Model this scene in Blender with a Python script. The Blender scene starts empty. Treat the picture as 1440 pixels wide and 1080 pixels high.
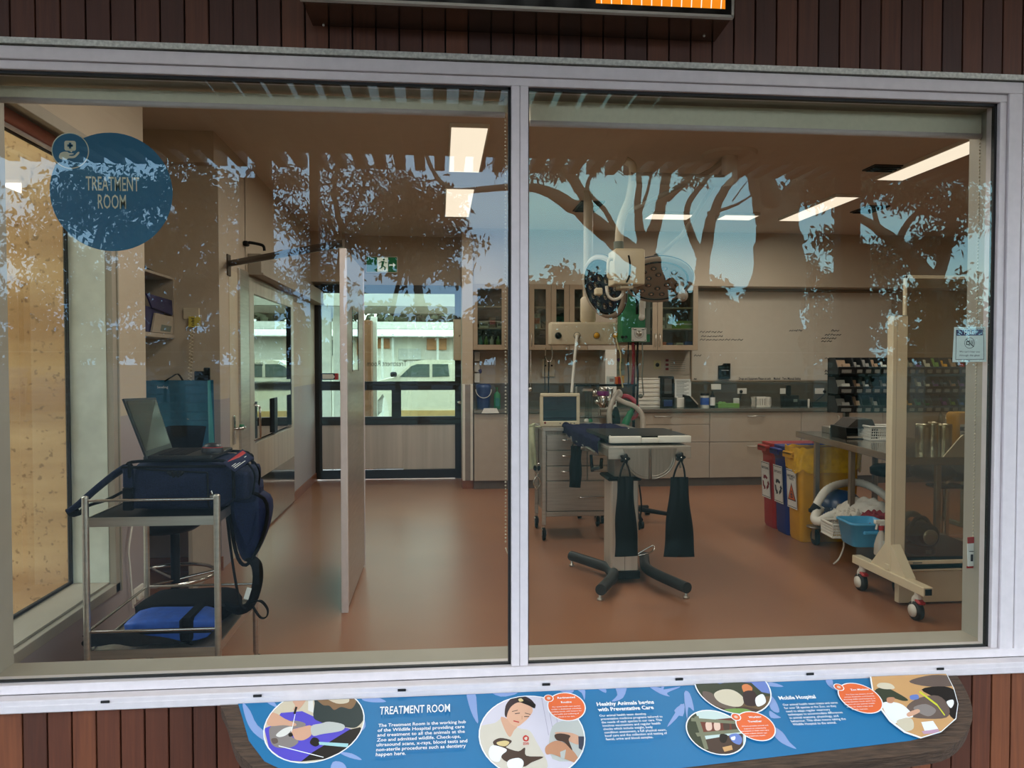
import bpy, bmesh, math, random
from mathutils import Matrix, Vector
random.seed(7)
PI = math.pi
scene = bpy.context.scene
COL = scene.collection

# ------------------------------------------------------------------ survey of the place (metres)
# x runs along the window, y into the room (glass at y=0), z up from the room's floor.
FPX, CX, CY = 1082.0, 720.0, 540.0
YAW, PITCH = math.atan(102 / FPX), math.atan(30 / FPX)
CAM = Vector((0, -2.5, 1.5))
def ray(u, v):
    a = (u - CX) / FPX; b = -(v - CY) / FPX
    y = math.cos(PITCH) + b * math.sin(PITCH); z = -math.sin(PITCH) + b * math.cos(PITCH)
    return Vector((a * math.cos(YAW) + y * math.sin(YAW), -a * math.sin(YAW) + y * math.cos(YAW), z))
def at(u, v, y):
    d = ray(u, v); return CAM + d * ((y - CAM.y) / d.y)
def az(u, v, z):
    d = ray(u, v); return CAM + d * ((z - CAM.z) / d.z)
def ax(u, v, x):
    d = ray(u, v); return CAM + d * ((x - CAM.x) / d.x)
def on_plane(u, v, o, n):
    d = ray(u, v); return CAM + d * ((o - CAM).dot(n) / d.dot(n))

# ------------------------------------------------------------------ materials
def lin(h):
    r = [int(h[i:i+2], 16) / 255 for i in (0, 2, 4)]
    return tuple(x / 12.92 if x <= .04045 else ((x + .055) / 1.055) ** 2.4 for x in r) + (1,)
MATS = {}
def pm(name, col, rough=.5, metal=0., var=.08, scale=12, bump=0., emit=0., stretch=None, spec=.5, col2=None, detail=3):
    """procedural material: base colour broken up by noise, optional bump"""
    if name in MATS: return MATS[name]
    m = bpy.data.materials.new(name); m.use_nodes = True
    nt = m.node_tree; N = nt.nodes; L = nt.links; b = N['Principled BSDF']
    tc = N.new('ShaderNodeTexCoord'); mp = N.new('ShaderNodeMapping'); nz = N.new('ShaderNodeTexNoise')
    if stretch: mp.inputs['Scale'].default_value = stretch
    nz.inputs['Scale'].default_value = scale; nz.inputs['Detail'].default_value = detail
    L.new(tc.outputs['Object'], mp.inputs['Vector']); L.new(mp.outputs['Vector'], nz.inputs['Vector'])
    c = lin(col) if isinstance(col, str) else col
    rp = N.new('ShaderNodeValToRGB'); e = rp.color_ramp.elements
    e[0].position, e[1].position = .3, .7
    if col2:
        e[0].color, e[1].color = c, lin(col2)
    else:
        e[0].color = tuple(x * (1 - var) for x in c[:3]) + (1,); e[1].color = tuple(min(1, x * (1 + var)) for x in c[:3]) + (1,)
    L.new(nz.outputs['Fac'], rp.inputs['Fac']); L.new(rp.outputs['Color'], b.inputs['Base Color'])
    b.inputs['Roughness'].default_value = rough; b.inputs['Metallic'].default_value = metal
    b.inputs['Specular IOR Level'].default_value = spec
    if bump:
        bp = N.new('ShaderNodeBump'); bp.inputs['Strength'].default_value = bump; bp.inputs['Distance'].default_value = .01
        L.new(nz.outputs['Fac'], bp.inputs['Height']); L.new(bp.outputs['Normal'], b.inputs['Normal'])
    if emit:
        L.new(rp.outputs['Color'], b.inputs['Emission Color']); b.inputs['Emission Strength'].default_value = emit
    MATS[name] = m; return m
def glass(name, tint, r0, rough=0., coat=(1, 1, 1, 1)):
    """one thin sheet: clear transmission plus a mirror share that grows towards grazing"""
    m = bpy.data.materials.new(name); m.use_nodes = True
    nt = m.node_tree; N = nt.nodes; L = nt.links; N.remove(N['Principled BSDF'])
    lw = N.new('ShaderNodeLayerWeight'); lw.inputs['Blend'].default_value = .5
    p = N.new('ShaderNodeMath'); p.operation = 'POWER'; p.inputs[1].default_value = 5
    q = N.new('ShaderNodeMath'); q.operation = 'MULTIPLY_ADD'; q.inputs[1].default_value = 1 - r0; q.inputs[2].default_value = r0
    L.new(lw.outputs['Facing'], p.inputs[0]); L.new(p.outputs[0], q.inputs[0])
    nz = N.new('ShaderNodeTexNoise'); nz.inputs['Scale'].default_value = .8
    mx = N.new('ShaderNodeMixRGB'); t = lin(tint); mx.inputs[1].default_value = t; mx.inputs[2].default_value = tuple(x * .97 for x in t[:3]) + (1,)
    tr = N.new('ShaderNodeBsdfTransparent'); gl = N.new('ShaderNodeBsdfGlossy'); gl.inputs['Roughness'].default_value = rough; gl.inputs['Color'].default_value = coat
    ms = N.new('ShaderNodeMixShader')
    L.new(nz.outputs['Fac'], mx.inputs[0]); L.new(mx.outputs[0], tr.inputs['Color'])
    L.new(q.outputs[0], ms.inputs[0]); L.new(tr.outputs[0], ms.inputs[1]); L.new(gl.outputs[0], ms.inputs[2])
    L.new(ms.outputs[0], N['Material Output'].inputs['Surface'])
    MATS[name] = m; return m
def emis(name, col, k):
    m = bpy.data.materials.new(name); m.use_nodes = True
    nt = m.node_tree; N = nt.nodes; L = nt.links; N.remove(N['Principled BSDF'])
    e = N.new('ShaderNodeEmission'); nz = N.new('ShaderNodeTexNoise'); nz.inputs['Scale'].default_value = 3
    mx = N.new('ShaderNodeMixRGB'); c = lin(col); mx.inputs[1].default_value = c; mx.inputs[2].default_value = tuple(x * .95 for x in c[:3]) + (1,)
    L.new(nz.outputs['Fac'], mx.inputs[0]); L.new(mx.outputs[0], e.inputs['Color']); e.inputs['Strength'].default_value = k
    L.new(e.outputs[0], N['Material Output'].inputs['Surface']); MATS[name] = m; return m

# ------------------------------------------------------------------ mesh builder (world coordinates unless told otherwise)
WM = {}
class M:
    def __init__(s, T=None):
        s.v = []; s.f = []; s.mi = []; s.sm = []; s.T = T
    def add(s, vs, fs, mi=0, smooth=False):
        k = len(s.v)
        for p in vs:
            p = Vector(p); s.v.append(s.T @ p if s.T is not None else p)
        for f in fs:
            s.f.append([k + i for i in f]); s.mi.append(mi); s.sm.append(smooth)
        return s
    def box(s, x0, x1, y0, y1, z0, z1, mi=0, bev=0., R=None, seg=1):
        """box from corners; R = optional matrix applied about its centre"""
        c = Vector(((x0+x1)/2, (y0+y1)/2, (z0+z1)/2)); h = Vector((abs(x1-x0)/2, abs(y1-y0)/2, abs(z1-z0)/2))
        if bev <= 0:
            vs = [Vector((sx*h.x, sy*h.y, sz*h.z)) for sx in (-1, 1) for sy in (-1, 1) for sz in (-1, 1)]
            fs = [(0,1,3,2), (4,6,7,5), (0,4,5,1), (2,3,7,6), (0,2,6,4), (1,5,7,3)]
            sm = False
        else:
            bev = min(bev, min(h) * .95)
            bm = bmesh.new(); bmesh.ops.create_cube(bm, size=1)
            for w in bm.verts: w.co = Vector((w.co.x*2*h.x, w.co.y*2*h.y, w.co.z*2*h.z))
            bmesh.ops.bevel(bm, geom=bm.edges[:], offset=bev, segments=seg, profile=.6, affect='EDGES')
            bm.verts.index_update(); vs = [w.co.copy() for w in bm.verts]; fs = [[w.index for w in f.verts] for f in bm.faces]; bm.free()
            sm = seg > 1
        if R is not None: vs = [R @ p for p in vs]
        return s.add([c + p for p in vs], fs, mi, sm)
    def rings(s, rings, mi=0, smooth=True, closed=False, caps=True):
        n = len(rings[0]); vs = [p for r in rings for p in r]; fs = []
        m = len(rings)
        for i in range(m if closed else m - 1):
            j = (i + 1) % m
            for k in range(n):
                l = (k + 1) % n; fs.append((i*n+k, i*n+l, j*n+l, j*n+k))
        s.add(vs, fs, mi, smooth)
        if caps and not closed:
            s.add(rings[0], [list(range(n))[::-1]], mi); s.add(rings[-1], [list(range(n))], mi)
        return s
    def tube(s, pts, r, seg=8, mi=0, closed=False, caps=True, flat=None):
        """tube along a path; r number or list; flat=(w,h) gives a strap with section w x h, h along the world-up-ish normal"""
        P = [Vector(p) for p in pts]; n = len(P); R = r if isinstance(r, (list, tuple)) else [r] * n
        out = []; up = None
        for i in range(n):
            a = P[(i-1) % n] if closed or i else P[0]; b = P[(i+1) % n] if closed or i < n-1 else P[-1]
            t = (b - a).normalized() if (b - a).length > 1e-9 else Vector((0, 0, 1))
            if up is None:
                up = Vector((0, 0, 1)) if abs(t.z) < .9 else Vector((1, 0, 0))
            u = (up - t * up.dot(t))
            if u.length < 1e-4: u = t.orthogonal()
            u.normalize(); w = t.cross(u); up = u
            if flat: out.append([P[i] + w*(flat[0]/2*math.copysign(abs(math.cos(q))**.4, math.cos(q))) + u*(flat[1]/2*math.copysign(abs(math.sin(q))**.4, math.sin(q))) for q in [2*PI*k/seg + PI/seg for k in range(seg)]])
            else: out.append([P[i] + (w*math.cos(2*PI*k/seg) + u*math.sin(2*PI*k/seg)) * R[i] for k in range(seg)])
        return s.rings(out, mi, True, closed, caps)
    def cyl(s, a, b, r, r2=None, seg=16, mi=0, smooth=True):
        return s.tube([a, b], [r, r if r2 is None else r2], seg, mi) if smooth else s.tube([a, b], [r, r if r2 is None else r2], seg, mi)
    def lathe(s, prof, c=(0, 0, 0), axis='z', seg=24, mi=0, caps=True, sx=1., sy=1., R=None):
        c = Vector(c); rg = []
        for r, h in prof:
            ring = []
            for k in range(seg):
                q = 2*PI*k/seg; x, y = r*math.cos(q)*sx, r*math.sin(q)*sy
                p = Vector((x, y, h)) if axis == 'z' else (Vector((h, x, y)) if axis == 'x' else Vector((y, h, x)))
                if R is not None: p = R @ p
                ring.append(c + p)
            rg.append(ring)
        return s.rings(rg, mi, True, False, caps)
    def ball(s, c, r, seg=14, mi=0, sx=1., sy=1., sz=1., R=None):
        n = max(6, seg // 2); pr = [(math.sin(PI*i/n) * r, -math.cos(PI*i/n) * r * sz) for i in range(n + 1)]
        pr[0] = (1e-4, pr[0][1]); pr[-1] = (1e-4, pr[-1][1])
        return s.lathe(pr, c, 'z', seg, mi, True, sx, sy, R)
    def prism(s, poly, o, ex, ey, d, mi=0, smooth=False):
        """polygon (2D list) in plane o+ex*a+ey*b, extruded by vector d"""
        o, ex, ey, d = Vector(o), Vector(ex), Vector(ey), Vector(d); n = len(poly)
        A = [o + ex*a + ey*b for a, b in poly]; B = [p + d for p in A]
        s.add(A + B, [(i, (i+1) % n, n + (i+1) % n, n + i) for i in range(n)], mi, smooth)
        s.add(A, [list(range(n))[::-1]], mi); s.add(B, [list(range(n))], mi); return s
    def poly(s, pts, mi=0):
        return s.add(pts, [list(range(len(pts)))], mi)
    def grid(s, fn, nu, nv, mi=0, smooth=True):
        vs = [fn(i/nu, j/nv) for j in range(nv+1) for i in range(nu+1)]; w = nu + 1
        return s.add(vs, [(j*w+i, j*w+i+1, (j+1)*w+i+1, (j+1)*w+i) for j in range(nv) for i in range(nu)], mi, smooth)
    def text(s, body, o, ex, ey, mi=0, size=None, width=None, align='L', bold=0., spacing=1.):
        """flat lettering; size = cap height-ish in metres, width = fit to this width"""
        cu = bpy.data.curves.new('lettering', 'FONT'); cu.body = body; cu.size = 1; cu.offset = bold; cu.resolution_u = 2; cu.space_character = spacing
        ob = bpy.data.objects.new('lettering', cu); me = bpy.data.meshes.new_from_object(ob)
        vs = [(p.co.x, p.co.y) for p in me.vertices]; fs = [list(f.vertices) for f in me.polygons]
        bpy.data.objects.remove(ob); bpy.data.curves.remove(cu); bpy.data.meshes.remove(me)
        if not vs: return s
        x0 = min(v[0] for v in vs); x1 = max(v[0] for v in vs)
        ky = size if size else 1; kx = (width / (x1 - x0)) if width else ky
        if not size: ky = kx
        off = {'L': -x0, 'C': -(x0+x1)/2, 'R': -x1}[align]
        o, ex, ey = Vector(o), Vector(ex), Vector(ey)
        return s.add([o + ex*((a+off)*kx) + ey*(b*ky) for a, b in vs], fs, mi)
    def obj(s, name, mats, parent=None, local=False, merge=False):
        me = bpy.data.meshes.new(name)
        V = s.v
        if parent is not None and not local:
            inv = WM[parent.name].inverted(); V = [inv @ p for p in V]
        me.from_pydata([tuple(p) for p in V], [], s.f)
        for m in (mats if isinstance(mats, (list, tuple)) else [mats]): me.materials.append(MATS[m] if isinstance(m, str) else m)
        me.polygons.foreach_set('material_index', s.mi); me.polygons.foreach_set('use_smooth', s.sm)
        bm = bmesh.new(); bm.from_mesh(me)
        if merge: bmesh.ops.remove_doubles(bm, verts=bm.verts, dist=1e-5)
        bmesh.ops.recalc_face_normals(bm, faces=bm.faces) if merge else None
        bm.to_mesh(me); bm.free(); me.update()
        o = bpy.data.objects.new(name, me); COL.objects.link(o)
        if parent is not None: o.parent = parent; WM[o.name] = WM[parent.name]
        else: WM[o.name] = Matrix()
        return o
def tag(o, label=None, cat=None, group=None, kind=None):
    if label: o['label'] = label
    if cat: o['category'] = cat
    if group: o['group'] = group
    if kind: o['kind'] = kind
    return o
def thing(name, label, cat, loc=(0, 0, 0), rotz=0., group=None, kind=None):
    o = bpy.data.objects.new(name, None); o.empty_display_size = .05; COL.objects.link(o)
    o.location = loc; o.rotation_euler = (0, 0, rotz)
    WM[o.name] = Matrix.Translation(Vector(loc)) @ Matrix.Rotation(rotz, 4, 'Z')
    return tag(o, label, cat, group, kind)
def solo(name, m, mats, label, cat, group=None, base=None, merge=False):
    """a thing that is a single mesh; origin put at its base"""
    if base is None:
        base = Vector((sum(p.x for p in m.v)/len(m.v), sum(p.y for p in m.v)/len(m.v), min(p.z for p in m.v)))
    base = Vector(base); m.v = [p - base for p in m.v]
    o = m.obj(name, mats, merge=merge); o.location = base; WM[o.name] = Matrix.Translation(base)
    return tag(o, label, cat, group)
def dup(root, loc, rotz=None, label=None, group=None):
    r = root.copy(); COL.objects.link(r); r.location = loc
    if rotz is not None: r.rotation_euler = (0, 0, rotz)
    if label: r['label'] = label
    if group: r['group'] = group
    WM[r.name] = Matrix.Translation(Vector(loc)) @ Matrix.Rotation(r.rotation_euler.z, 4, 'Z')
    for ch in list(root.children):
        c = ch.copy(); COL.objects.link(c); c.parent = r
        for g in list(ch.children):
            d = g.copy(); COL.objects.link(d); d.parent = c
    return r
def struct(name, m, mats, parent=None):
    o = m.obj(name, mats, parent)
    if parent is None: o['kind'] = 'structure'
    return o
def smooth_path(pts, n=6, closed=False):
    P = [Vector(p) for p in pts]; out = []; k = len(P)
    for i in range(k if closed else k - 1):
        p0 = P[(i-1) % k] if closed or i > 0 else P[0]; p1 = P[i]; p2 = P[(i+1) % k]; p3 = P[(i+2) % k] if closed or i + 2 < k else P[-1]
        for j in range(n):
            t = j / n
            out.append(.5 * ((2*p1) + (p2-p0)*t + (2*p0-5*p1+4*p2-p3)*t*t + (3*p1-p0-3*p2+p3)*t**3))
    if not closed: out.append(P[-1])
    return out
def rrect(w, h, r, n=5, cx=0., cy=0.):
    pts = []
    for sx, sy, a in ((1, 1, 0), (-1, 1, PI/2), (-1, -1, PI), (1, -1, 1.5*PI)):
        for i in range(n + 1):
            q = a + PI/2*i/n; pts.append((cx + sx*(w/2 - r) + r*math.cos(q), cy + sy*(h/2 - r) + r*math.sin(q)))
    return pts
def Rz(a): return Matrix.Rotation(a, 3, 'Z')
def Rx(a): return Matrix.Rotation(a, 3, 'X')
def Ry(a): return Matrix.Rotation(a, 3, 'Y')
ORD = ['first', 'second', 'third', 'fourth', 'fifth', 'sixth', 'seventh', 'eighth', 'ninth', 'tenth', 'eleventh', 'twelfth']

# ------------------------------------------------------------------ palette
pm('wood_above', '4a2a22', .55, var=.35, scale=9, stretch=(6, 6, .5), bump=.15)
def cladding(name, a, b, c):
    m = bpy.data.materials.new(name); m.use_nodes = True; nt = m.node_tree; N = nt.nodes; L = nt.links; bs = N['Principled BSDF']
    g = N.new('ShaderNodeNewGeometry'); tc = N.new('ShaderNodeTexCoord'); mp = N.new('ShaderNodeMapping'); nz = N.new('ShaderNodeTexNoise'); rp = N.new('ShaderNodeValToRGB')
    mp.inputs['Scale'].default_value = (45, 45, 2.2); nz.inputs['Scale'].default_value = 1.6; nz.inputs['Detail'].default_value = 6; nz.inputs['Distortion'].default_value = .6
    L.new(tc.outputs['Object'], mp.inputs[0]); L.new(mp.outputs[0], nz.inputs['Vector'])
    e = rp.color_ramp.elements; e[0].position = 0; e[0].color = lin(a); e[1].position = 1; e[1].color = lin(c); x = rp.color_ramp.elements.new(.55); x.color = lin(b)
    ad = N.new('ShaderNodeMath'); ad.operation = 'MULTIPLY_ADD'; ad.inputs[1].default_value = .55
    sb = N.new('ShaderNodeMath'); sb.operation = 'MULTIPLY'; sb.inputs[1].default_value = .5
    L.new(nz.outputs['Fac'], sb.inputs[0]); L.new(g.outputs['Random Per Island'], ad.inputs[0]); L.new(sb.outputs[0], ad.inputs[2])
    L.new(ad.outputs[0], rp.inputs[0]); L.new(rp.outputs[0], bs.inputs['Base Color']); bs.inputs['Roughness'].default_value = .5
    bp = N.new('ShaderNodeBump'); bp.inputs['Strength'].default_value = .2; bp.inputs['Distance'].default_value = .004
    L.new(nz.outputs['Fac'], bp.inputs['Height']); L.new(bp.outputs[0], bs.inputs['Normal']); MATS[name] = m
cladding('cladding', '361c12', '613320', '925431'); cladding('cladding_shaded', '2b140e', '4c281a', '704026')  # second set is for the upper boards: overhang shade put into the colours
pm('alu', 'ded4d4', .42, .0, var=.04, scale=30)
pm('alu_line', '5a5250', .6)
pm('galv', 'a9a79e', .5, .35, scale=90, col2='d8d6cc', detail=4)
pm('black', '0b0b0b', .5, spec=.15)
pm('blackplastic', '0e0f0f', .45, var=.15, spec=.16)
pm('gasket', '0b0b0a', .6)
pm('reveal', 'a79f90', .55, var=.03)
pm('steel', 'c9c3b8', .3, .85, var=.1, scale=4, stretch=(1, 1, 14)); pm('steel_panel', 'cfc6b8', .38, .55, var=.14, scale=2.2, stretch=(5, 5, .15))
pm('steel_dark', 'a29a8e', .32, .8, var=.12, scale=5, stretch=(14, 1, 1))
pm('steel_mirror', 'c6c2b8', .1, 1., var=.05)
pm('chrome', 'd4d2cc', .12, 1., var=.04)
pm('white', 'e4e0d4', .45, var=.03)
pm('paper', 'e9eae4', .6, var=.03)
pm('cream', 'ded0b0', .4, var=.03)
pm('beige', 'cdbfa4', .45, var=.04)
pm('cab', 'b3a695', .45, var=.03)
pm('cab_frame', 'a08c74', .45, var=.04)
pm('navy', '1a223c', .8, var=.3, scale=160, bump=.2, spec=.15)
pm('navy2', '101c40', .7, var=.25, scale=120, bump=.2, spec=.2)
pm('blackcloth', '0d0e0e', .85, var=.25, scale=200, bump=.25, spec=.08)
pm('leatherette', '0c0d0d', .5, var=.2, scale=150, bump=.15, spec=.12)
pm('purpletowel', '1d1838', .95, var=.3, scale=180, bump=.6, spec=.1)
pm('red', 'a81c1c', .45, var=.06)
pm('darkred', '7d1522', .85, var=.15, scale=60, bump=.3)
pm('blue', '17267a', .45, var=.06)
pm('yellow', 'd99f16', .45, var=.06)
pm('yellowbag', 'eebb2a', .25, var=.12, scale=25, bump=.5)
pm('green', '1c7a4c', .45, var=.05)
pm('teal', '0d5d7c', .7, var=.12, scale=40)
pm('orange', 'e8703a', .6, var=.03)
SKY = 7.8      # sky brightness
PANEL = 78.0   # watts per square metre of ceiling diffuser
# ================================================================== CAMERA, SKY, LIGHT
cam = bpy.data.cameras.new('camera'); co = bpy.data.objects.new('camera', cam); COL.objects.link(co)
cam.sensor_width = 36; cam.lens = FPX / 1440 * 36; cam.clip_start = .05; cam.clip_end = 500
co.location = CAM; co.rotation_euler = (PI/2 - PITCH, 0, -YAW); scene.camera = co
w = bpy.data.worlds.new('sky'); scene.world = w; w.use_nodes = True
nt = w.node_tree; N = nt.nodes; L = nt.links; bg = N['Background']
tc = N.new('ShaderNodeTexCoord'); mp = N.new('ShaderNodeMapping'); mp.inputs['Scale'].default_value = (1, 1, 4.5)
nz = N.new('ShaderNodeTexNoise'); nz.inputs['Scale'].default_value = 1.7; nz.inputs['Detail'].default_value = 5; nz.inputs['Roughness'].default_value = .55
rp = N.new('ShaderNodeValToRGB'); e = rp.color_ramp.elements; e[0].position = .36; e[1].position = .72
e[0].color = (.40, .56, .74, 1); e[1].color = (.92, .93, .92, 1)
L.new(tc.outputs['Generated'], mp.inputs[0]); L.new(mp.outputs[0], nz.inputs['Vector']); L.new(nz.outputs['Fac'], rp.inputs[0])
L.new(rp.outputs[0], bg.inputs['Color']); bg.inputs['Strength'].default_value = SKY
scene.view_settings.view_transform = 'Standard'; scene.view_settings.look = 'None'; scene.view_settings.exposure = 0
scene.cycles.max_bounces = 8; scene.cycles.transparent_max_bounces = 12; scene.cycles.caustics_reflective = False; scene.cycles.caustics_refractive = False
scene.cycles.sample_clamp_indirect = 6

glass('window_glass', 'e6e8e2', .05, 0, (.55, .82, 1.0, 1)); glass('window_glass_right', 'e6e8e2', .05, 0, (.52, .95, .97, 1))
glass('shield_glass', 'd6d2b8', .20)
glass('door_glass', 'c9ddc8', .08)
glass('leaf_glass', '3a3f3c', .55)
glass('cabinet_glass', 'b9c2b4', .10)
glass('clear_plastic', 'dfe4e2', .06)

# ================================================================== ROOM SHELL
CEIL, WL, WB, WR = 3.12, -1.57, 7.15, 7.25
def wallmat(name, upper, lower, zsplit):
    m = bpy.data.materials.new(name); m.use_nodes = True; nt = m.node_tree; N = nt.nodes; L = nt.links; b = N['Principled BSDF']
    tc = N.new('ShaderNodeTexCoord'); sp = N.new('ShaderNodeSeparateXYZ'); gt = N.new('ShaderNodeMath'); gt.operation = 'GREATER_THAN'; gt.inputs[1].default_value = zsplit
    nz = N.new('ShaderNodeTexNoise'); nz.inputs['Scale'].default_value = 3; mx = N.new('ShaderNodeMixRGB'); mm = N.new('ShaderNodeMixRGB'); mm.blend_type = 'MULTIPLY'; mm.inputs[0].default_value = .12
    mx.inputs[1].default_value = lin(lower); mx.inputs[2].default_value = lin(upper)
    L.new(tc.outputs['Object'], sp.inputs[0]); L.new(sp.outputs['Z'], gt.inputs[0]); L.new(gt.outputs[0], mx.inputs[0])
    L.new(tc.outputs['Object'], nz.inputs['Vector']); L.new(mx.outputs[0], mm.inputs[1]); L.new(nz.outputs['Fac'], mm.inputs[2]); L.new(mm.outputs[0], b.inputs['Base Color'])
    b.inputs['Roughness'].default_value = .55; MATS[name] = m
wallmat('wall_paint', 'c8b8a2', 'aca2a2', 1.235)
pm('ceiling_paint', 'd2c6b8', .8, var=.02)
def floormat():
    m = bpy.data.materials.new('vinyl_floor'); m.use_nodes = True; nt = m.node_tree; N = nt.nodes; L = nt.links; b = N['Principled BSDF']
    tc = N.new('ShaderNodeTexCoord'); n1 = N.new('ShaderNodeTexNoise'); n1.inputs['Scale'].default_value = 1.3; n1.inputs['Detail'].default_value = 4
    n2 = N.new('ShaderNodeTexNoise'); n2.inputs['Scale'].default_value = 220
    ad = N.new('ShaderNodeMath'); ad.operation = 'MULTIPLY_ADD'; ad.inputs[1].default_value = .35; rp = N.new('ShaderNodeValToRGB'); e = rp.color_ramp.elements
    e[0].position = .42; e[0].color = lin('8c5f45'); e[1].position = .95; e[1].color = lin('9c6c4e')
    L.new(tc.outputs['Object'], n1.inputs['Vector']); L.new(tc.outputs['Object'], n2.inputs['Vector'])
    L.new(n2.outputs['Fac'], ad.inputs[0]); L.new(n1.outputs['Fac'], ad.inputs[2]); L.new(ad.outputs[0], rp.inputs[0]); L.new(rp.outputs[0], b.inputs['Base Color'])
    b.inputs['Roughness'].default_value = .33; b.inputs['Specular IOR Level'].default_value = .35; MATS['vinyl_floor'] = m
floormat()
pm('cove', '8a5434', .4, var=.05)
struct('floor', M().box(-2.2, WR, .14, 7.6, -.1, 0), 'vinyl_floor')
struct('ceiling', M().box(-2.3, WR + .1, .02, 7.7, CEIL, CEIL + .12), 'ceiling_paint')
# left wall: pier beside the side window, recess, wall of the sliding door
m = M()
m.box(WL - .2, WL, .14, .40, 0, CEIL); m.box(WL - .2, WL, .40, 1.43, 0, .405); m.box(WL - .2, WL, .40, 1.43, 2.50, CEIL)
m.box(WL - .2, WL, 1.43, 1.80, 0, CEIL)                      # pier
m.box(-2.2, WL - .2, 1.70, 1.80, 0, CEIL)                     # return of the recess
m.box(-2.3, -2.15, 1.68, 3.3, 0, CEIL); m.box(-2.3, WL, 3.2, 3.32, 0, CEIL)
m.box(WL - .12, WL, 3.32, 3.97, 2.2, CEIL); m.box(WL - .12, WL, 3.95, 7.5, 2.2, CEIL); m.box(WL - .12, WL, 5.90, 7.5, 0, 2.2)
m.box(WL - .12, WL, 3.32, 3.45, 0, 2.2)
struct('wall_left', m, 'wall_paint')
m = M()
m.box(.29, WR, WB, WB + .5, 0, CEIL); m.box(-1.7, .29, 7.5, 7.65, 2.42, CEIL); m.box(.27, .40, 6.75, WB, 0, CEIL)
wallmat('wall_plain', 'c4b49e', 'c4b49e', 1)
struct('wall_back', m, 'wall_plain')
struct('wall_right', M().box(WR, WR + .15, 0, 7.6, 0, CEIL), 'wall_plain')
struct('baseboard_left', M().box(WL, WL + .012, 5.9, 7.5, 0, .10).box(-2.15, WL + .012, 3.188, 3.2, 0, .10).box(WL, WL + .012, 1.43, 1.8, 0, .1).box(WL,WL+.012,.16,1.43,0,.1), 'cove')
struct('baseboard_back', M().box(.262, .41, 6.735, 6.75, 0, .1), 'cove')
# beam on the ceiling above the partition, seen as a faint change of tone
struct('trim_1', M().box(-2.15, WL, 3.1, 3.2, 2.9, CEIL).box(-1.57, -1.2, 7.2, 7.5, 2.5, CEIL), 'wall_paint')

# ------------------------------------------------------------------ front wall with timber cladding
X0, X1, ZB, ZT = -1.465, 2.07, .44, 2.455       # window opening in the front wall
m = M()
for x0_, x1_, z0_, z1_ in ((-3.0, X0, -.2, 3.3), (X1, WR + .2, -.2, 3.3), (X0, X1, -.2, ZB), (X0, X1, ZT, 3.3)):
    m.box(x0_, x1_, .004, .16, z0_, z1_, 3); m.box(x0_, x1_, 0, .004, z0_, z1_, 1)
p = .0728; x = -2.9 + .012
while x < 3.4:
    a, b = x, x + p - .005
    if b < X0 + .02 or a > X1 - .03: segs = [(-.15, 3.15)]
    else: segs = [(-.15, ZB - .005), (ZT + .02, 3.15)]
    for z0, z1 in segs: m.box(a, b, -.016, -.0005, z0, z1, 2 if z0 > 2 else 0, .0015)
    x += p
struct('wall_front', m, ['cladding', 'black', 'cladding_shaded', 'wall_plain'])
struct('trim_2', M().box(-2.2, 3.0, -.034, -.016, ZT + .004, ZT + .022), 'galv')

# ------------------------------------------------------------------ window_1: white aluminium frame, two fixed panes
win = thing('window_1', 'large white aluminium window of two panes looking into the treatment room', 'window', (0, 0, .44), kind='structure')
F = -.022
m = M()
zt, zb = 2.388, .507            # glass top / bottom
m.box(X0, 1.984, F - .004, .05, zt + .028, ZT, 0, .002); m.box(X0 + .05, 1.934, F + .004, .05, zt, zt + .0265, 0, .002)
m.box(X0, X1, F - .006, .05, .478, zb, 0, .002); m.box(1.9835, 1.986, F + .004, .05, zb, ZT, 1)
for a, b in ((X0, X0 + .052), (1.934, 1.9835), (1.986, X1)): m.box(a, b, F - .0045, .05, .478, ZT if a > 1.98 else zt + .0275, 0, .002)
m.box(1.908, 1.9325, F + .004, .05, zb, zt, 0, .002)
m.box(-1.412, -1.398, F + .004, .05, zb, zt, 0, .002)
m.box(.232, .2585, F, .05, zb, zt, 0, .002); m.box(.2600, .2865, F, .05, zb, zt, 0, .002); m.box(.2582, .2605, F + .004, .05, zb, zt, 1)
m.box(1.9325, 1.934, F + .01, .05, zb, zt, 1); m.box(X0 + .05, X1 - .05, F + .01, .05, zt + .0265, zt + .028, 1)
m.obj('frame', ['alu', 'alu_line'], win)
m = M()
m.box(X0, X1 + 1.0, -.075, F - .006, .452, .478, 0, .003); m.box(-2.2, X1 + 1.0, -.078, -.016, .440, .464, 0, .003)
m.obj('sill', ['alu'], win)
for u, v in ((148, 977), (362, 968), (565, 962), (768, 955), (955, 949), (1139, 942), (1322, 937)):
    q = at(u, v, -.0785); M().box(q.x - .013, q.x + .013, -.082, -.0785, .464, .472, 0, .001).obj('drainage_slot', ['gasket'], win)
for a, b, nm in ((-1.398, .232, 'left'), (.2865, 1.908, 'right')):
    M().poly([(a, 0, zb), (b, 0, zb), (b, 0, zt), (a, 0, zt)]).obj('glass_pane', ['window_glass' if nm == 'left' else 'window_glass_right'], win)
    g = M(); t = .009
    for q in ((a, b, zb, zb + t*.6), (a, b, zt - t, zt), (a, a + t*.5, zb, zt), (b - t, b, zb, zt)): g.box(q[0], q[1], -.003, .012, q[2], q[3])
    g.obj('gasket', ['gasket'], win)
m = M()   # painted lining of the deep reveal
m.box(X0, X1, .05, .165, .44, .505); m.box(X0, X1, .05, .165, zt + .004, 2.47); m.box(1.93, 2.02, .05, .165, .5, 2.4); m.box(X0 - .02, -1.405, .05, .165, .5, 2.4)
m.obj('reveal', ['reveal'], win)

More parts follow.
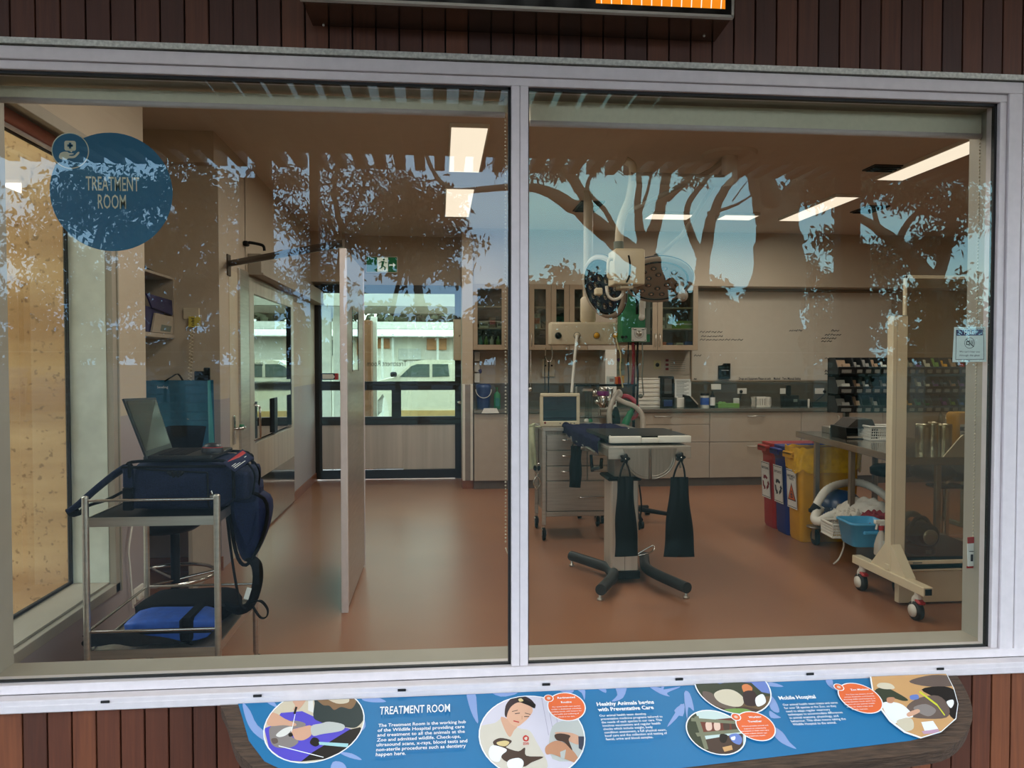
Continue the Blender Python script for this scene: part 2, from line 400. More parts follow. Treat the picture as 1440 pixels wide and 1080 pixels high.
# ------------------------------------------------------------------ window_2: side window, and door_1..3
w2 = thing('window_2', 'side window on the left wall facing the tan concrete wall', 'window', (WL, .9, .4), kind='structure')
m = M()
m.box(WL - .02, WL + .012, .40, 1.435, .385, .43, 0, .002); m.box(WL - .02, WL + .012, .40, 1.435, 2.46, 2.51, 0, .002); m.box(WL - .02, WL + .012, 1.355, 1.435, .385, 2.51, 0, .002)
m.box(WL - .02, WL + .02, 1.40, 1.412, .385, 2.51, 0)
m.obj('frame', ['reveal'], w2)
m = M(); m.box(WL - .2, WL - .02, .40, 1.36, .405, .44, 0); m.box(WL - .2, WL - .02, .40, 1.36, 2.492, 2.52, 0); m.box(WL - .2, WL - .02, 1.352, 1.37, .43, 2.47, 1)
pm('pale_jamb', 'dfe8dc', .5); m.obj('reveal', ['reveal', 'pale_jamb'], w2); glass('side_glass', 'ece6d8', .05)
m = M(); m.box(WL - .2, WL - .185, .40, 1.352, .44, .452, 0); m.box(WL - .2, WL - .185, 1.335, 1.352, .44, 2.46, 0); m.box(WL - .2, WL - .185, .40, 1.352, 2.45, 2.46, 0)
m.obj('gasket', ['gasket'], w2)
M().poly([(WL - .19, .40, .45), (WL - .19, 1.34, .45), (WL - .19, 1.34, 2.455), (WL - .19, .40, 2.455)]).obj('glass_pane', ['side_glass'], w2)

# door_1: black aluminium glazed double door in the back wall
D = 7.46
d1 = thing('door_1', 'black framed glazed outside door at the back of the room', 'door', (-.65, D, 0), kind='structure')
def px(u0, u1, v0, v1, y=D): a = at(u0, v1, y); b = at(u1, v0, y); return a.x, b.x, a.z, b.z
m = M()
for u0, u1, v0, v1 in ((440, 452, 402, 674), (640, 651, 402, 674), (451, 641, 402, 412), (451, 641, 536, 549), (451, 641, 585, 598), (451, 641, 659, 674), (551, 564, 548, 586)):
    a, b, c, d = px(u0, u1, v0, v1); m.box(a, b, D - .03, D + .03, max(c, .005), d, 0, .003)
pm('black_alu', '15140f', .4, .3, var=.1); m.obj('frame', ['black_alu'], d1)
for u0, u1, v0, v1 in ((451, 641, 411, 537), (451, 552, 548, 586), (563, 641, 548, 586)):
    a, b, c, d = px(u0, u1, v0, v1); M().poly([(a, D, c), (b, D, c), (b, D, d), (a, D, d)]).obj('glass_pane', ['door_glass'], d1)
for u0, u1 in ((451, 567), (567, 641)):
    a, b, c, d = px(u0, u1, 597, 660); M().box(a, b, D - .012, D + .012, c, d, 0, .003).obj('kick_plate', ['steel_panel'], d1)
a = at(516, 517, D - .002); b = at(572, 507, D - .002)
pm('grey_ink', '6f766c', .6); pm('door_ink', '2c302b', .6); M().text('Treatment Room', (b.x, D - .002, a.z + .02), (-1, 0, 0), (0, 0, 1), 0, size=.1, width=b.x - a.x).obj('lettering', ['door_ink'], d1)
q = at(646, 566, D - .06); M().tube([(q.x, D - .03, q.z), (q.x, D - .07, q.z)], .012, 8).ball((q.x, D - .08, q.z), .025).obj('handle', ['chrome'], d1)

# door_2: stainless sliding door with glass upper half, and its rail box
d2 = thing('door_2', 'stainless steel sliding door with a glass upper half on the left wall', 'door', (WL, 4.9, 0), kind='structure')
Y0, Y1, XF = 3.97, 5.9, WL + .02
def py(v, y): return ax(0, 0, 1) if False else None
m = M()
m.box(XF - .05, XF, Y0 + .02, Y1, .02, .50, 0); 
m.box(XF - .05, XF, Y0 + .02, Y1, .50, .82, 1); m.box(XF - .05, XF, Y0 + .02, Y0 + .18, .82, 2.2, 1); m.box(XF - .05, XF, Y1 - .13, Y1, .82, 2.2, 1); m.box(XF - .05, XF, Y0 + .18, Y1 - .13, 2.08, 2.2, 1); m.box(XF - .05, XF, Y0 + .18, Y1 - .13, 1.17, 1.33, 2)
m.box(XF - .048, XF + .002, Y1 - .17, Y1 - .13, .85, 2.08, 3); m.box(XF - .048, XF + .002, Y0 + .18, Y0 + .26, .84, 1.17, 3); m.box(XF - .048, XF + .003, 4.92, 5.05, .84, 1.17, 3)
m.obj('leaf', ['steel_mirror', 'steel_panel', 'steel_mirror', 'black'], d2)
M().poly([(XF - .02, Y0 + .18, 1.33), (XF - .02, Y1 - .13, 1.33), (XF - .02, Y1 - .13, 2.08), (XF - .02, Y0 + .18, 2.08)]).obj('glass_pane', ['leaf_glass'], d2)
M().poly([(XF - .02, Y0 + .18, .84), (XF - .02, Y1 - .13, .84), (XF - .02, Y1 - .13, 1.17), (XF - .02, Y0 + .18, 1.17)]).obj('glass_pane', ['leaf_glass'], d2)
M().box(XF - .1, XF - .07, Y0, Y1, .0, 2.2).obj('backing', ['black'], d2)
M().box(WL, WL + .11, 4.04, 7.44, 2.24, 2.40, 0, .004).box(WL, WL + .125, 4.04, 7.44, 2.225, 2.243, 0, .002).obj('rail_box', ['reveal'], d2)
M().box(WL - .12, WL + .02, 3.70, 3.985, 0, 2.24, 0, .004).obj('jamb', ['steel'], d2)
M().tube([(XF, 4.12, .85), (XF + .05, 4.12, .87), (XF + .05, 4.12, 1.13), (XF, 4.12, 1.15)], .01, 8).obj('handle', ['chrome'], d2)
# door_3: plain beige door in the jamb beside the recess, with a lever lock
d3 = thing('door_3', 'narrow beige door with a steel lever beside the recess', 'door', (WL, 3.5, 0), kind='structure')
M().box(WL - .1, WL + .004, 3.45, 3.70, 0, 2.2, 0, .003).obj('leaf', ['beige'], d3)
z = ax(330, 602, WL).z
M().box(WL + .004, WL + .018, 3.50, 3.55, z - .12, z + .1, 0, .004).tube([(WL + .01, 3.525, z), (WL + .06, 3.525, z), (WL + .06, 3.64, z)], .011, 8).obj('handle', ['chrome'], d3)
M().lathe([(.001, 0), (.024, 0), (.022, .03), (.001, .032)], (WL + .02, 3.66, z), 'x', 12).obj('thumb_turn', ['green'], d3)

# ------------------------------------------------------------------ ceiling lights (lit diffusers) and vents
emis('led', 'ffecd6', 1.35)
def ceiling_light(pts, label, depth=.0, grp='ceiling light panels'):
    xs = [p.x for p in pts]; ys = [p.y for p in pts]; x0, x1, y0, y1 = min(xs), max(xs), min(ys), max(ys)
    t = thing('ceiling_light', label, 'light', ((x0+x1)/2, (y0+y1)/2, CEIL - .02 - depth), 0, grp)
    z = CEIL - depth
    M().box(x0 - .012, x1 + .012, y0 - .012, y1 + .012, z - .028, CEIL, 0, .002).obj('housing', ['white'], t)
    M().poly([(x0, y0, z - .0295), (x0, y1, z - .0295), (x1, y1, z - .0295), (x1, y0, z - .0295)]).obj('diffuser', ['led'], t)
    la = bpy.data.lights.new('panel_lamp', 'AREA'); la.shape = 'RECTANGLE'; la.size = x1 - x0; la.size_y = y1 - y0; la.energy = PANEL * (x1-x0) * (y1-y0); la.color = (1, .945, .875)
    lo = bpy.data.objects.new('lamp', la); COL.objects.link(lo); lo.parent = t; lo.location = (0, 0, -.015 - .02)
ceiling_light([az(636.7, 181, CEIL-.03), az(686, 181, CEIL-.03), az(672, 241.7, CEIL-.03), az(631.7, 241.7, CEIL-.03)], 'nearer lit ceiling panel of the two above the partition walkway')
ceiling_light([az(628, 266, CEIL-.03), az(665, 267.7, CEIL-.03), az(659, 304.7, CEIL-.03), az(627, 304.7, CEIL-.03)], 'farther lit ceiling panel of the two above the partition walkway')
ceiling_light([Vector((3.80, 2.55, 0)), Vector((4.03, 3.92, 0))], 'long lit ceiling panel nearest the window above the storage bins')
ceiling_light([Vector((3.80, 4.62, 0)), Vector((4.03, 5.86, 0))], 'long lit ceiling panel in front of the whiteboard')
ceiling_light([Vector((2.27, 5.62, 0)), Vector((2.74, 5.90, 0))], 'short lit ceiling strip left of the pair before the back cabinets')
ceiling_light([Vector((3.08, 5.60, 0)), Vector((3.45, 5.86, 0))], 'short lit ceiling strip right of the pair before the back cabinets')
ceiling_light([Vector((-.30, .5, 0)), Vector((-.05, 1.75, 0))], 'unseen ceiling panel added to light things just inside the left window pane'); ceiling_light([Vector((1.5, .5, 0)), Vector((1.75, 1.75, 0))], 'unseen ceiling panel added to light things between the window and the treatment table')  # both panels added out of view above the window head to light near objects
pm('vent_dark', '2a221c', .7)
def vent(u0, u1, v0, v1, label, rib=True):
    a = az(u0, v1, CEIL); b = az(u1, v1, CEIL); c = az((u0+u1)/2, v0, CEIL)
    x0, x1 = a.x, b.x; y1, y0 = a.y, c.y
    y0, y1 = min(y0, y1), max(y0, y1)
    t = thing('ceiling_vent', label, 'vent', ((x0+x1)/2, (y0+y1)/2, CEIL), 0, 'ceiling vents')
    M().box(x0, x1, y0, y1, CEIL - .012, CEIL, 0, .003).obj('frame', ['vent_dark'], t)
    m = M(); n = max(3, int((y1-y0)/.05))
    for i in range(n): yy = y0 + (y1-y0)*(i+.5)/n; m.box(x0 + .02, x1 - .02, yy - .006, yy + .006, CEIL - .022, CEIL - .012)
    m.obj('louvre', ['blackplastic'], t)
vent(805, 838, 282, 296, 'dark slatted ceiling vent beside the ceiling arm'); vent(1195, 1226, 288, 298, 'dark slatted ceiling vent above the whiteboard'); vent(1212, 1268, 231, 239, 'dark ceiling vent between the two long lit panels')
# ================================================================== OUTSIDE
GZ = -.2
pm('ground_mat', '2e271f', .9, var=.25, scale=2, bump=.3)
pm('lawn', '474b38', .95, var=.2, scale=8)
pm('deck', '332b23', .7, var=.2, scale=6)
def earthwall():
    m = bpy.data.materials.new('rammed_earth'); m.use_nodes = True; nt = m.node_tree; N = nt.nodes; L = nt.links; b = N['Principled BSDF']
    tc = N.new('ShaderNodeTexCoord'); mp = N.new('ShaderNodeMapping'); mp.inputs['Scale'].default_value = (.6, .6, 4)
    n1 = N.new('ShaderNodeTexNoise'); n1.inputs['Scale'].default_value = 1.4; n1.inputs['Detail'].default_value = 5
    n2 = N.new('ShaderNodeTexVoronoi'); n2.inputs['Scale'].default_value = 26
    n3 = N.new('ShaderNodeTexNoise'); n3.inputs['Scale'].default_value = 34; n3.inputs['Detail'].default_value = 5
    rp = N.new('ShaderNodeValToRGB'); e = rp.color_ramp.elements; e[0].position = .35; e[0].color = lin('bd9464'); e[1].position = .68; e[1].color = lin('e6c592')
    r2 = N.new('ShaderNodeValToRGB'); r2.color_ramp.elements[0].position = .60; r2.color_ramp.elements[0].color = (1, 1, 1, 1); r2.color_ramp.elements[1].position = .68; r2.color_ramp.elements[1].color = (.45, .4, .35, 1)
    mx = N.new('ShaderNodeMixRGB'); mx.blend_type = 'MULTIPLY'; mx.inputs[0].default_value = .8
    L.new(tc.outputs['Object'], mp.inputs[0]); L.new(mp.outputs[0], n1.inputs['Vector']); L.new(tc.outputs['Object'], n3.inputs['Vector'])
    L.new(n1.outputs['Fac'], rp.inputs[0]); L.new(n3.outputs['Fac'], r2.inputs[0]); L.new(rp.outputs[0], mx.inputs[1]); L.new(r2.outputs[0], mx.inputs[2])
    L.new(mx.outputs[0], b.inputs['Base Color']); b.inputs['Roughness'].default_value = .9; MATS['rammed_earth'] = m
earthwall()
pm('soffit', '3a332c', .8, var=.1)
def sheetmat():
    m = bpy.data.materials.new('roof_sheet'); m.use_nodes = True; nt = m.node_tree; N = nt.nodes; L = nt.links; N.remove(N['Principled BSDF'])
    nz = N.new('ShaderNodeTexNoise'); nz.inputs['Scale'].default_value = 1.5; rp = N.new('ShaderNodeValToRGB'); e = rp.color_ramp.elements; e[0].color = (.40, .35, .29, 1); e[1].color = (.52, .46, .38, 1)
    d = N.new('ShaderNodeBsdfDiffuse'); t = N.new('ShaderNodeBsdfTranslucent'); ms = N.new('ShaderNodeMixShader'); ms.inputs[0].default_value = .75
    L.new(nz.outputs['Fac'], rp.inputs[0]); L.new(rp.outputs[0], d.inputs['Color']); L.new(rp.outputs[0], t.inputs['Color']); L.new(d.outputs[0], ms.inputs[1]); L.new(t.outputs[0], ms.inputs[2]); L.new(ms.outputs[0], N['Material Output'].inputs['Surface']); MATS['roof_sheet'] = m
sheetmat()
pm('batten', '6b5a4a', .7, var=.15, scale=8)
pm('bark', '6a5848', .9, var=.3, scale=6, stretch=(1, 1, .3))
pm('leaf_dark', '3c4028', .7, var=.35, scale=3)
pm('leaf_brown', '574a32', .7, var=.35, scale=3)
pm('roof_white', 'dcded8', .6)
pm('far_wall', 'f2eee2', .8, var=.15, scale=.7)
struct('ground', M().box(-400, 400, -600, .0, GZ - .3, GZ).box(-60, 60, 7.7, 80, GZ - .3, GZ).box(-60,-2.31,0,7.7,GZ-.3,GZ), 'ground_mat')
struct('path', M().box(-50, 50, -30, -19, GZ, GZ + .01), 'lawn')
struct('terrace', M().box(-4, 9, -4.6, -.17, GZ, GZ + .02), 'deck')
struct('wall_exterior', M().box(-2.6, WL - .205, 1.66, 1.695, GZ, 3.3), 'rammed_earth')
# veranda: battens under a roof sheet, beams, posts
SO = 3.16
ye = -az(600, 221, SO).y; yb = -az(600, 240, SO).y
m = M()
x = -9
while x < 8.5:
    m.box(x, x + .085, yb, -.02, SO, SO + .09); x += .166
mb = M(); mb.poly([(-9.2, ye, SO + .31), (8.6, ye, SO + .31), (8.6, -.02, SO + .31), (-9.2, -.02, SO + .31)], 1)
for y in (-1.35, -2.3, ye + .25): mb.box(-9.2, 8.6, y - .15, y + .15, SO + .09, SO + .3)
mb.box(-9.2, 8.6, ye - .03, ye + .05, SO + .02, SO + .36)
o = struct('roof', mb, ['soffit', 'roof_sheet']); struct('roof_battens', m, 'batten', None)['kind'] = 'structure'
def post(u0, u1, lab, ub=None, vb=None):
    y = ye + .12; a = at(u0, 300, -y); b = at(u1, 300, -y)
    t = thing('veranda_post', lab, 'post', ((a.x+b.x)/2, y, GZ))
    M().box(a.x, b.x, y - .06, y + .06, GZ + .02, SO + .09, 0, .004).obj('shaft', ['batten'], t)
    if ub:
        c = at(ub[0], vb[0], -y); d = at(ub[1], vb[1], -y)
        M().box(c.x, d.x, y + .06, y + .16, d.z, c.z, 0, .01).box(c.x + .02, d.x - .02, y + .158, y + .164, d.z + .02, c.z - .02, 1).obj('meter_box', ['soffit', 'batten'], t)
post(362, 381, 'veranda post with a dark box, left of the window centre', (343, 389), (256, 470))
post(437, 449, 'slim veranda post beside the post with the box')
post(1178, 1205, 'veranda post with a box on the right', (1170, 1208), (346, 520))
q = at(240, 495, -ye)
m = M(); m.tube([(-5, ye, 1.585), (9, ye, 1.585)], .004, 6); solo('rail_wire', m, ['roof_white'], 'thin pale wire stretched between the veranda posts', 'wire')
pm('fence_timber', '8d8578', .8, var=.2)
t = thing('rail_fence', 'low timber fence of thin horizontal rails outside the veranda', 'fence', (0, -7, GZ))
m = M()
for k in range(7): m.box(-14, 20, -7.03, -6.97, .80 + .105*k, .822 + .105*k)
m.obj('rails', ['fence_timber'], t)
for x in range(-13, 20, 3): M().box(x, x + .09, -7.1, -7.03, GZ, 1.5, 0, .005).obj('fence_post', ['fence_timber'], t)
# ---------------- gum trees (built where they stand in front of the building)
def leaves(m, clumps, n, ls, lw, mi=0):
    tot = sum(c[3]**2 for c in clumps)
    for cx, cy, cz, r, sq in clumps:
        k = int(n * r * r / tot)
        sub = [(random.gauss(0, .55)*r, random.gauss(0, .55)*r, random.gauss(0, .45)*r*sq) for _ in range(max(4, k // 45))]
        for i in range(k):
            s = random.choice(sub); g = .13 * r + .12
            p = Vector((cx + s[0] + random.gauss(0, g), cy + s[1] + random.gauss(0, g), cz + s[2] + random.gauss(0, g * .8)))
            d = Vector((random.gauss(0, .6), random.gauss(0, .6), -abs(random.gauss(.6, .5)))).normalized(); w = d.cross(Vector((random.gauss(0, 1), random.gauss(0, 1), random.gauss(0, .4)))).normalized()
            L_ = ls * random.uniform(.6, 1.3); W_ = lw * random.uniform(.7, 1.2)
            m.add([p, p + d*L_*.4 + w*W_, p + d*L_, p + d*L_*.45 - w*W_], [(0, 1, 2, 3)], mi)
def gum(lab, yy, limbs, crown, n, leaf='leaf_dark', ls=.17, lw=.028, group=None):
    """limbs: list of [(u,v,dy,width_px)...] as seen mirrored in the glass; crown: (u,v,dy,r_px,squash)"""
    k = lambda u, v, dy: (lambda p: Vector((p.x, -p.y, p.z)))(at(u, v, yy + dy))
    sc = (yy + 2.5) / FPX
    base = k(limbs[0][0][0], limbs[0][0][1], limbs[0][0][2]); base.z = GZ
    t = thing('gum_tree', lab, 'tree', base)
    m = M()
    for i, l in enumerate(limbs):
        P = [k(a, b, c) for a, b, c, d in l]; R = [d * sc / 2 for a, b, c, d in l]
        if i == 0: P.insert(0, Vector((P[0].x, P[0].y, GZ - .1))); R.insert(0, R[0] * 1.15)
        PP = smooth_path(P, 5); RR = []
        for j in range(len(P) - 1): RR += [R[j] + (R[j+1]-R[j])*q/5 for q in range(5)]
        RR.append(R[-1])
        PP = [p + Vector((random.gauss(0, .1), 0, random.gauss(0, .1))) * r for p, r in zip(PP, RR)]
        m.tube(PP, RR, 8)
    m.obj('trunk', ['bark'], t)
    if n:
        m = M(); leaves(m, [(*k(a, b, c), d * sc, e) for a, b, c, d, e in crown], n, ls, lw); m.obj('foliage', [leaf], t)
    return t
gum('great gum tree whose wide forked trunk rises right of centre', 11, [
    [(1080, 505, 0, 96), (1092, 400, 0, 82), (1095, 330, 0, 66), (1086, 290, 0, 52)],
    [(1086, 300, 0, 52), (1066, 262, 0, 26), (1052, 225, 0, 18), (1040, 180, 0, 14)], [(1090, 300, 0, 40), (1078, 255, -.4, 22), (1076, 190, -.4, 16)],
    [(1098, 315, 0, 44), (1120, 265, 0, 30), (1150, 238, 0, 22), (1190, 215, 0, 14)],
    [(1110, 285, 0, 14), (1150, 278, 0, 7), (1200, 305, .3, 3)]],
    [(1150, 250, 0, 30, .6), (1185, 262, 0, 25, .5)], 900, 'leaf_dark')
gum('spreading gum tree with a long low limb reaching left', 13, [
    [(925, 505, 0, 46), (918, 420, 0, 42), (905, 350, 0, 36)],
    [(905, 365, 0, 34), (868, 340, 0, 27), (820, 300, 0, 24), (775, 272, 0, 16), (735, 263, 0, 11), (690, 265, 0, 9), (640, 268, 0, 8), (615, 250, 0, 6), (598, 215, 0, 5)],
    [(830, 300, 0, 16), (815, 265, 0, 16), (790, 235, 0, 14), (770, 200, 0, 10)], [(872, 335, 0, 8), (850, 295, 0, 7), (826, 268, 0, 6), (836, 235, 0, 4), (846, 205, 0, 3)],
    [(906, 350, 0, 18), (897, 300, 0, 11), (898, 250, 0, 8), (890, 180, 0, 6)], [(900, 300, 0, 5), (912, 262, 0, 4), (918, 220, 0, 3)],
    [(912, 350, 0, 22), (925, 305, 0, 16), (935, 260, 0, 14), (940, 190, 0, 12)], [(938, 280, 0, 10), (965, 255, 0, 8), (990, 225, 0, 7), (1015, 200, 0, 5)],
    [(660, 266, 0, 4), (652, 285, 0, 2), (640, 290, 0, 1)], [(615, 252, 0, 3), (590, 255, 0, 2), (575, 240, 0, 1)]],
    [(762, 240, 0, 24, .7), (790, 228, 0, 16, .6), (870, 225, 0, 18, .5), (925, 232, 0, 14, .8), (700, 225, 0, 16, .6), (970, 230, 0, 12, .8)], 620, 'leaf_brown', .22, .025)
gum('gum tree with thin bare twigs between the two big trunks', 15, [
    [(975, 505, 0, 30), (985, 420, 0, 24), (990, 360, 0, 20), (1000, 310, 0, 16), (1020, 265, 0, 12), (1050, 235, 0, 8)],
    [(985, 360, 0, 14), (965, 300, 0, 9), (985, 262, 0, 7), (1005, 240, 0, 5)], [(995, 300, 0, 5), (1030, 290, 0, 4), (1062, 270, 0, 2), (1075, 245, 0, 1)], [(1030, 283, 0, 2), (1045, 262, 0, 1.5), (1055, 250, 0, 1)]], [(975, 250, 0, 14, .6)], 120, 'leaf_brown')
gum('dense gum tree with full crown left of centre', 16, [
    [(250, 505, 0, 20), (255, 430, 0, 16), (275, 350, 0, 12), (285, 280, 0, 8)], [(262, 400, 0, 9), (225, 330, 0, 6), (205, 280, 0, 4)]],
    [(265, 265, 0, 48, .8), (300, 300, 0, 40, .9), (240, 330, 0, 50, 1), (310, 370, 0, 44, 1), (245, 420, .5, 55, .9), (330, 430, 0, 40, .8)], 8200, 'leaf_brown', .2, .04)
gum('loose gum tree at the far left of the veranda', 15, [
    [(100, 505, 0, 16), (110, 420, 0, 13), (140, 330, 0, 10), (160, 260, 0, 6)], [(120, 390, 0, 8), (70, 310, 0, 5), (40, 260, 0, 3)]],
    [(150, 260, 0, 46, .7), (90, 300, 0, 46, .8), (180, 330, 0, 46, .9), (40, 340, 0, 50, .9), (130, 400, 0, 55, .8), (20, 430, 0, 45, .8), (190, 270, 0, 34, .7), (160, 400, 0, 40, .8)], 8000, 'leaf_dark', .19, .034)
gum('open feathery gum tree behind the slim veranda post', 18, [
    [(472, 505, 0, 16), (478, 400, 0, 12), (480, 330, 0, 9), (470, 270, 0, 6), (478, 225, 0, 4)], [(478, 340, 0, 6), (450, 285, 0, 4), (430, 250, 0, 2)], [(480, 330, 0, 6), (505, 280, 0, 4), (520, 235, 0, 3)]],
    [(410, 245, 0, 34, .6), (430, 320, 0, 40, .9), (480, 250, 0, 36, .8), (530, 250, 0, 34, .7), (420, 390, 0, 40, .8), (500, 320, 0, 30, .8), (395, 300, 0, 30, .8), (455, 370, 0, 30, .8)], 4600, 'leaf_brown', .2, .03)
gum('round dark gum tree with a slim leaning trunk near the window centre', 17, [
    [(596, 505, 0, 16), (590, 420, 0, 13), (582, 380, 0, 10), (570, 320, 0, 7)], [(588, 400, 0, 8), (620, 370, 0, 4), (640, 345, 0, 2)], [(540, 505, 1, 9), (560, 400, 1, 6), (590, 330, 1, 4)]],
    [(575, 290, 0, 44, .8), (610, 330, 0, 42, .9), (545, 330, 0, 40, .9), (585, 365, 0, 36, .6), (622, 285, 0, 24, .8), (640, 385, 0, 18, .5)], 5600, 'leaf_brown', .2, .04)
gum('wide gum tree filling the right end of the view', 14, [
    [(1325, 505, 0, 44), (1318, 420, 0, 36), (1290, 370, 0, 24), (1240, 325, 0, 16), (1200, 300, 0, 9)], [(1315, 400, 0, 20), (1335, 330, 0, 14), (1345, 260, 0, 10)],
    [(1262, 340, 0, 12), (1290, 300, 0, 8), (1335, 310, 0, 6), (1350, 330, 0, 4)], [(1235, 320, 0, 8), (1225, 280, 0, 5), (1215, 245, 0, 4)], [(1290, 300, 0, 5), (1320, 250, 0, 4), (1330, 220, 0, 3)]],
    [(1150, 262, 0, 22, .7), (1185, 340, 0, 24, .8), (1230, 260, 0, 30, .6), (1290, 265, 0, 40, .6), (1340, 290, 0, 36, .9), (1250, 370, 0, 36, .7), (1320, 420, 0, 45, .8), (1220, 430, .6, 38, .7), (1175, 395, 0, 14, .6), (1310, 340, 0, 30, .8), (1200, 250, 0, 24, .5)], 8500, 'leaf_dark', .17, .032)
gum('small feathery gum tree seen under the right fork', 22, [[(1140, 505, 0, 9), (1140, 420, 0, 6), (1125, 370, 0, 4)], [(1140, 430, 0, 5), (1165, 385, 0, 3)]],
    [(1120, 370, 0, 26, .7), (1150, 400, 0, 26, .8), (1110, 420, 0, 22, .8), (1165, 440, 0, 26, .8)], 1500, 'leaf_brown', .24, .04)
for i, (u, v, r, yy) in enumerate([(665, 440, 24, 40), (700, 425, 34, 38), (745, 405, 36, 36), (790, 405, 40, 38), (835, 395, 38, 36), (870, 400, 36, 40), (1000, 400, 36, 38), (1040, 420, 34, 40), (1075, 440, 30, 40), (640, 470, 30, 44), (560, 445, 26, 46), (520, 440, 26, 46), (905, 455, 36, 42), (955, 440, 34, 42), (1210, 470, 36, 42)]):
    gum('%s bushy tree of the distant treeline, counted from the left' % ['tenth', 'eleventh', 'twelfth', 'thirteenth', 'fourteenth', 'fifteenth', 'sixteenth', 'seventeenth', 'eighteenth', 'third', 'second', 'first', 'nineteenth', 'twentieth', 'twenty-first'][i], yy,
        [[(u, 508, 0, 7), (u + 2, v + 20, 0, 5)]], [(u, v, 0, r, .8), (u - r*.4, v + 22, 0, r*.9, .8), (u + r*.5, v + 30, 0, r*.9, .8), (u, v + 55, 0, r, .7)], 900, 'leaf_dark' if i % 2 else 'leaf_brown', .42, .12)
for i in range(15):
    u = 20 + i*97 + random.uniform(-20, 20); yy = 27 + (i*7) % 5
    c = at(u, 480, yy); t = thing('shrub', '%s leafy shrub from the left in the hedge line beyond the lawn' % (ORD + ['thirteenth', 'fourteenth', 'fifteenth'])[i], 'shrub', (c.x, -yy, GZ)); k_ = (yy + 2.5)/FPX
    M().tube([(c.x, -yy, GZ), (c.x + .1, -yy, 1.2)], [.08, .05], 6).obj('stem', ['bark'], t)
    m = M(); leaves(m, [(c.x + a*k_, -yy, 1.5 + (510 - v)*k_, r*k_, .75) for a, v, r in ((0, 470, 34), (-36, 482, 30), (36, 484, 30), (-15, 495, 34), (20, 497, 34), (0, 448 - (i*37) % 23, 20))], 1500, .30, .09); m.obj('foliage', ['leaf_dark' if i % 3 else 'leaf_brown'], t)
# ---------------- yard behind the back door
def yq(u0, u1, v0, v1, y): a = at(u0, v1, y); b = at(u1, v0, y); return a.x, b.x, a.z, b.z
pm('car_white', 'e6e2cf', .25, var=.03); pm('tyre', '1a1a1a', .8); pm('car_glass', '54635e', .1, var=.1); pm('dusty', 'c9a56a', .6, var=.1)
t = thing('pickup_truck', 'white pickup truck parked behind the glazed back door', 'truck', (at(600, 560, 11).x, 11.8, GZ))
def tp(l, y=11.): return [(at(u, v, y).x, at(u, v, y).z) for u, v in l]
ex, ez = (1, 0, 0), (0, 0, 1)
body = tp([(519, 588), (519, 548), (522, 538), (538, 534), (556, 530), (575, 514), (584, 508), (596, 506), (628, 506), (642, 508), (650, 532), (720, 534), (720, 588), (548, 590), (545, 566), (538, 554), (529, 566), (527, 588)])
M().prism(body, (0, 11, 0), ex, ez, (0, 1.7, 0)).obj('body', ['car_white'], t)
M().prism(tp([(562, 530), (578, 515), (586, 512), (604, 512), (604, 530)]), (0, 10.99, 0), ex, ez, (0, .02, 0)).obj('window', ['car_glass'], t)
M().prism(tp([(608, 530), (608, 512), (630, 512), (632, 529)]), (0, 10.99, 0), ex, ez, (0, .02, 0)).obj('window', ['car_glass'], t)
M().prism(tp([(551, 590), (551, 577), (720, 577), (720, 590)]), (0, 10.985, 0), ex, ez, (0, .02, 0)).obj('dusty_sill', ['dusty'], t)
a, b, c, d = yq(549, 558, 523, 530, 10.9); M().box(a, b, 10.85, 10.98, c, d, 0, .02).obj('wing_mirror', ['blackplastic'], t)
for u in (537, 690):
    q = at(u, 580, 11.1); M().lathe([(.15, -.1), (.34, -.1), (.36, -.06), (.36, .1), (.15, .1)], (q.x, 11.1, GZ + .36), 'y', 24).obj('wheel', ['tyre'], t)
t = thing('carport', 'pale carport roof on white posts outside the back door', 'carport', (-.5, 9, GZ))
a, b, c, d = yq(380, 720, 400, 430, 8.6); M().box(a, b, 8.6, 8.7, at(600, 431, 8.6).z, at(600, 395, 8.6).z, 0, .004).obj('fascia', ['roof_white'], t)
a, b, c, d = yq(380, 720, 430, 440, 9.0); M().box(a, b, 9.0, 9.1, c, d + .02, 0, .004).obj('beam', ['fence_timber'], t)
for u0, u1 in ((453, 465), (468, 481)): a, b, c, d = yq(u0, u1, 400, 500, 8.8); M().box(a, b, 8.8, 8.9, GZ, d, 0, .006).obj('post', ['roof_white'], t)
a, b, c, d = yq(513, 522, 450, 600, 9.6); pm('brown_panel', '8a5a3c', .6); solo('timber_screen', M().box(a, b, 9.6, 9.9, GZ, d, 0, .006), ['brown_panel'], 'narrow brown timber screen outside the back door', 'screen')
a, b, c, d = yq(522, 530, 445, 600, 9.9); solo('yard_post', M().box(a, b, 9.9, 10.0, GZ, d, 0, .006), ['roof_white'], 'white square post beside the brown timber screen', 'post')
t = thing('yard_building', 'long low building with a white roof beyond the pickup truck', 'building', (0, 21, GZ))
a, b, c, d = yq(380, 760, 453, 465, 19.5); m = M(); m.box(a, b, 19.4, 19.8, at(600, 463, 19.5).z, at(600, 453, 19.5).z)
R0 = at(600, 474, 20).z; m.prism([(19.8, R0), (19.8, R0 + .02), (23, at(600, 452, 19.6).z), (23, R0)], (a, 0, 0), (0, 1, 0), (0, 0, 1), (b - a, 0, 0)); m.obj('roof', ['roof_white'], t)
M().box(a, b, 20.6, 20.8, GZ, R0).obj('wall', ['far_wall'], t)
pm('brick_far', 'cf9468', .8, var=.2)
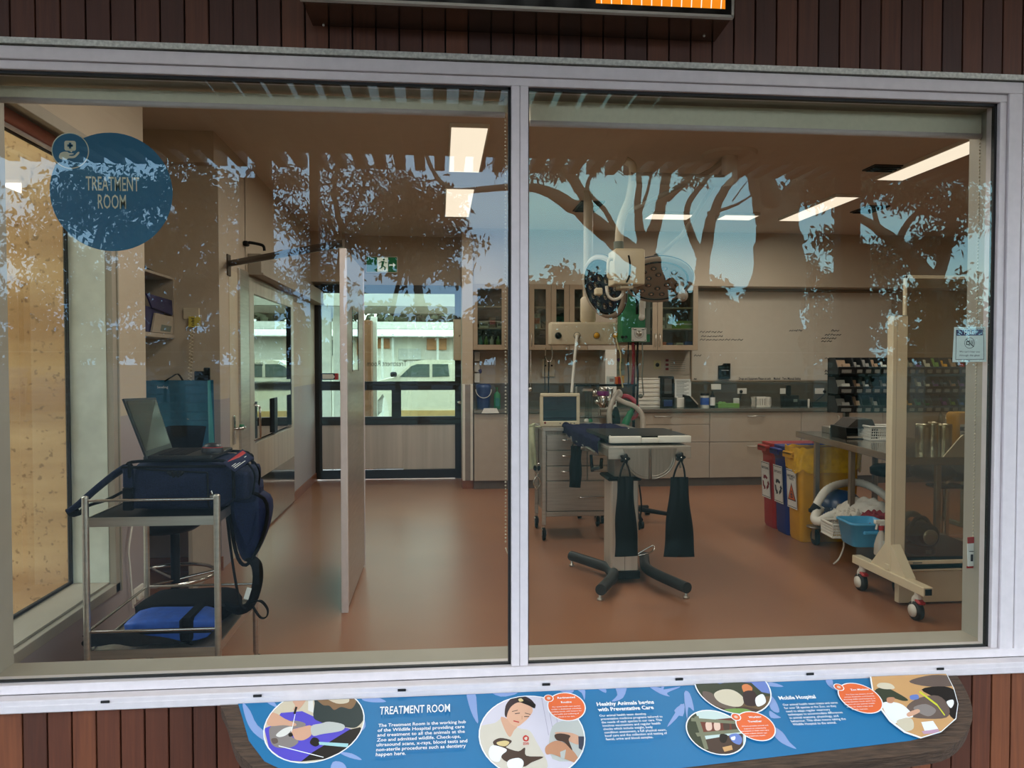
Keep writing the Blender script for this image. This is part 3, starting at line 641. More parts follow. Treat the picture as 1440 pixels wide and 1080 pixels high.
for u0, u1, v0, v1, mt in ((530, 548, 476, 490, 'brick_far'), (560, 592, 490, 506, 'roof_white'), (600, 628, 476, 492, 'brick_far'), (640, 680, 476, 500, 'brick_far'), (440, 480, 478, 500, 'car_glass')):
    e0, e1, e2, e3 = yq(u0, u1, v0, v1, 20.5); M().box(e0, e1, 20.5, 20.6, e2, e3, 0, .01).obj('window_panel', [mt], t)
for u in (536, 614, 551): e0, e1, e2, e3 = yq(u, u + 3, 470, 520, 20); M().box(e0, e1, 20, 20.1, GZ, e3, 0).obj('veranda_post', ['roof_white'], t)
for i, (x, r) in enumerate(((-14, 3.2), (-7, 3.6), (0, 3.4), (6, 3.8), (12, 3.2), (-21, 3.5))):
    t = thing('yard_tree', '%s bushy olive tree behind the yard building' % ORD[i], 'tree', (x, 34, GZ))
    M().tube([(x, 34, GZ), (x + .2, 34, 3)], [.25, .15], 8).obj('trunk', ['bark'], t)
    m = M(); leaves(m, [(x, 34, 3.4, r, .7), (x + 2, 34.5, 4.2, r * .8, .7), (x - 2, 33.5, 3.8, r * .8, .7)], 1500, .5, .2); m.obj('foliage', ['leaf_dark'], t)
# ================================================================== ON THE FRONT OF THE BUILDING
# television above the window
zt_ = 2.553
a = az(424, 0, zt_); b = az(1033, 21, zt_); yf = a.y; yb_ = -.017
pm('bronze_metal', '8a7866', .12, .9, var=.08); pm('screen_black', '050505', .15)
t = thing('television', 'wall-mounted outdoor screen in a metal case above the window', 'television', ((a.x+b.x)/2, -.02, zt_))
xl, xr = at(440, 38, yb_).x, at(1005, 53, yb_).x
m = M(); H = .52
m.add([(a.x, yf, zt_), (b.x, yf, zt_), (xr, yb_, zt_), (xl, yb_, zt_), (a.x, yf, zt_ + H), (b.x, yf, zt_ + H), (xr, yb_, zt_ + H), (xl, yb_, zt_ + H)],
      [(0, 3, 2, 1), (4, 5, 6, 7), (1, 2, 6, 5), (0, 4, 7, 3), (2, 3, 7, 6)]); m.obj('case', ['bronze_metal'], t)
m = M(); m.box(a.x - .004, b.x + .004, yf - .012, yf + .004, zt_ - .003, zt_ + .006, 0, .001); m.box(a.x - .004, a.x + .004, yf - .012, yf, zt_, zt_ + H); m.box(b.x - .004, b.x + .004, yf - .012, yf, zt_, zt_ + H); m.obj('frame', ['steel'], t)
s_ = M().box(a.x + .004, b.x - .004, yf - .008, yf, zt_ + .006, zt_ + H).obj('screen', ['screen_black'], t)
emis('screen_orange', 'f08a1e', 1.1); emis('screen_white', 'fff2d8', 1.2)
m = M(); zl = zt_ + .024; q0 = at(838, 2, yf - .009).x; q1 = at(1020, 2, yf - .009).x
m.poly([(q0, yf - .009, zl), (q1, yf - .009, zl), (q1, yf - .009, zl + .42), (q0, yf - .009, zl + .42)], 0)
for k in range(13):
    x = q0 + (q1 - q0) * (k + .5) / 13; m.poly([(x, yf - .0095, zl), (x + .003, yf - .0095, zl), (x + .03 * (k - 4) / 8, yf - .0095, zl + .4), (x + .03 * (k - 4) / 8 - .004, yf - .0095, zl + .4)], 1)
m.obj('picture', ['screen_orange', 'screen_white'], t)
for u, v in ((455, 35), (990, 50)): q = az(u, v, zt_); M().ball((q.x, q.y, zt_ - .001), .004, 8).obj('screw', ['steel'], t)

# ---------------- information board: printed graphic on a slab of rough timber, tilted like a lectern
TA = math.radians(19); BO = Vector((0, -.082, .447)); BN = Vector((0, -math.sin(TA), math.cos(TA))); BD = Vector((0, -math.cos(TA), -math.sin(TA))); BX = Vector((1, 0, 0))
def bc(u, v): p = on_plane(u, v, BO, BN) - BO; return (p.x, p.dot(BD))
def b3(a, s, h=0): return BO + BX*a + BD*s + BN*h
pm('slab_wood', '4d3a2c', .75, var=.45, scale=14, stretch=(1.2, 9, 9), bump=.6)
hexes = ['2476a8', '8fa6d6', 'f4f6f6', 'ef6f3c', 'd8c9ae', '5b50c8', '1b1614', '2f3b3a', '8b6a4a', '8f8580', 'e8e4dc', 'dba98c', 'c4c6c0', 'a8d6d8', 'd9d3de', 'd8cfbf', 'e3b193', '37282a', '4b382f', 'dfc78c',
         'c8906e', '3c4050', 'c8322c', '6f86c8', '39402f', '6a543c', 'd9cdb4', 'dc8450', '769c4e', 'd2a26c', '7d7f66', '70382c', 'cfe0dc', '6b5a52', 'd8d83a', 'b9a294', 'e9c8b4', 'c9a0b8', '8a4a40', 'b0a8b8']
GM = []
for h in hexes: pm('print_' + h, h, .45, var=.02, scale=6, spec=.3); GM.append('print_' + h)
gi = {h: i for i, h in enumerate(hexes)}
class Gfx:
    def __init__(s): s.m = M(); s.h = .0008
    def clip(s, P, C):
        for i in range(len(C)):
            (x0, y0), (x1, y1) = C[i], C[(i+1) % len(C)]; out = []
            ins = lambda p: (x1-x0)*(p[1]-y0) - (y1-y0)*(p[0]-x0) >= -1e-9
            for j in range(len(P)):
                p, q = P[j], P[(j+1) % len(P)]; a, b = ins(p), ins(q)
                if a: out.append(p)
                if a != b:
                    d = (x1-x0)*(q[1]-p[1]) - (y1-y0)*(q[0]-p[0]); t = ((x1-x0)*(y0-p[1]) - (y1-y0)*(x0-p[0])) / d
                    out.append((p[0] + (q[0]-p[0])*t, p[1] + (q[1]-p[1])*t))
            P = out
            if len(P) < 3: return []
        return P
    def put(s, P, c, clip=None):
        if clip is not None: P = s.clip(P, clip)
        if len(P) >= 3: s.m.poly([b3(a, t, s.h) for a, t in P], gi[c]); s.h += .00005
    def px(s, pts, c, clip=None, sm=0):
        P = [bc(*p) for p in pts]
        if sm: P = [(q.x, q.y) for q in smooth_path([(a, b, 0) for a, b in P], sm, True)]
        s.put(P, c, clip)
    def line(s, p, q, w, c, clip=None):
        a, b = Vector(p), Vector(q); n = Vector((-(b-a).y, (b-a).x)).normalized() * w / 2
        s.px([tuple(a+n), tuple(b+n), tuple(b-n), tuple(a-n)], c, clip)
def disc(u, v, r, n=40):
    a, s = bc(u, v); R = (bc(u + r, v)[0] - a); return [(a + R*math.cos(2*PI*k/n), s + R*math.sin(2*PI*k/n)) for k in range(n)]
def under(P): return [(a, max(s, .001)) for a, s in P]
g = Gfx()
outline = [(338, 980), (341, 1010), (350, 1042), (372, 1071), (420, 1094), (520, 1108), (720, 1106), (960, 1080), (1130, 1060), (1280, 1042), (1322, 1031), (1343, 1013), (1347, 992), (1341, 970), (1330, 950)]
OB = [bc(*p) for p in outline]; OB[0] = (OB[0][0], .001); OB[-1] = (OB[-1][0], .001)
g.put(OB, '2476a8')
TOPC = [(-3, .001), (3, .001), (3, 2), (-3, 2)]
leafs = [[(341, 988), (352, 1000), (362, 1020), (388, 1042), (376, 1044), (356, 1030), (346, 1012)], [(372, 983), (383, 985), (390, 995), (378, 990)], [(511, 980), (530, 981), (543, 987), (525, 988), (510, 985)], [(476, 1058), (495, 1060), (509, 1069), (492, 1066)], [(468, 1072), (482, 1073), (487, 1084), (466, 1088)], [(512, 1012), (514, 1022), (508, 1028)],
 [(656, 973), (668, 974), (671, 1000), (672, 1018), (662, 1000)], [(688, 972), (712, 975), (728, 972), (724, 977), (704, 980)], [(787, 972), (806, 968), (804, 975)], [(808, 968), (822, 968), (822, 985), (818, 975)], [(838, 967), (850, 966), (852, 975)], [(866, 966), (881, 964), (876, 982), (860, 987), (868, 978)],
 [(912, 965), (930, 968), (934, 970), (955, 966), (954, 968), (938, 975), (942, 980), (928, 976)], [(938, 1023), (950, 1002), (958, 990), (957, 1004)], [(930, 964), (934, 966), (931, 972)], [(1067, 962), (1085, 960), (1102, 966), (1085, 966)], [(1078, 975), (1090, 985), (1096, 1002), (1084, 998)], [(1082, 1000), (1092, 1006), (1098, 1010), (1084, 1010)],
 [(1086, 1022), (1100, 1030), (1110, 1044), (1120, 1054), (1100, 1046), (1088, 1034)], [(1161, 957), (1170, 956), (1172, 964), (1178, 972), (1166, 966)], [(962, 975), (970, 976), (976, 1000), (968, 995), (966, 1012)], [(948, 1000), (962, 990), (960, 1008)]]
for l in leafs: g.px(l, '8fa6d6', TOPC, 3)
def ringed(u, v, r, bgc):
    g.put(disc(u, v, r + 1.8), 'f4f6f6', TOPC); D = disc(u, v, r); C = g.clip(D, TOPC); g.put(C, bgc); return C
# photo 1: hands treating a small grey animal on a purple towel
C = ringed(442.5, 1018, 68, 'd8c9ae'); f6 = lambda L: [(370 + x/6, 970 + y/6) for x, y in L]
S = lambda L, c, sm=4, f=f6: g.px(f(L), c, C, sm)
S([(380, 90), (420, 80), (430, 200), (380, 180)], 'e8e4dc', 0)
S([(150, 200), (330, 185), (480, 255), (600, 300), (740, 335), (500, 480), (330, 610), (180, 600), (50, 500), (10, 330), (90, 300)], '5b50c8', 0)
S([(730, 340), (820, 320), (860, 380), (700, 510), (520, 590), (320, 610), (420, 530)], '1b1614', 0)
S([(440, 60), (600, 60), (760, 70), (850, 140), (860, 230), (790, 320), (690, 320), (560, 300), (480, 275), (425, 235), (435, 120)], '2f3b3a')
S([(455, 50), (780, 50), (790, 95), (745, 165), (660, 150), (600, 175), (560, 140), (500, 130)], '8b6a4a'); S([(520, 60), (700, 60), (720, 110), (620, 120)], 'd8c9ae')
S([(60, 320), (150, 285), (260, 265), (350, 285), (350, 315), (260, 335), (245, 400), (300, 440), (240, 490), (130, 495), (75, 465), (55, 400)], '8f8580')
S([(110, 385), (170, 335), (235, 315), (245, 335), (200, 385), (140, 405)], 'e8e4dc'); S([(215, 375), (245, 368), (250, 395), (220, 400)], '1b1614'); S([(70, 420), (115, 415), (125, 450), (85, 460)], '33' '402f' if False else '6b5a52')
S([(40, 200), (110, 205), (185, 250), (275, 290), (265, 312), (170, 305), (40, 305)], 'dba98c'); S([(250, 100), (290, 72), (365, 72), (345, 120), (300, 170), (255, 175), (270, 140)], 'dba98c')
S([(240, 345), (330, 320), (405, 308), (412, 380), (345, 430), (275, 425), (250, 380)], 'dba98c'); S([(408, 312), (490, 290), (560, 275), (680, 300), (665, 350), (500, 380), (418, 392)], 'c4c6c0')
g.line((416, 1001), (410, 1030), 1, 'f4f6f6', C); g.line((417, 995), (414, 1005), 3, '1b1614', C)
S([(395, 455), (420, 410), (465, 420), (475, 465), (440, 485)], '1b1614'); S([(470, 445), (720, 460), (715, 492), (475, 470)], 'a8d6d8', 0)
g.line((392, 1050), (455, 1066), 1.2, 'f4f6f6', C)
# photo 2: woman in a beige shirt holding a bird
C = ringed(748, 1034, 73, 'd9d3de'); f5 = lambda L: [(660 + x/4.8, 960 + y/4.8) for x, y in L]
S = lambda L, c, sm=4, f=f5: g.px(f(L), c, C, sm)
for x in (485, 520, 560): g.line((660 + x/4.8, 979), (660 + (x+50)/4.8, 1035), .7, 'b0a8b8', C)
S([(560, 300), (700, 260), (790, 300), (790, 500), (560, 520)], 'c4c6c0')
S([(60, 310), (170, 278), (225, 250), (330, 310), (405, 330), (450, 400), (530, 570), (400, 620), (200, 620), (110, 540), (70, 420)], 'd8cfbf')
S([(215, 235), (320, 290), (300, 330), (272, 372), (235, 315)], 'dba98c')
S([(258, 150), (320, 118), (395, 140), (428, 190), (405, 235), (365, 275), (320, 302), (270, 272), (240, 205)], 'e3b193')
S([(238, 215), (250, 150), (300, 103), (380, 100), (432, 135), (444, 178), (415, 165), (340, 138), (290, 160), (262, 200), (250, 240)], '37282a')
S([(322, 118), (345, 105), (400, 130), (445, 150), (438, 178), (400, 160), (350, 140)], '1b1614'); S([(330, 118), (350, 112), (365, 128), (340, 134)], 'dfc78c')
g.line((724, 1005), (731, 1004), 1, '37282a', C); g.line((737, 1009), (744, 1009), 1, '37282a', C); g.line((734, 1008), (734, 1013), .8, 'c8906e', C); g.line((722, 1015), (730, 1017), 1.5, 'c8322c', C); g.line((720, 1002), (728, 1000), .8, '37282a', C); g.line((738, 1004), (746, 1006), .8, '37282a', C)
S([(160, 405), (210, 380), (285, 398), (262, 430), (250, 445), (330, 470), (375, 445), (385, 500), (500, 508), (420, 545), (360, 575), (250, 540), (215, 505), (240, 470), (180, 440)], '4b382f'); S([(185, 410), (240, 398), (270, 410), (245, 435), (200, 430)], 'dfc78c')
S([(155, 430), (240, 450), (250, 470), (220, 495), (200, 540), (150, 530), (130, 480)], 'f4f6f6'); S([(260, 535), (330, 515), (365, 540), (350, 585), (270, 590)], 'f4f6f6')
S([(515, 440), (580, 400), (650, 420), (725, 500), (730, 550), (640, 520), (560, 490), (520, 490)], 'c8906e'); S([(575, 345), (680, 345), (745, 375), (735, 425), (660, 395)], 'dba98c'); S([(735, 370), (785, 370), (785, 480), (738, 450)], '3c4050', 0)
S([(575, 360), (620, 350), (680, 365), (670, 395), (695, 465), (640, 410), (590, 395)], '4b382f'); S([(612, 475), (652, 458), (642, 520), (618, 520)], 'c4c6c0', 0)
S([(362, 375), (380, 362), (400, 375), (398, 398), (380, 404), (364, 396)], 'c8322c'); S([(372, 378), (390, 374), (388, 394), (374, 392)], 'd8cfbf')
def word(txt, u0, v0, u1, size, c='f4f6f6', bold=.0, al='L'):
    a0, s0 = bc(u0, v0); a1, s1 = bc(u1, v0); cm = M()
    cm.text(txt, b3(a0 if al == 'L' else (a0+a1)/2, s0, g.h), BX, -BD, gi[c], size=size, width=a1 - a0, align=al, bold=bold)
    g.m.v += cm.v and []; k = len(g.m.v); g.m.v += cm.v; g.m.f += [[k+i for i in f] for f in cm.f]; g.m.mi += cm.mi; g.m.sm += cm.sm
word('ZOO', 735.5, 1049, 744, .012, 'c8322c', .03)
# orange bubbles
def bubble(u, v, r, su, sv, title, lines, tw, lw, tsz=.011, lsz=.0062):
    D = disc(u, v, r + 1.6); g.put(D, 'f4f6f6', TOPC); g.put(disc(u, v, r), 'ef6f3c', TOPC); g.put(disc(su, sv, 7), 'f4f6f6', TOPC); g.put(disc(su, sv, 5.8), 'ef6f3c', TOPC); g.put(disc(su, sv, 2.6, 12), 'e9c8b4', TOPC); g.h += .0003
    v0 = v - r*.36 - (len(title)-1)*1.5
    for i, l in enumerate(title): word(l, u - tw[i]/2, v0 + i*6.2, u + tw[i]/2, tsz, bold=.03, al='C')
    v1 = v0 + len(title)*6 + .3
    for i, l in enumerate(lines): word(l, u - lw[i]/2, v1 + i*3.5, u + lw[i]/2, lsz, 'f4f6f6', .01, 'C')
bubble(796.5, 995, 25.5, 771.5, 983.5, ['Regimented', 'Routine'], ['Our animal health team operate', 'under a dedicated schedule', 'working closely with keepers for', 'the health and wellbeing of', 'animals in our care.'], [25, 15], [40, 42, 44, 36, 24])
# photos 3 and 4
C = ringed(1029.5, 967, 50.5, '6f86c8'); f3 = lambda L: [(960 + x/3.43, 940 + y/3.43) for x, y in L]
S = lambda L, c, sm=4, f=f3: g.px(f(L), c, C, sm)
S([(50, 60), (180, 80), (230, 70), (330, 75), (380, 120), (430, 130), (430, 170), (50, 170)], '39402f', 0); S([(50, 150), (430, 140), (430, 260), (50, 260)], '6a543c', 0); S([(60, 200), (300, 190), (420, 215), (420, 260), (60, 260)], '4b382f', 0)
S([(95, 118), (140, 125), (165, 155), (240, 185), (258, 205), (225, 207), (150, 180), (110, 160)], '6b5a52'); S([(150, 130), (190, 108), (245, 112), (292, 148), (285, 185), (240, 190), (175, 168)], 'd9cdb4')
S([(285, 90), (310, 82), (335, 100), (325, 125), (295, 122)], 'dc8450'); S([(292, 122), (340, 115), (360, 150), (355, 185), (300, 180)], '37282a'); S([(350, 150), (385, 130), (400, 170), (360, 190)], 'f4f6f6'); S([(200, 205), (290, 200), (330, 215), (250, 225)], '769c4e')
C = ringed(1006, 1031, 39, 'cfe0dc'); S = lambda L, c, sm=4, f=f3: g.px(f(L), c, C, sm)
S([(10, 230), (60, 215), (130, 400), (180, 420), (20, 400)], '39402f', 0); S([(80, 260), (290, 240), (290, 300), (90, 320)], '70382c', 0)
for x in (110, 150, 195, 235): S([(x, 270), (x+25, 262), (x+30, 300), (x+5, 305)], '4b382f' if x % 2 else 'e9c8b4')
S([(40, 245), (280, 262), (280, 276), (40, 262)], '7d7f66', 0); S([(60, 318), (290, 298), (290, 314), (70, 336)], '7d7f66', 0); S([(55, 240), (75, 236), (125, 395), (105, 400)], '7d7f66', 0)
S([(110, 350), (290, 320), (290, 420), (130, 420)], '4b382f', 0); S([(180, 325), (215, 330), (205, 365), (180, 360)], '1b1614'); S([(225, 330), (262, 322), (285, 345), (275, 375), (240, 362)], '6f86c8'); S([(232, 340), (252, 335), (250, 352), (235, 352)], 'f4f6f6'); S([(190, 388), (235, 378), (240, 400), (200, 410)], 'd2a26c', 0)
bubble(1062, 1023, 25.5, 1034.5, 1010.5, ['Working', 'Together'], ['Where possible animals are', 'trained to voluntarily', 'participate in their own care', 'which makes check-ups', 'and treatment easier.'], [18, 20], [38, 32, 40, 34, 30])
# photo 5: keepers around a sedated animal on sand
P5 = [bc(*p) for p in ((1222, 950), (1226, 975), (1236, 998), (1250, 1017), (1271, 1033), (1294, 1041), (1323, 1032), (1344, 1013.5), (1347, 992), (1341, 970), (1331, 950))]; P5 = g.clip(P5[::-1] if sum((P5[i][0]*P5[(i+1) % 11][1] - P5[(i+1) % 11][0]*P5[i][1]) for i in range(11)) < 0 else P5, TOPC)
g.put(P5, 'f4f6f6'); C = [(a + .006, s - .003) if i < 0 else (a, s) for i, (a, s) in enumerate(P5)]
P5b = [bc(*p) for p in ((1224, 950), (1228, 975), (1238, 997), (1252, 1015), (1273, 1031), (1295, 1039), (1323, 1030.5), (1343, 1012.5), (1346, 992), (1340, 970), (1330, 950))]; C = g.clip(P5b[::-1] if sum((P5b[i][0]*P5b[(i+1) % 11][1] - P5b[(i+1) % 11][0]*P5b[i][1]) for i in range(11)) < 0 else P5b, TOPC); g.put(C, 'd2a26c')
S = lambda L, c, sm=4, f=f3: g.px(f(L), c, C, sm)
S([(1090, 70), (1200, 40), (1310, 50), (1310, 90), (1180, 95)], '6b5a52'); S([(1150, 110), (1260, 95), (1320, 130), (1330, 250), (1290, 240), (1250, 170)], '1b1614'); S([(1080, 190), (1140, 150), (1230, 140), (1280, 190), (1270, 245), (1150, 250), (1090, 235)], '6b5a52'); S([(1110, 200), (1170, 180), (1220, 210), (1180, 240)], '8f8580')
g.line((960 + 1140/3.43, 940 + 120/3.43), (960 + 1225/3.43, 940 + 185/3.43), 2.5, 'd8d83a', C); g.line((960 + 1225/3.43, 940 + 185/3.43), (960 + 1262/3.43, 940 + 235/3.43), 1.6, 'd8d83a', C)
S([(925, 115), (975, 100), (1040, 130), (1085, 160), (1060, 165), (1000, 150), (990, 180), (930, 175)], '39402f'); S([(935, 95), (950, 78), (1000, 82), (1020, 105), (970, 108)], 'd9cdb4'); S([(960, 180), (1000, 170), (1060, 185), (1110, 240), (1060, 250), (1020, 275), (985, 240)], 'f4f6f6'); S([(985, 150), (1020, 150), (1010, 175), (985, 172)], 'c8906e'); S([(1080, 225), (1130, 205), (1140, 220), (1090, 242)], 'dba98c'); S([(1030, 262), (1100, 250), (1110, 300), (1060, 310)], 'd9cdb4')
S([(1095, 140), (1130, 135), (1135, 155), (1100, 160)], '6f86c8'); S([(1148, 268), (1205, 262), (1230, 300), (1165, 312)], 'f4f6f6', 0); S([(1150, 312), (1232, 302), (1235, 320), (1160, 326)], 'c9a0b8', 0); S([(1270, 170), (1300, 160), (1305, 180), (1290, 200)], 'f4f6f6')
bubble(1209, 984, 27.5, 1179, 969, ['Zoo Missions'], ['The Zoo has dozens of staff', 'across Australia and beyond,', 'sharing skills and helping to', 'bring species back with the', 'support of our animal health', 'team on field trips and', 'wildlife rescues.'], [26], [40, 44, 46, 46, 44, 38, 24])
g.h += .0004
word('TREATMENT ROOM', 533.5, 1008, 633, .046, 'f4f6f6', .012)
for i, (l, u0, u1) in enumerate((('The Treatment Room is the working hub', 532, 655.5), ('of the Wildlife Hospital providing care', 531, 653.5), ('and treatment to all the animals at the', 530.5, 654), ('Zoo and admitted wildlife. Check-ups,', 530, 648), ('ultrasound scans, x-rays, blood tests and', 529.5, 657.5), ('non-sterile procedures such as dentistry', 529, 655.5), ('happen here.', 528.5, 570.5))):
    word(l, u0, 1025.5 + i*6.85, u1, .0175, 'f4f6f6', .016)
word('Healthy Animals begins', 839.5, 995.8, 921, .0215, 'f4f6f6', .03); word('with Preventative Care', 841, 1003.4, 920.5, .0215, 'f4f6f6', .03)
for i, (l, u0, u1) in enumerate((('Our animal health team develop', 843, 909.5), ('preventative medicine programs tailored to', 845, 933), ('the needs of each species in our care. This', 846, 932), ('involves vaccinations and regular health', 847.5, 930), ('checks which include weight, body', 848.5, 919), ('condition assessment, a full physical exam,', 850, 938.5), ('hoof care and the collection and testing of', 851, 939.5), ('faecal, urine and blood samples.', 852, 919.5))):
    word(l, u0, 1011 + i*4.75, u1, .0125, 'f4f6f6', .012)
word('Mobile Hospital', 1096, 987, 1148.5, .0215, 'f4f6f6', .03)
for i, (l, u0, u1) in enumerate((('Our animal health team treats and cares', 1101, 1180), ('for over 58 species at the Zoo, so they', 1103, 1178), ('need to adapt regular veterinary', 1105.5, 1169), ('techniques to accommodate differences', 1108, 1187), ('in animal anatomy, physiology, and', 1110.5, 1181), ('behaviour. This often means taking the', 1112.5, 1191.5), ('Wildlife Hospital to the animal.', 1115, 1178))):
    word(l, u0, 995.6 + i*4.62, u1, .0125, 'f4f6f6', .012)
brd = thing('information_board', 'blue printed information board on a timber slab under the window', 'sign', (.4, -.1, .3))
# slab follows the graphic's outline, a little larger
so = [(312, 985), (318, 1010), (330, 1050), (352, 1075), (395, 1108), (500, 1125), (720, 1124), (960, 1098), (1150, 1075), (1290, 1060), (1340, 1048), (1364, 1022), (1367, 995), (1358, 970), (1346, 950)]
SB = [bc(*p) for p in so]; SB = [(a, max(s, .004)) for a, s in SB]; SB = [(q.x, max(q.y, .004)) for q in smooth_path([(a, s, 0) for a, s in SB], 3)]
M().prism(SB, BO - BN*.05, BX, BD, BN*.0498, 0).obj('timber_slab', ['slab_wood'], brd)
g.m.obj('printed_panel', GM, brd)
for x in (-.3, 1.3): M().box(x, x + .06, -.3, -.017, .28, .345, 0, .004).obj('bracket', ['black'], brd)

# ---------------- round decal and small notice stuck inside the glass
yd = .004
c = at(157, 270, yd); r = (at(243, 270, yd).x - at(70, 270, yd).x) / 2
pm('decal_blue', '136289', .4, var=.03); pm('decal_cream', 'd9d6c2', .5, var=.02)
m = M(); circ = lambda cx, cz, r, y, n=56: [(cx + r*math.cos(2*PI*k/n), y, cz + r*math.sin(2*PI*k/n)) for k in range(n)]
m.poly(circ(c.x, c.z, r, yd), 0)
sc_ = r / 86.
c2 = at(99, 212, yd); m.poly(circ(c2.x, c2.z, 26*sc_, yd - .0006), 1); m.poly(circ(c2.x, c2.z, 24.6*sc_, yd - .0009), 0)
def dq(x, y): return Vector((c2.x + (x - 215)*sc_/5.4, yd - .0012, c2.z - (y - 228)*sc_/5.4))
rr = rrect(86, 78, 16, 4, 215, 190); m.poly([dq(a, b) for a, b in rr], 1); m.poly([dq(*q) for q in ((200, 225), (235, 225), (225, 242))], 1)
for q in ((206, 166, 224, 212), (194, 180, 236, 198)): m.poly([Vector((p.x, yd - .0015, p.z)) for p in (dq(q[0], q[3]), dq(q[2], q[3]), dq(q[2], q[1]), dq(q[0], q[1]))], 0)
hand = [(130, 275), (140, 250), (165, 238), (195, 238), (205, 246), (235, 248), (240, 255), (205, 262), (215, 268), (245, 265), (270, 238), (284, 238), (278, 254), (255, 278), (235, 286), (200, 288), (185, 300), (150, 296), (135, 290)]
m.poly([Vector((q.x, yd - .0012, q.y)) for q in smooth_path([(dq(*h).x, dq(*h).z, 0) for h in hand], 3, True)], 1)
q = at(121, 267.5, yd); q2 = at(196, 267.5, yd); m.text('TREATMENT', (q.x, yd - .001, q.z), (1, 0, 0), (0, 0, 1), 1, size=.062, width=q2.x - q.x, bold=.006)
q = at(138, 293, yd); q2 = at(177.5, 293, yd); m.text('ROOM', (q.x, yd - .001, q.z), (1, 0, 0), (0, 0, 1), 1, size=.062, width=q2.x - q.x, bold=.006)
solo('window_decal', m, ['decal_blue', 'decal_cream'], 'round blue treatment room decal on the left window pane', 'sign')
pm('notice_white', 'dfeceb', .35, var=.02); pm('notice_navy', '232f66', .4); pm('ink', '2c2c38', .6)
m = M(); P = lambda x, y, h=0: (lambda p: Vector((p.x, yd - h, p.z)))(at(1320 + x/12, 440 + y/12, yd))
m.poly([P(230, 832), P(806, 826), P(794, 232), P(262, 240)], 0)
m.poly([P(282, 792, .0004), P(766, 786, .0004), P(762, 254, .0004), P(292, 262, .0004)], 2); m.poly([P(290, 784, .0006), P(757, 778, .0006), P(753, 262, .0006), P(300, 270, .0006)], 0)
m.poly([P(300, 386, .0008), P(742, 380, .0008), P(744, 276, .0008), P(300, 284, .0008)], 1)
for x, y in ((510, 812), (512, 240)): m.poly([P(x - 14, y + 8, .0008), P(x + 14, y + 8, .0008), P(x + 14, y - 8, .0008), P(x - 14, y - 8, .0008)], 1)
m.text('Hello!', P(430, 362, .001), (1, 0, 0), (0, 0, 1), 0, size=.022, width=(P(612, 0) - P(430, 0)).x)
a0 = P(520, 508); R_ = (P(608, 508) - P(520, 508)).x
ring = lambda r0, r1, h, mi: m.rings([[Vector((a0.x + r*math.cos(2*PI*k/32), yd - h, a0.z + r*math.sin(2*PI*k/32))) for k in range(32)] for r in (r0, r1)], mi, False, False, False)
ring(R_, R_ * .92, .0008, 2)
m.poly([P(462, 540, .001), P(492, 540, .001), P(520, 556, .001), P(520, 460, .001), P(492, 480, .001), P(462, 480, .001)], 2); m.poly([P(474, 528, .0012), P(496, 528, .0012), P(508, 536, .0012), P(508, 482, .0012), P(496, 492, .0012), P(474, 492, .0012)], 0)
for x in (534, 552, 570): m.add([P(x, 470 - (x-534)*.4, .001), P(x + 9, 508, .001), P(x, 546 + (x-534)*.4, .001), P(x + 6, 548 + (x-534)*.4, .001), P(x + 17, 508, .001), P(x + 6, 468 - (x-534)*.4, .001)], [(0, 1, 4, 5), (1, 2, 3, 4)], 2)
m.poly([P(450, 444, .0013), P(458, 436, .0013), P(592, 570, .0013), P(584, 578, .0013)], 2)
m.text("We can't hear you", P(346, 668, .001), (1, 0, 0), (0, 0, 1), 2, size=.0085, width=(P(692, 0) - P(346, 0)).x); m.text('through the glass', P(346, 730, .001), (1, 0, 0), (0, 0, 1), 2, size=.0085, width=(P(688, 0) - P(346, 0)).x)
solo('paper_notice', m, ['notice_white', 'notice_navy', 'ink'], 'small laminated notice with navy band on the right window pane', 'notice')

# ---------------- roller blinds inside the window head
pm('blind_fabric', 'f0ecd6', .8, var=.03, scale=60); pm('blind_pink', 'c08070', .7, var=.05)
def blind(label, x0, x1, ztop, zmid, zbot, y, brackets, chain=None, flip=1, tagged=False):
    t = thing('roller_blind', label, 'blind', ((x0+x1)/2, y, ztop), 0, 'roller blinds in the window head')
    m = M(); R = (ztop - zmid) / 2
    m.box(x0, x1, y - .012, y - .008, zmid - .008, ztop); m.lathe([(R*.9, x0), (R*.9, x1)], (0, y + R*.7, (ztop+zmid)/2), 'x', 20); m.obj('fabric', ['blind_fabric'], t)
    M().lathe([(.001, x0 - .003), ((zmid-zbot)/2, x0 - .002), ((zmid-zbot)/2, x1 + .002), (.001, x1 + .003)], (0, y - .004, (zmid+zbot)/2), 'x', 14).obj('bottom_rail', ['alu'], t)
    for x in brackets: M().box(x - .006, x + .006, y - .02, y + .05, zmid - .01, ztop + .015, 0, .004).lathe([(.001, 0), (.028, 0), (.028, .012), (.001, .014)], (x - .012, y + .02, (ztop+zmid)/2), 'x', 14).obj('bracket', ['beige'], t)
    if chain:
        cm = M(); 
        for xx in chain[0]:
            n = int((chain[1] - chain[2]) / .012)
            for i in range(n): cm.ball((xx, chain[3], chain[1] - i*.012), .0032, 6)
        cm.tube([(chain[0][0], chain[3], chain[2] - .0), ((chain[0][0]+chain[0][1])/2, chain[3], chain[2] - .02), (chain[0][1], chain[3], chain[2])], .003, 6)
        cm.obj('bead_chain', ['beige'], t)
    return t
yb2 = .11
p0 = at(2, 121, yb2); p1 = at(700, 149, yb2); z1, z2, z3 = at(600, 141, yb2).z, at(600, 154, yb2).z, at(600, 163, yb2).z
ch = at(711, 770, yb2)
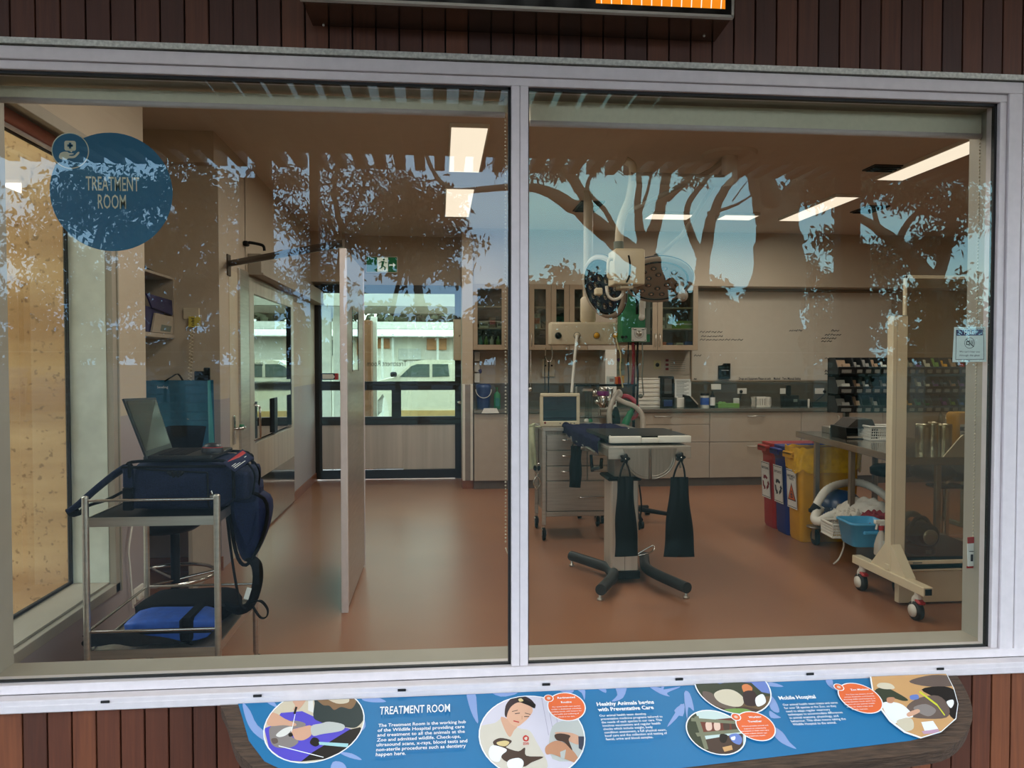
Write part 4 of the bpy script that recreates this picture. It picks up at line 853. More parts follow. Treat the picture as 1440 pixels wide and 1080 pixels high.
blind('rolled cream blind across the head of the left window pane', p0.x, at(709, 150, yb2).x, z1, z2, z3, yb2, [at(711, 140, yb2).x], ([ch.x, ch.x + .012], z1, ch.z, yb2))
p0 = at(746, 150, yb2); p1 = at(1377, 170, yb2); z1, z2, z3 = at(1050, 153, yb2).z, at(1050, 178, yb2).z, at(1050, 187, yb2).z
c1 = at(1368.5, 762, yb2); c3 = at(1376.5, 762, yb2)
blind('rolled cream blind across the head of the right window pane', p0.x, p1.x, z1, z2, z3, yb2, [at(1381, 170, yb2).x], ([c1.x, c3.x], z1, c1.z, yb2))
a0 = at(1360, 756, yb2); a1 = at(1377, 800, yb2)
m = M(); m.box(a0.x, a1.x, yb2 - .004, yb2 - .001, a1.z + .012, a0.z - .02, 0, .001, Ry(-.05)); m.box(a0.x, a1.x, yb2 - .0045, yb2 - .0005, a0.z - .02, a0.z + .003, 1, .001, Ry(-.05)); m.box(a0.x + .012, a0.x + .02, yb2 - .006, yb2 - .004, a1.z + .03, a1.z + .055, 2); m.box(a0.x + .006, a0.x + .022, yb2 - .006, yb2 - .004, a1.z + .065, a1.z + .067, 2)
m.box(a0.x - .002, a1.x + .002, yb2 - .003, yb2 - .002, a1.z + .004, a1.z + .012, 1)
solo('safety_tag', m, ['paper', 'red', 'ink'], 'red and white safety tag hanging on the blind chain', 'tag')
# blind rolled up over the side window
xs = WL + .06; q0 = ax(10, 155, xs); q1 = ax(100, 200, xs)
t = thing('roller_blind', 'pinkish rolled blind above the side window on the left wall', 'blind', (xs, .9, q0.z), 0, 'roller blinds in the window head')
M().lathe([(.001, .42), (.027, .42), (.027, 1.33), (.001, 1.33)], (WL - .10, 0, 2.46), 'y', 18).obj('fabric', ['blind_pink'], t)
M().lathe([(.001, .42), (.009, .42), (.009, 1.33), (.001, 1.33)], (WL - .10, 0, 2.422), 'y', 12).obj('bottom_rail', ['alu'], t)
M().box(WL - .14, WL - .06, 1.33, 1.345, 2.43, 2.49, 0, .004).obj('bracket', ['beige'], t)
# ================================================================== LEFT SIDE OF THE ROOM
# ---------------- stainless trolley in front of the window
cx0, cx1, cy0, cy1 = -1.375, -.878, .625, 1.245
t = thing('trolley', 'stainless steel trolley carrying a navy equipment bag, inside the left pane', 'trolley', ((cx0+cx1)/2, (cy0+cy1)/2, 0))
for x in (cx0, cx1):
    for y in (cy0, cy1):
        p = M().cyl((x, y, .115), (x, y, .975), .013, seg=14).ball((x, y, .975), .0128, 10, sz=.5).obj('post', ['steel'], t)
        c = M(); c.cyl((x, y, .08), (x, y, .125), .009, seg=8); c.box(x - .016, x + .016, y - .012, y + .012, .06, .095, 0, .004); c.lathe([(.001, -.014), (.046, -.014), (.05, -.008), (.05, .008), (.046, .014), (.001, .014)], (x, y + .01, .05), 'x', 18, 1)
        c.obj('caster', ['steel', 'blackplastic'], p)
for z in (.962, .445): 
    m = M()
    if z > .9: m.cyl((cx0, cy0, z), (cx1, cy0, z), .006, seg=8); m.cyl((cx0, cy0, z - .0), (cx0, cy1, z), .006, seg=8) if z < .9 else None
    else:
        m.cyl((cx0, cy0, z), (cx1, cy0, z), .006, seg=8); m.cyl((cx0, cy1, z), (cx1, cy1, z), .006, seg=8); m.cyl((cx0, cy0, z), (cx0, cy1, z), .006, seg=8)
    m.obj('guard_rail', ['chrome'], t)
for z in (.895, .372):
    m = M(); m.box(cx0 + .012, cx1 - .012, cy0 - .002, cy0 + .004, z - .036, z, 0); m.box(cx0 + .012, cx1 - .012, cy1 - .004, cy1, z - .036, z); m.box(cx0 + .004, cx0 + .01, cy0, cy1, z - .036, z); m.box(cx1 - .01, cx1 - .004, cy0, cy1, z - .036, z); m.box(cx0 + .008, cx1 - .008, cy0, cy1, z - .012, z - .008, 1)
    m.obj('shelf', ['steel', 'steel_dark'], t)
M().box(cx0 + .015, cx1 - .012, cy0 + .01, cy1 - .01, .888, .893, 0).obj('rubber_mat', ['blackplastic'], t)
# ---------------- navy equipment bag
by0, by1 = .70, 1.10
def bp(u, v, y=by0): return at(u, v, y)
L0 = bp(171, 700).x; R0 = bp(318, 700).x; zb_ = .895; zt2 = bp(230, 651).z
t = thing('equipment_bag', 'navy fabric equipment bag with black trim standing on the trolley', 'bag', ((L0+R0)/2, (by0+by1)/2, zb_))
def soft(x0, x1, y0, y1, z0, z1, amp, mi, m, r=.04, seed=0):
    """a cushion-like box with slightly uneven faces"""
    rnd = random.Random(seed); ph = [rnd.uniform(0, 6) for _ in range(6)]
    cx, cy, cz = (x0+x1)/2, (y0+y1)/2, (z0+z1)/2; hx, hy, hz = (x1-x0)/2, (y1-y0)/2, (z1-z0)/2
    n = 10; rg = []
    for i in range(n + 1):
        w = -1 + 2*i/n; k = 1 - abs(w)**8 * min(1, r/hx*2.2); ring = []
        for j in range(36):
            q = 2*PI*j/36; c, s = math.cos(q), math.sin(q); e = .28
            a = math.copysign(abs(c)**e, c); b = math.copysign(abs(s)**e, s)
            d = 1 + amp*(math.sin(3*q + ph[0] + w*2) + .6*math.sin(5*q + ph[1] - w*4))
            ring.append(Vector((cx + w*hx, cy + a*hy*k*d, cz + b*hz*k*d)))
        rg.append(ring)
    m.rings(rg, mi, True)
    return m
soft(L0, R0 + .02, by0 + .012, by1, zb_ + .002, zt2, .012, 0, M(), seed=2).obj('body', ['navy'], t)
pk = M(); q0, q1, q2, q3 = bp(190, 658), bp(293, 664), bp(296, 715), bp(180, 716)
n_ = 12; 
def pocket(a, b):
    w = math.sin(PI*min(1, max(0, a)))**.35 * math.sin(PI*min(1, max(0, b)))**.3
    top = q0.lerp(q1, a); bot = q3.lerp(q2, a); p = top.lerp(bot, b)
    return Vector((p.x, by0 + .016 - .032*w - .004*math.sin(a*9 + b*7), p.z))
pk.grid(pocket, 16, 12, 0); pk.obj('front_pocket', ['navy'], t)
z_ = M(); z_.tube(smooth_path([pocket(a, .02) + Vector((0, -.004, 0)) for a in (.02, .3, .6, .98)], 4), .004, 6); z_.tube(smooth_path([pocket(.98, b) + Vector((0, -.004, 0)) for b in (.02, .4, .8, .98)], 4), .004, 6); z_.obj('zip', ['black'], t)
z_ = M(); a = bp(248, 665, by0 - .02)
for k in range(5): z_.box(a.x + (k-2)*.012 - .005, a.x + (k-2)*.012 + .005, by0 - .03, by0 - .022, a.z - .012 - .006*(k % 2), a.z + .008, 0, .002, Ry(.4*(k-2)))
z_.obj('zip_pull', ['blackplastic'], t)
m = M(); a0, a1 = bp(172, 686), bp(187, 718); m.box(a0.x, a1.x, by0 - .003, by0 + .02, a1.z, a0.z, 0, .004); m.box(a0.x + .002, a1.x - .002, by0 - .002, by0 + .02, a0.z, bp(172, 655).z, 1, .004); a0, a1 = bp(180, 652), bp(185, 672); m.box(a0.x, a1.x, by0 - .008, by0 + .01, a1.z, a0.z, 0, .003); m.obj('corner_patch', ['blackcloth', 'navy'], t)
m = M()   # binding round the flap and end panel, side pockets
zt3 = zt2 + .002
for y in (by0 + .03, by1 - .04): m.tube(smooth_path([(L0 + .01, y, zt3 - .012), (L0 + .06, y, zt3 + .002), (R0 - .05, y, zt3 + .002), (R0 + .012, y, zt3 - .02), (R0 + .022, y, zt3 - .08), (R0 + .022, y, zb_ + .05)], 4), .007, 6)
m.tube(smooth_path([(R0 + .026, by0 + .05, zb_ + .16), (R0 + .034, by0 + .1, zb_ + .20), (R0 + .034, by1 - .12, zb_ + .20), (R0 + .026, by1 - .06, zb_ + .16)], 4), .006, 6)
m.tube([(L0, by0 + .002, zt3 - .018), (R0, by0 + .002, zt3 - .018)], .006, 6); m.obj('binding', ['blackcloth'], t)
soft(R0 + .0, R0 + .075, by0 + .06, by1 - .06, zb_ + .03, zb_ + .155, .02, 0, M(), .03, 5).obj('end_pocket', ['navy'], t)
for i, y in enumerate((by0 + .11, by0 + .2)): M().tube(smooth_path([(R0 + .02, y, zt3 - .03), (R0 + .06, y, zb_ + .18), (R0 + .085, y + .01, zb_ + .13), (R0 + .08, y, zb_ + .05)], 4), .01, 8, flat=(.02, .008)).obj('compression_strap', ['blackcloth'], t)
st = M(); st.tube(smooth_path([at(180, 655, .78), at(160, 668, .78), at(135, 688, .72), at(110, 710, .70), at(101, 716, .70)], 5), .02, 10, flat=(.075, .022)); st.obj('shoulder_strap', ['navy'], t)
st = M(); st.tube(smooth_path([at(101, 717, .70), at(108, 724, .74), at(122, 712, .76), at(150, 703, .80), at(172, 692, .82)], 5), .01, 8, flat=(.05, .012)); st.obj('shoulder_pad', ['blackcloth'], t)
m = M(); a = at(297, 690, by0 - .01); m.tube([a, a + Vector((.006, 0, -.02))], .004, 6); m.box(a.x - .006, a.x + .01, a.y - .006, a.y + .006, a.z - .03, a.z - .012, 0, .002); m.obj('clip', ['chrome'], t)
# strap and lowered side flap of the bag, hanging over the trolley's right side
hx = R0 + .09
t2 = thing('backpack', 'navy backpack hanging over the right side of the trolley', 'backpack', (hx + .03, .95, .62))
H0 = [at(324, 690, .86), at(372, 700, .86), at(374, 742, .86), at(352, 790, .86), at(336, 784, .86), at(326, 735, .86)]
pp = smooth_path([Vector((p.x, p.z, 0)) for p in H0], 4, True)
cxm = sum(p.x for p in pp)/len(pp); czm = sum(p.y for p in pp)/len(pp); rg = []
for k, sc in ((0, .55), (.10, .93), (.35, 1), (.7, 1), (.92, .94), (1, .6)): rg.append([Vector((cxm + (p.x-cxm)*sc, .84 + .16*k + .01*math.sin(i*.5), czm + (p.y-czm)*sc)) for i, p in enumerate(pp)])
M().rings(rg, 0, True).obj('body', ['navy2'], t2)
bm_ = M(); bm_.tube([Vector((p.x, .846, p.y)) for p in pp], .008, 6, closed=True); bm_.obj('binding', ['blackcloth'], t2)
soft(at(318, 660, .84).x, at(362, 690, .84).x, .84, 1.02, at(340, 708, .84).z, at(340, 680, .84).z, .03, 0, M(), .02, 9).obj('top_flap', ['navy'], t2)
s1 = M(); s1.tube(smooth_path([at(318, 716, .80), at(323, 760, .80), at(330, 810, .80), at(338, 848, .80), at(346, 856, .80)], 5), .01, 8, flat=(.026, .006)); s1.obj('webbing_strap', ['blackcloth'], t2)
s1 = M(); s1.tube(smooth_path([at(352, 785, .86), at(361, 795, .84), at(362, 820, .84), at(352, 850, .84), at(334, 858, .82), at(318, 851, .84)], 5), .01, 8, flat=(.055, .014)); s1.obj('shoulder_pad', ['blackcloth'], t2)
s1 = M(); s1.tube(smooth_path([at(352, 848, .83), at(366, 845, .80), at(376, 856, .80), at(375, 867, .80), at(366, 868, .80), at(355, 852, .81)], 5), .005, 8, flat=(.022, .005)); s1.obj('loop', ['blackcloth'], t2)
a = at(349, 832, .81); M().box(a.x - .01, a.x + .01, a.y - .012, a.y - .008, a.z - .03, a.z + .02, 0, .001, Ry(.3)).obj('care_label', ['paper'], t2)
# ---------------- laptop, mouse, brochure on top of the bag
lz = zt2 + .006
pm('laptop', '20211f', .35, .3, var=.1); pm('laptop_screen', '2e332b', .12, var=.1)
ly0, ly1 = .73, .97
la, lb = bp(199, 647, .74), bp(330, 648, .74)
t = thing('laptop', 'open black laptop on top of the navy bag, screen facing right', 'laptop', ((la.x+lb.x)/2, .85, lz))
xk = at(201, 646, ly0).x; M().box(xk, at(262, 640, ly0).x + .1, ly0, ly1 + .08, lz, lz + .018, 0, .004).obj('base', ['laptop'], t)
m = M()
for i in range(12):
    for j in range(5): m.box(xk + .05 + j*.022, xk + .069 + j*.022, ly0 + .03 + i*.022, ly0 + .049 + i*.022, lz + .018, lz + .0205)
m.obj('keyboard', ['blackplastic'], t)
# screen leaning back: edge seen from the window
A, B_, C_, D_ = at(207, 645, ly0 - .01), at(243, 632, ly1 + .12), at(219, 559, ly1 + .12), at(174, 560.5, ly0 - .01)
nrm = (B_ - A).cross(D_ - A).normalized(); 
if nrm.x < 0: nrm = -nrm
m = M(); m.add([A, B_, C_, D_, A - nrm*.008, B_ - nrm*.008, C_ - nrm*.008, D_ - nrm*.008], [(0, 1, 2, 3), (7, 6, 5, 4), (0, 4, 5, 1), (1, 5, 6, 2), (2, 6, 7, 3), (3, 7, 4, 0)])
m.obj('lid', ['laptop'], t)
lr = lambda a, b: A.lerp(B_, a).lerp(D_.lerp(C_, a), b) + nrm*.0015
M().poly([lr(.04, .12), lr(.96, .12), lr(.96, .96), lr(.04, .96)]).obj('screen', ['laptop_screen'], t)
a = at(299, 633, .80); pz = at(299, 637, .78).z
t = thing('computer_mouse', 'black computer mouse with a red edge on the bag beside the laptop', 'mouse', (a.x, .80, pz))
mw = (at(316, 633, .80).x - at(285, 633, .80).x) / 2
M().lathe([(mw*1.0, 0), (mw*1.02, .008), (mw*.93, .022), (mw*.7, .034), (mw*.35, .0395), (.001, .041)], (a.x, .80, pz), 'z', 22, 0, True, 1, .62).obj('shell', ['mouse_shell' if pm('mouse_shell', '26272a', .35) else ''], t)
M().lathe([(mw*.945, .0205), (mw*.935, .0225), (mw*.90, .0235)], (a.x, .80, pz), 'z', 22, 0, False, 1, .62).obj('red_trim', ['red'], t)
pm('brochure', '151b3a', .7, var=.05, spec=.2)
m = M(); c = [at(313, 652, .70), at(330, 664, .68), at(357, 645, .76), at(341, 633, .80)]
for p in c: p.z += .004
m.poly(c, 0); e = lambda a, b: c[0].lerp(c[1], a).lerp(c[3].lerp(c[2], a), b) + Vector((0, -.0012, .0012))
m.poly([e(.15, .15), e(.4, .2), e(.4, .95), e(.12, .95)], 1)
for k in range(3): m.poly([e(.58 + k*.12, .1), e(.62 + k*.12, .1), e(.62 + k*.12, .85 - k*.1), e(.58 + k*.12, .85 - k*.1)], 2)
m.add([p - Vector((0, 0, .004)) for p in c], [(3, 2, 1, 0)], 0)
solo('brochure', m, ['brochure', 'red', 'paper'], 'navy brochure with a red stripe lying on the corner of the bag', 'brochure')
# ---------------- things on the trolley's lower shelf
sz = .373
m = M(); P = [at(157, 880, .78), at(166, 866, .86), at(200, 862, .92), at(270, 862, .92), at(298, 866, .88), at(300, 890, .70), at(240, 900, .68), at(165, 892, .70)]
t = thing('carry_pouch', 'bright blue padded pouch with a black band on the trolley lower shelf', 'pouch', (-1.08, .8, sz))
soft(-1.29, -.90, .66, .86, sz + .008, sz + .098, .03, 0, M(), .09, 3).obj('body', ['pm_blue' if False else 'navy2'], t)
pm('pouch_blue', '1f4fa8', .6, var=.2, scale=30, bump=.3); t.children[0].data.materials[0] = MATS['pouch_blue']
M().box(-1.04, -.985, .652, .87, sz + .006, sz + .106, 0, .012).obj('band', ['blackcloth'], t)
m = M(); m.tube(smooth_path([(-1.28, .655, sz + .05), (-1.1, .648, sz + .055), (-.91, .655, sz + .05)], 4), .005, 6); m.obj('zip', ['black'], t)
m = soft(-1.33, -.9, .89, 1.18, sz, sz + .085, .05, 0, M(), .06, 11); solo('document_satchel', m, ['blackcloth'], 'flat black satchel at the back of the trolley lower shelf', 'bag')
m = M()
def sheet(a, b):
    p = at(128 + a*150, 905, .665); return Vector((p.x - .02 + .01*math.sin(b*6), .632 + .02*b + .01*math.sin(a*8), sz + .006 + (.05 + .012*math.sin(a*5))*(1-b) * (1 if a < .7 else (1-a)/.3) + .004*math.sin(a*17 + b*3)))
m.grid(sheet, 18, 6); pm('dark_vinyl', '24282a', .4, var=.2, scale=20, bump=.4); solo('folded_vinyl', m, ['dark_vinyl'], 'crumpled dark vinyl sheet at the front of the trolley lower shelf', 'sheet')
# ---------------- power point and white cable under the side window
a = ax(194, 835, WL + .004); m = M(); m.box(WL, WL + .012, a.y - .06, a.y + .06, a.z - .04, a.z + .04, 0, .004)
for k in (-.03, .03): m.box(WL + .012, WL + .03, a.y + k - .018, a.y + k + .018, a.z - .02, a.z + .015, 0, .005)
solo('power_outlet', m, ['white'], 'white double power outlet low on the left wall behind the trolley', 'outlet')
m = M(); m.tube(smooth_path([ax(187, 855, WL + .02), ax(183, 800, WL + .02), ax(181, 775, WL + .02), ax(184, 750, WL + .02), ax(186, 735, WL + .02), ax(188, 690, WL + .02)], 5), .005, 8); solo('power_cable', m, ['white'], 'white power cable hanging down the wall behind the trolley', 'cable')
# ---------------- recess: desk, bag, stool, shelf, phone cord
ry = 3.2
dz = .86
t = thing('desk', 'pale laminate desk in the recess behind the trolley', 'desk', (-1.85, 2.9, 0))
M().box(-2.14, -1.60, 2.62, 3.18, dz - .03, dz, 0, .004).obj('desk_top', ['cab'], t)
for x in (-2.12, -1.62): M().box(x - .015, x + .015, 2.66, 3.16, 0.0, dz - .03, 0, .003).obj('side_panel', ['cab'], t)
b0 = at(205, 535, 2.95); b1 = at(295, 620, 2.95)
t = thing('carry_bag', 'teal fabric carry bag with black straps standing on the recess desk', 'bag', ((b0.x+b1.x)/2, 3.0, dz))
def bagf(a, b): return Vector((b0.x + (b1.x-b0.x)*a, 2.92 - .03*math.sin(PI*a) + .008*math.sin(a*14 + b*3), dz + (b0.z - dz)*b))
m = M(); m.grid(bagf, 16, 8, 0); m.grid(lambda a, b: bagf(1-a, b) + Vector((0, .14, 0)), 8, 4, 0); m.add([bagf(1, 0), bagf(1, 1), bagf(1, 1) + Vector((-.02, .14, 0)), bagf(1, 0) + Vector((0, .14, 0))], [(0, 1, 2, 3)], 1); m.obj('body', ['teal', 'teal_edge' if pm('teal_edge', '1a8a93', .5) else 'teal'], t)
m = M(); a = at(221, 546, 2.87); m.text('Sending', a, (1, 0, 0), (0, 0, 1), 0, width=.07); m.obj('lettering', ['paper'], t)
pa, pb = at(273, 522, 2.9), at(288, 535, 2.9); M().box(pa.x, pb.x, 2.90, 2.93, pb.z, pa.z, 0, .004).box(at(286, 518, 2.9).x, at(294, 518, 2.9).x, 2.90, 2.93, pb.z, at(286, 517, 2.9).z, 0, .004).obj('strap', ['blackcloth'], t)
M().tube(smooth_path([at(232, 536, 2.9), at(240, 531, 2.9), at(250, 526, 2.9), at(257, 535, 2.9)], 4), .008, 6, flat=(.03, .006)).obj('handle', ['blackcloth'], t)
a = at(281, 617, 2.75); M(); t = thing('charging_dock', 'small black dock on the desk beside the teal bag', 'dock', (a.x, 2.75, dz))
M().box(a.x - .05, a.x + .05, 2.70, 2.80, dz, dz + .03, 0, .008).obj('base', ['blackplastic'], t); M().box(a.x - .035, a.x + .035, 2.76, 2.79, dz + .03, dz + .045, 0, .004).obj('cradle', ['chrome'], t)
# drafting stool
sx, sy = at(246, 740, 2.0).x, 2.0
t = thing('drafting_stool', 'black drafting chair with chrome foot ring in the recess', 'chair', (sx, sy, 0))
sh = at(246, 738, 2.0).z; k0 = .23
m = M(); m.lathe([(.05, -.07), (.17, -.045), (.225, -.01), (.23, .03), (.2, .055), (.001, .06)], (sx - .06, sy, sh + .02), 'z', 24, 0, True, 1, .95); m.obj('seat', ['leatherette'], t)
def bk(a, b):
    q = (a - .5) * 1.9; zz = sh + .19 + .36*b; r = .21 - .03*(1-b)
    return Vector((sx - .02 + r*math.sin(q) * (1 - .25*(1-b)), sy + .06 + r*(math.cos(q)) - .12, zz - .06*b*(a < .35)*(.35 - a)/.35))
m = M(); m.grid(bk, 14, 8, 0); m.grid(lambda a, b: bk(1-a, b) + Vector((0, .03, 0)), 14, 8, 0); m.obj('backrest', ['leatherette'], t)
M().tube(smooth_path([(sx, sy + .03, sh - .02), (sx, sy + .2, sh + .02), (sx, sy + .2, sh + .3)], 4), .016, 8).obj('back_bracket', ['blackplastic'], t)
M().cyl((sx, sy, .1), (sx, sy, sh - .05), .025, seg=14).obj('gas_lift', ['blackplastic'], t)
rz = at(246, 808, 2.0).z
m = M(); m.tube([(sx - .02 + .235*math.cos(2*PI*k/28), sy + .235*math.sin(2*PI*k/28), rz) for k in range(28)], .011, 8, closed=True)
for q in (0.3, 2.4, 4.5): m.cyl((sx, sy, rz - .03), (sx - .02 + .23*math.cos(q), sy + .23*math.sin(q), rz), .009, seg=8)
m.obj('foot_ring', ['chrome'], t)
for k in range(5):
    q = 2*PI*k/5 + .3; c, s = math.cos(q), math.sin(q)
    l = M(); l.tube([(sx + .02*c, sy + .02*s, .12), (sx + .16*c, sy + .16*s, .10), (sx + .29*c, sy + .29*s, .075)], [.026, .022, .016], 8); L_ = l.obj('leg', ['blackplastic'], t)
    M().lathe([(.001, -.018), (.028, -.018), (.028, .018), (.001, .018)], (sx + .29*c, sy + .29*s, .029), 'x', 14).obj('caster', ['blackplastic'], L_)
# wall shelf with things in it, on the recess's left wall
zs1, zs0 = 2.105, 1.70
t = thing('wall_shelf', 'open white wall shelf in the recess holding boxes', 'shelf', (-2.02, 2.9, zs0))
m = M(); m.box(-2.15, -1.88, 2.35, 3.2, zs1 - .018, zs1, 0, .002); m.box(-2.15, -1.88, 2.35, 3.2, zs0 - .03, zs0, 0, .002); m.obj('board', ['cab'], t)
M().box(-2.15, -1.88, 3.18, 3.2, zs0, zs1 - .018).obj('end_panel', ['cab'], t); M().box(-2.15, -2.14, 2.35, 3.18, zs0, zs1 - .018).obj('back_panel', ['soffit'], t)
a = ax(207, 466, -1.95); b = ax(240, 466, -1.95)
pm('violet_box', '2b2c5a', .45, var=.1)
t = thing('archive_box', 'dark violet cardboard box with raised lid on the wall shelf', 'box', (-2.0, 2.85, zs0))
M().box(-2.08, -1.90, 2.62, 3.05, zs0 + .001, zs0 + .17, 0, .004).obj('carton', ['violet_box'], t)
m = M(); l0, l1, l2, l3 = ax(206, 412, -1.89), ax(247, 424, -1.89), ax(251, 446, -1.885), ax(214, 432, -1.885)
m.add([l0, l1, l2, l3] + [p - Vector((.008, 0, .006)) for p in (l0, l1, l2, l3)], [(0, 1, 2, 3), (7, 6, 5, 4), (0, 4, 5, 1), (2, 6, 7, 3), (1, 5, 6, 2), (3, 7, 4, 0)]); m.obj('lid', ['violet_box'], t)
m = M(); l = [ax(219, 440, -1.883), ax(248, 447, -1.883), ax(243, 470, -1.883), ax(214, 468, -1.883)]
for p in l: p.z = max(p.z, zs0 + .003)
m.add(l + [p - Vector((.012, 0, 0)) for p in l], [(0, 1, 2, 3), (7, 6, 5, 4), (0, 4, 5, 1), (2, 6, 7, 3), (1, 5, 6, 2), (3, 7, 4, 0)], 0)
e = lambda a, b: l[0].lerp(l[1], a).lerp(l[3].lerp(l[2], a), b) + Vector((.001, 0, 0))
m.poly([e(.35, .55), e(.85, .55), e(.85, .9), e(.35, .9)], 1)
solo('printed_pack', m, ['cab', 'grey_ink'], 'grey printed pack leaning in front of the violet box', 'pack')
m = M(); m.tube(smooth_path([ax(204, 370, -1.95), ax(212, 374, -1.95), ax(222, 378, -1.95)], 4), .012, 8); 
dz_ = zs1 + .014 - ax(212, 374, -1.95).z
for p in m.v: p.z += dz_
m.tube(smooth_path([(-1.95, 2.72, zs1 + .012), (-1.93, 2.79, zs1 + .03), (-1.95, 2.86, zs1 + .01), (-1.97, 2.78, zs1 + .02)], 4, True), .005, 6, closed=True); solo('cable_bundle', m, ['black'], 'small coil of black cable on top of the wall shelf', 'cable')
# switch plate, sticky note and coiled cord on the recess's back wall
a0, a1 = at(258, 433, 3.195), at(281, 449, 3.195); m = M(); m.box(a0.x, a1.x, 3.18, 3.2, a1.z, a0.z, 0, .004); m.box(at(266, 446, 3.19).x, a1.x, 3.175, 3.18, at(266, 459, 3.19).z, a1.z, 0, .003); solo('intercom_panel', m, ['beige'], 'beige wall intercom above the coiled cord', 'intercom')
a0, a1 = at(265, 445, 3.17), at(282, 460, 3.17); pm('note_yellow', 'c9b84a', .7, var=.03)
m = M(); m.grid(lambda a, b: Vector((a0.x + (a1.x-a0.x)*a, 3.172 - .006*(1-b)**2, a1.z + (a0.z-a1.z)*b)), 3, 4, 0)
for k in range(5): m.tube([(a0.x + .02 + .005*(k % 2), 3.169, a0.z - .012 - k*.012), (a0.x + .04, 3.167, a0.z - .016 - k*.012)], .0025, 5, 1)
solo('sticky_note', m, ['note_yellow', 'ink'], 'yellow sticky note on the recess wall', 'note')
c0, c1 = at(270, 462, 3.14), at(264, 590, 2.9); pts = []
n = 26
for i in range(n * 8 + 1):
    f_ = i / (n*8); q = 2*PI*i/8; p = c0.lerp(c1, f_); pts.append(p + Vector((.012*math.cos(q), .012*math.sin(q), 0)))
m = M(); m.tube(pts, .0038, 5); solo('coiled_cord', m, ['beige'], 'long pale coiled phone cord hanging from the intercom', 'cord')
# ---------------- partition: free-standing steel panel tied to the wall by a rail
pxx = -.566
t = thing('partition_panel', 'tall narrow stainless partition panel with a slit window', 'partition', (pxx, 2.67, 0))
zt4 = at(484, 350, 2.147).z; sl0, sl1 = ax(500, 520, pxx + .016), ax(500, 437, pxx + .016)
y0, y1 = 2.15, 3.20; ys0, ys1 = ax(496, 480, pxx + .016).y, ax(504, 480, pxx + .016).y
m = M()
for (a, b, c, d) in ((y0 + .03, ys0, 0.02, zt4), (ys1, y1, .02, zt4), (ys0, ys1, .02, sl0.z), (ys0, ys1, sl1.z, zt4)): m.box(pxx - .014, pxx + .014, a, b, c, d, 0)
m.obj('panel', ['steel'], t)
glass('slit_glass', 'cfe0cc', .45); M().poly([(pxx + .0135, ys0, sl0.z), (pxx + .0135, ys1, sl0.z), (pxx + .0135, ys1, sl1.z), (pxx + .0135, ys0, sl1.z)]).obj('glass_slit', ['slit_glass'], t)
m = M(); m.box(pxx - .015, pxx + .016, ys0 - .012, ys0, sl0.z - .01, sl1.z + .01); m.box(pxx - .015, pxx + .016, ys1, ys1 + .012, sl0.z - .01, sl1.z + .01); m.obj('slit_frame', ['black'], t)
M().box(pxx - .022, pxx + .018, y0 - .004, y0 + .03, 0, zt4 + .004, 0, .002).obj('edge_post', ['alu'], t); M().box(pxx - .016, pxx + .02, y1, y1 + .012, 0.01, zt4, 0, .002).obj('rear_trim', ['alu'], t)
w_ = Vector((WL, 3.44, at(317, 371, 3.44).z)); e0 = Vector((pxx, y0 + .02, at(484, 350, 2.16).z + .035)); pm('brown_bar', '4b3d31', .4, .2, var=.1)
m = M(); m.tube([w_, e0], .02, 4, flat=(.02, .05)); m.obj('tie_rail', ['brown_bar'], t)
M().box(WL, WL + .012, 3.40, 3.48, w_.z - .09, w_.z + .07, 0, .003).obj('wall_bracket', ['brown_bar'], t)
a = at(367, 335, 3.9); m = M(); m.box(WL, WL + .04, 3.88, 3.94, 2.44, 2.48, 0, .008); m.tube(smooth_path([(WL + .04, 3.91, 2.47), (WL + .1, 3.9, 2.46), (WL + .16, 3.88, 2.44), (WL + .17, 3.88, 2.40)], 4), .012, 8); solo('door_sensor', m, ['black'], 'small black sensor on a bent arm above the sliding door', 'sensor')
# exit sign
D2 = 7.47; a, b, c, d = px(515, 559, 361, 384, D2)
pm('exit_green', '11683c', .5, var=.03, emit=.25); pm('exit_white', 'e8f2e4', .5, var=.02, emit=.45)
t = thing('exit_sign', 'green running man exit sign above the back door', 'exit sign', ((a+b)/2, D2, c))
M().box(a, b, D2 - .03, D2 + .03, c, d, 0, .004).obj('housing', ['white'], t)
m = M(); y = D2 - .031; X = lambda f_: a + (b-a)*f_; Z = lambda f_: c + (d-c)*f_
R = lambda x0, x1, z0, z1, mi, h=0: m.poly([(X(x0), y-h, Z(z0)), (X(x1), y-h, Z(z0)), (X(x1), y-h, Z(z1)), (X(x0), y-h, Z(z1))], mi)
R(.02, .98, .06, .94, 0); R(.36, .70, .08, .92, 1, .001)
K = lambda pts, mi, h=.002: m.poly([(X(p), y - h, Z(q)) for p, q in pts], mi)
m.poly([(X(.57) + .013*math.cos(k*PI/6), y - .002, Z(.80) + .013*math.sin(k*PI/6)) for k in range(12)], 0)
K([(.48, .70), (.57, .72), (.58, .60), (.55, .42), (.48, .42), (.50, .58)], 0); K([(.49, .44), (.55, .44), (.52, .30), (.43, .22), (.42, .27), (.48, .34)], 0); K([(.52, .46), (.56, .44), (.63, .34), (.62, .16), (.58, .16), (.585, .32), (.53, .38)], 0); K([(.48, .70), (.50, .66), (.44, .58), (.40, .60), (.41, .63), (.44, .62)], 0); K([(.57, .72), (.58, .67), (.62, .58), (.67, .60), (.67, .64), (.63, .63)], 0)
K([(.74, .52), (.86, .52), (.86, .62), (.95, .48), (.86, .34), (.86, .44), (.74, .44)], 1)
m.obj('sign_face', ['exit_green', 'exit_white'], t)
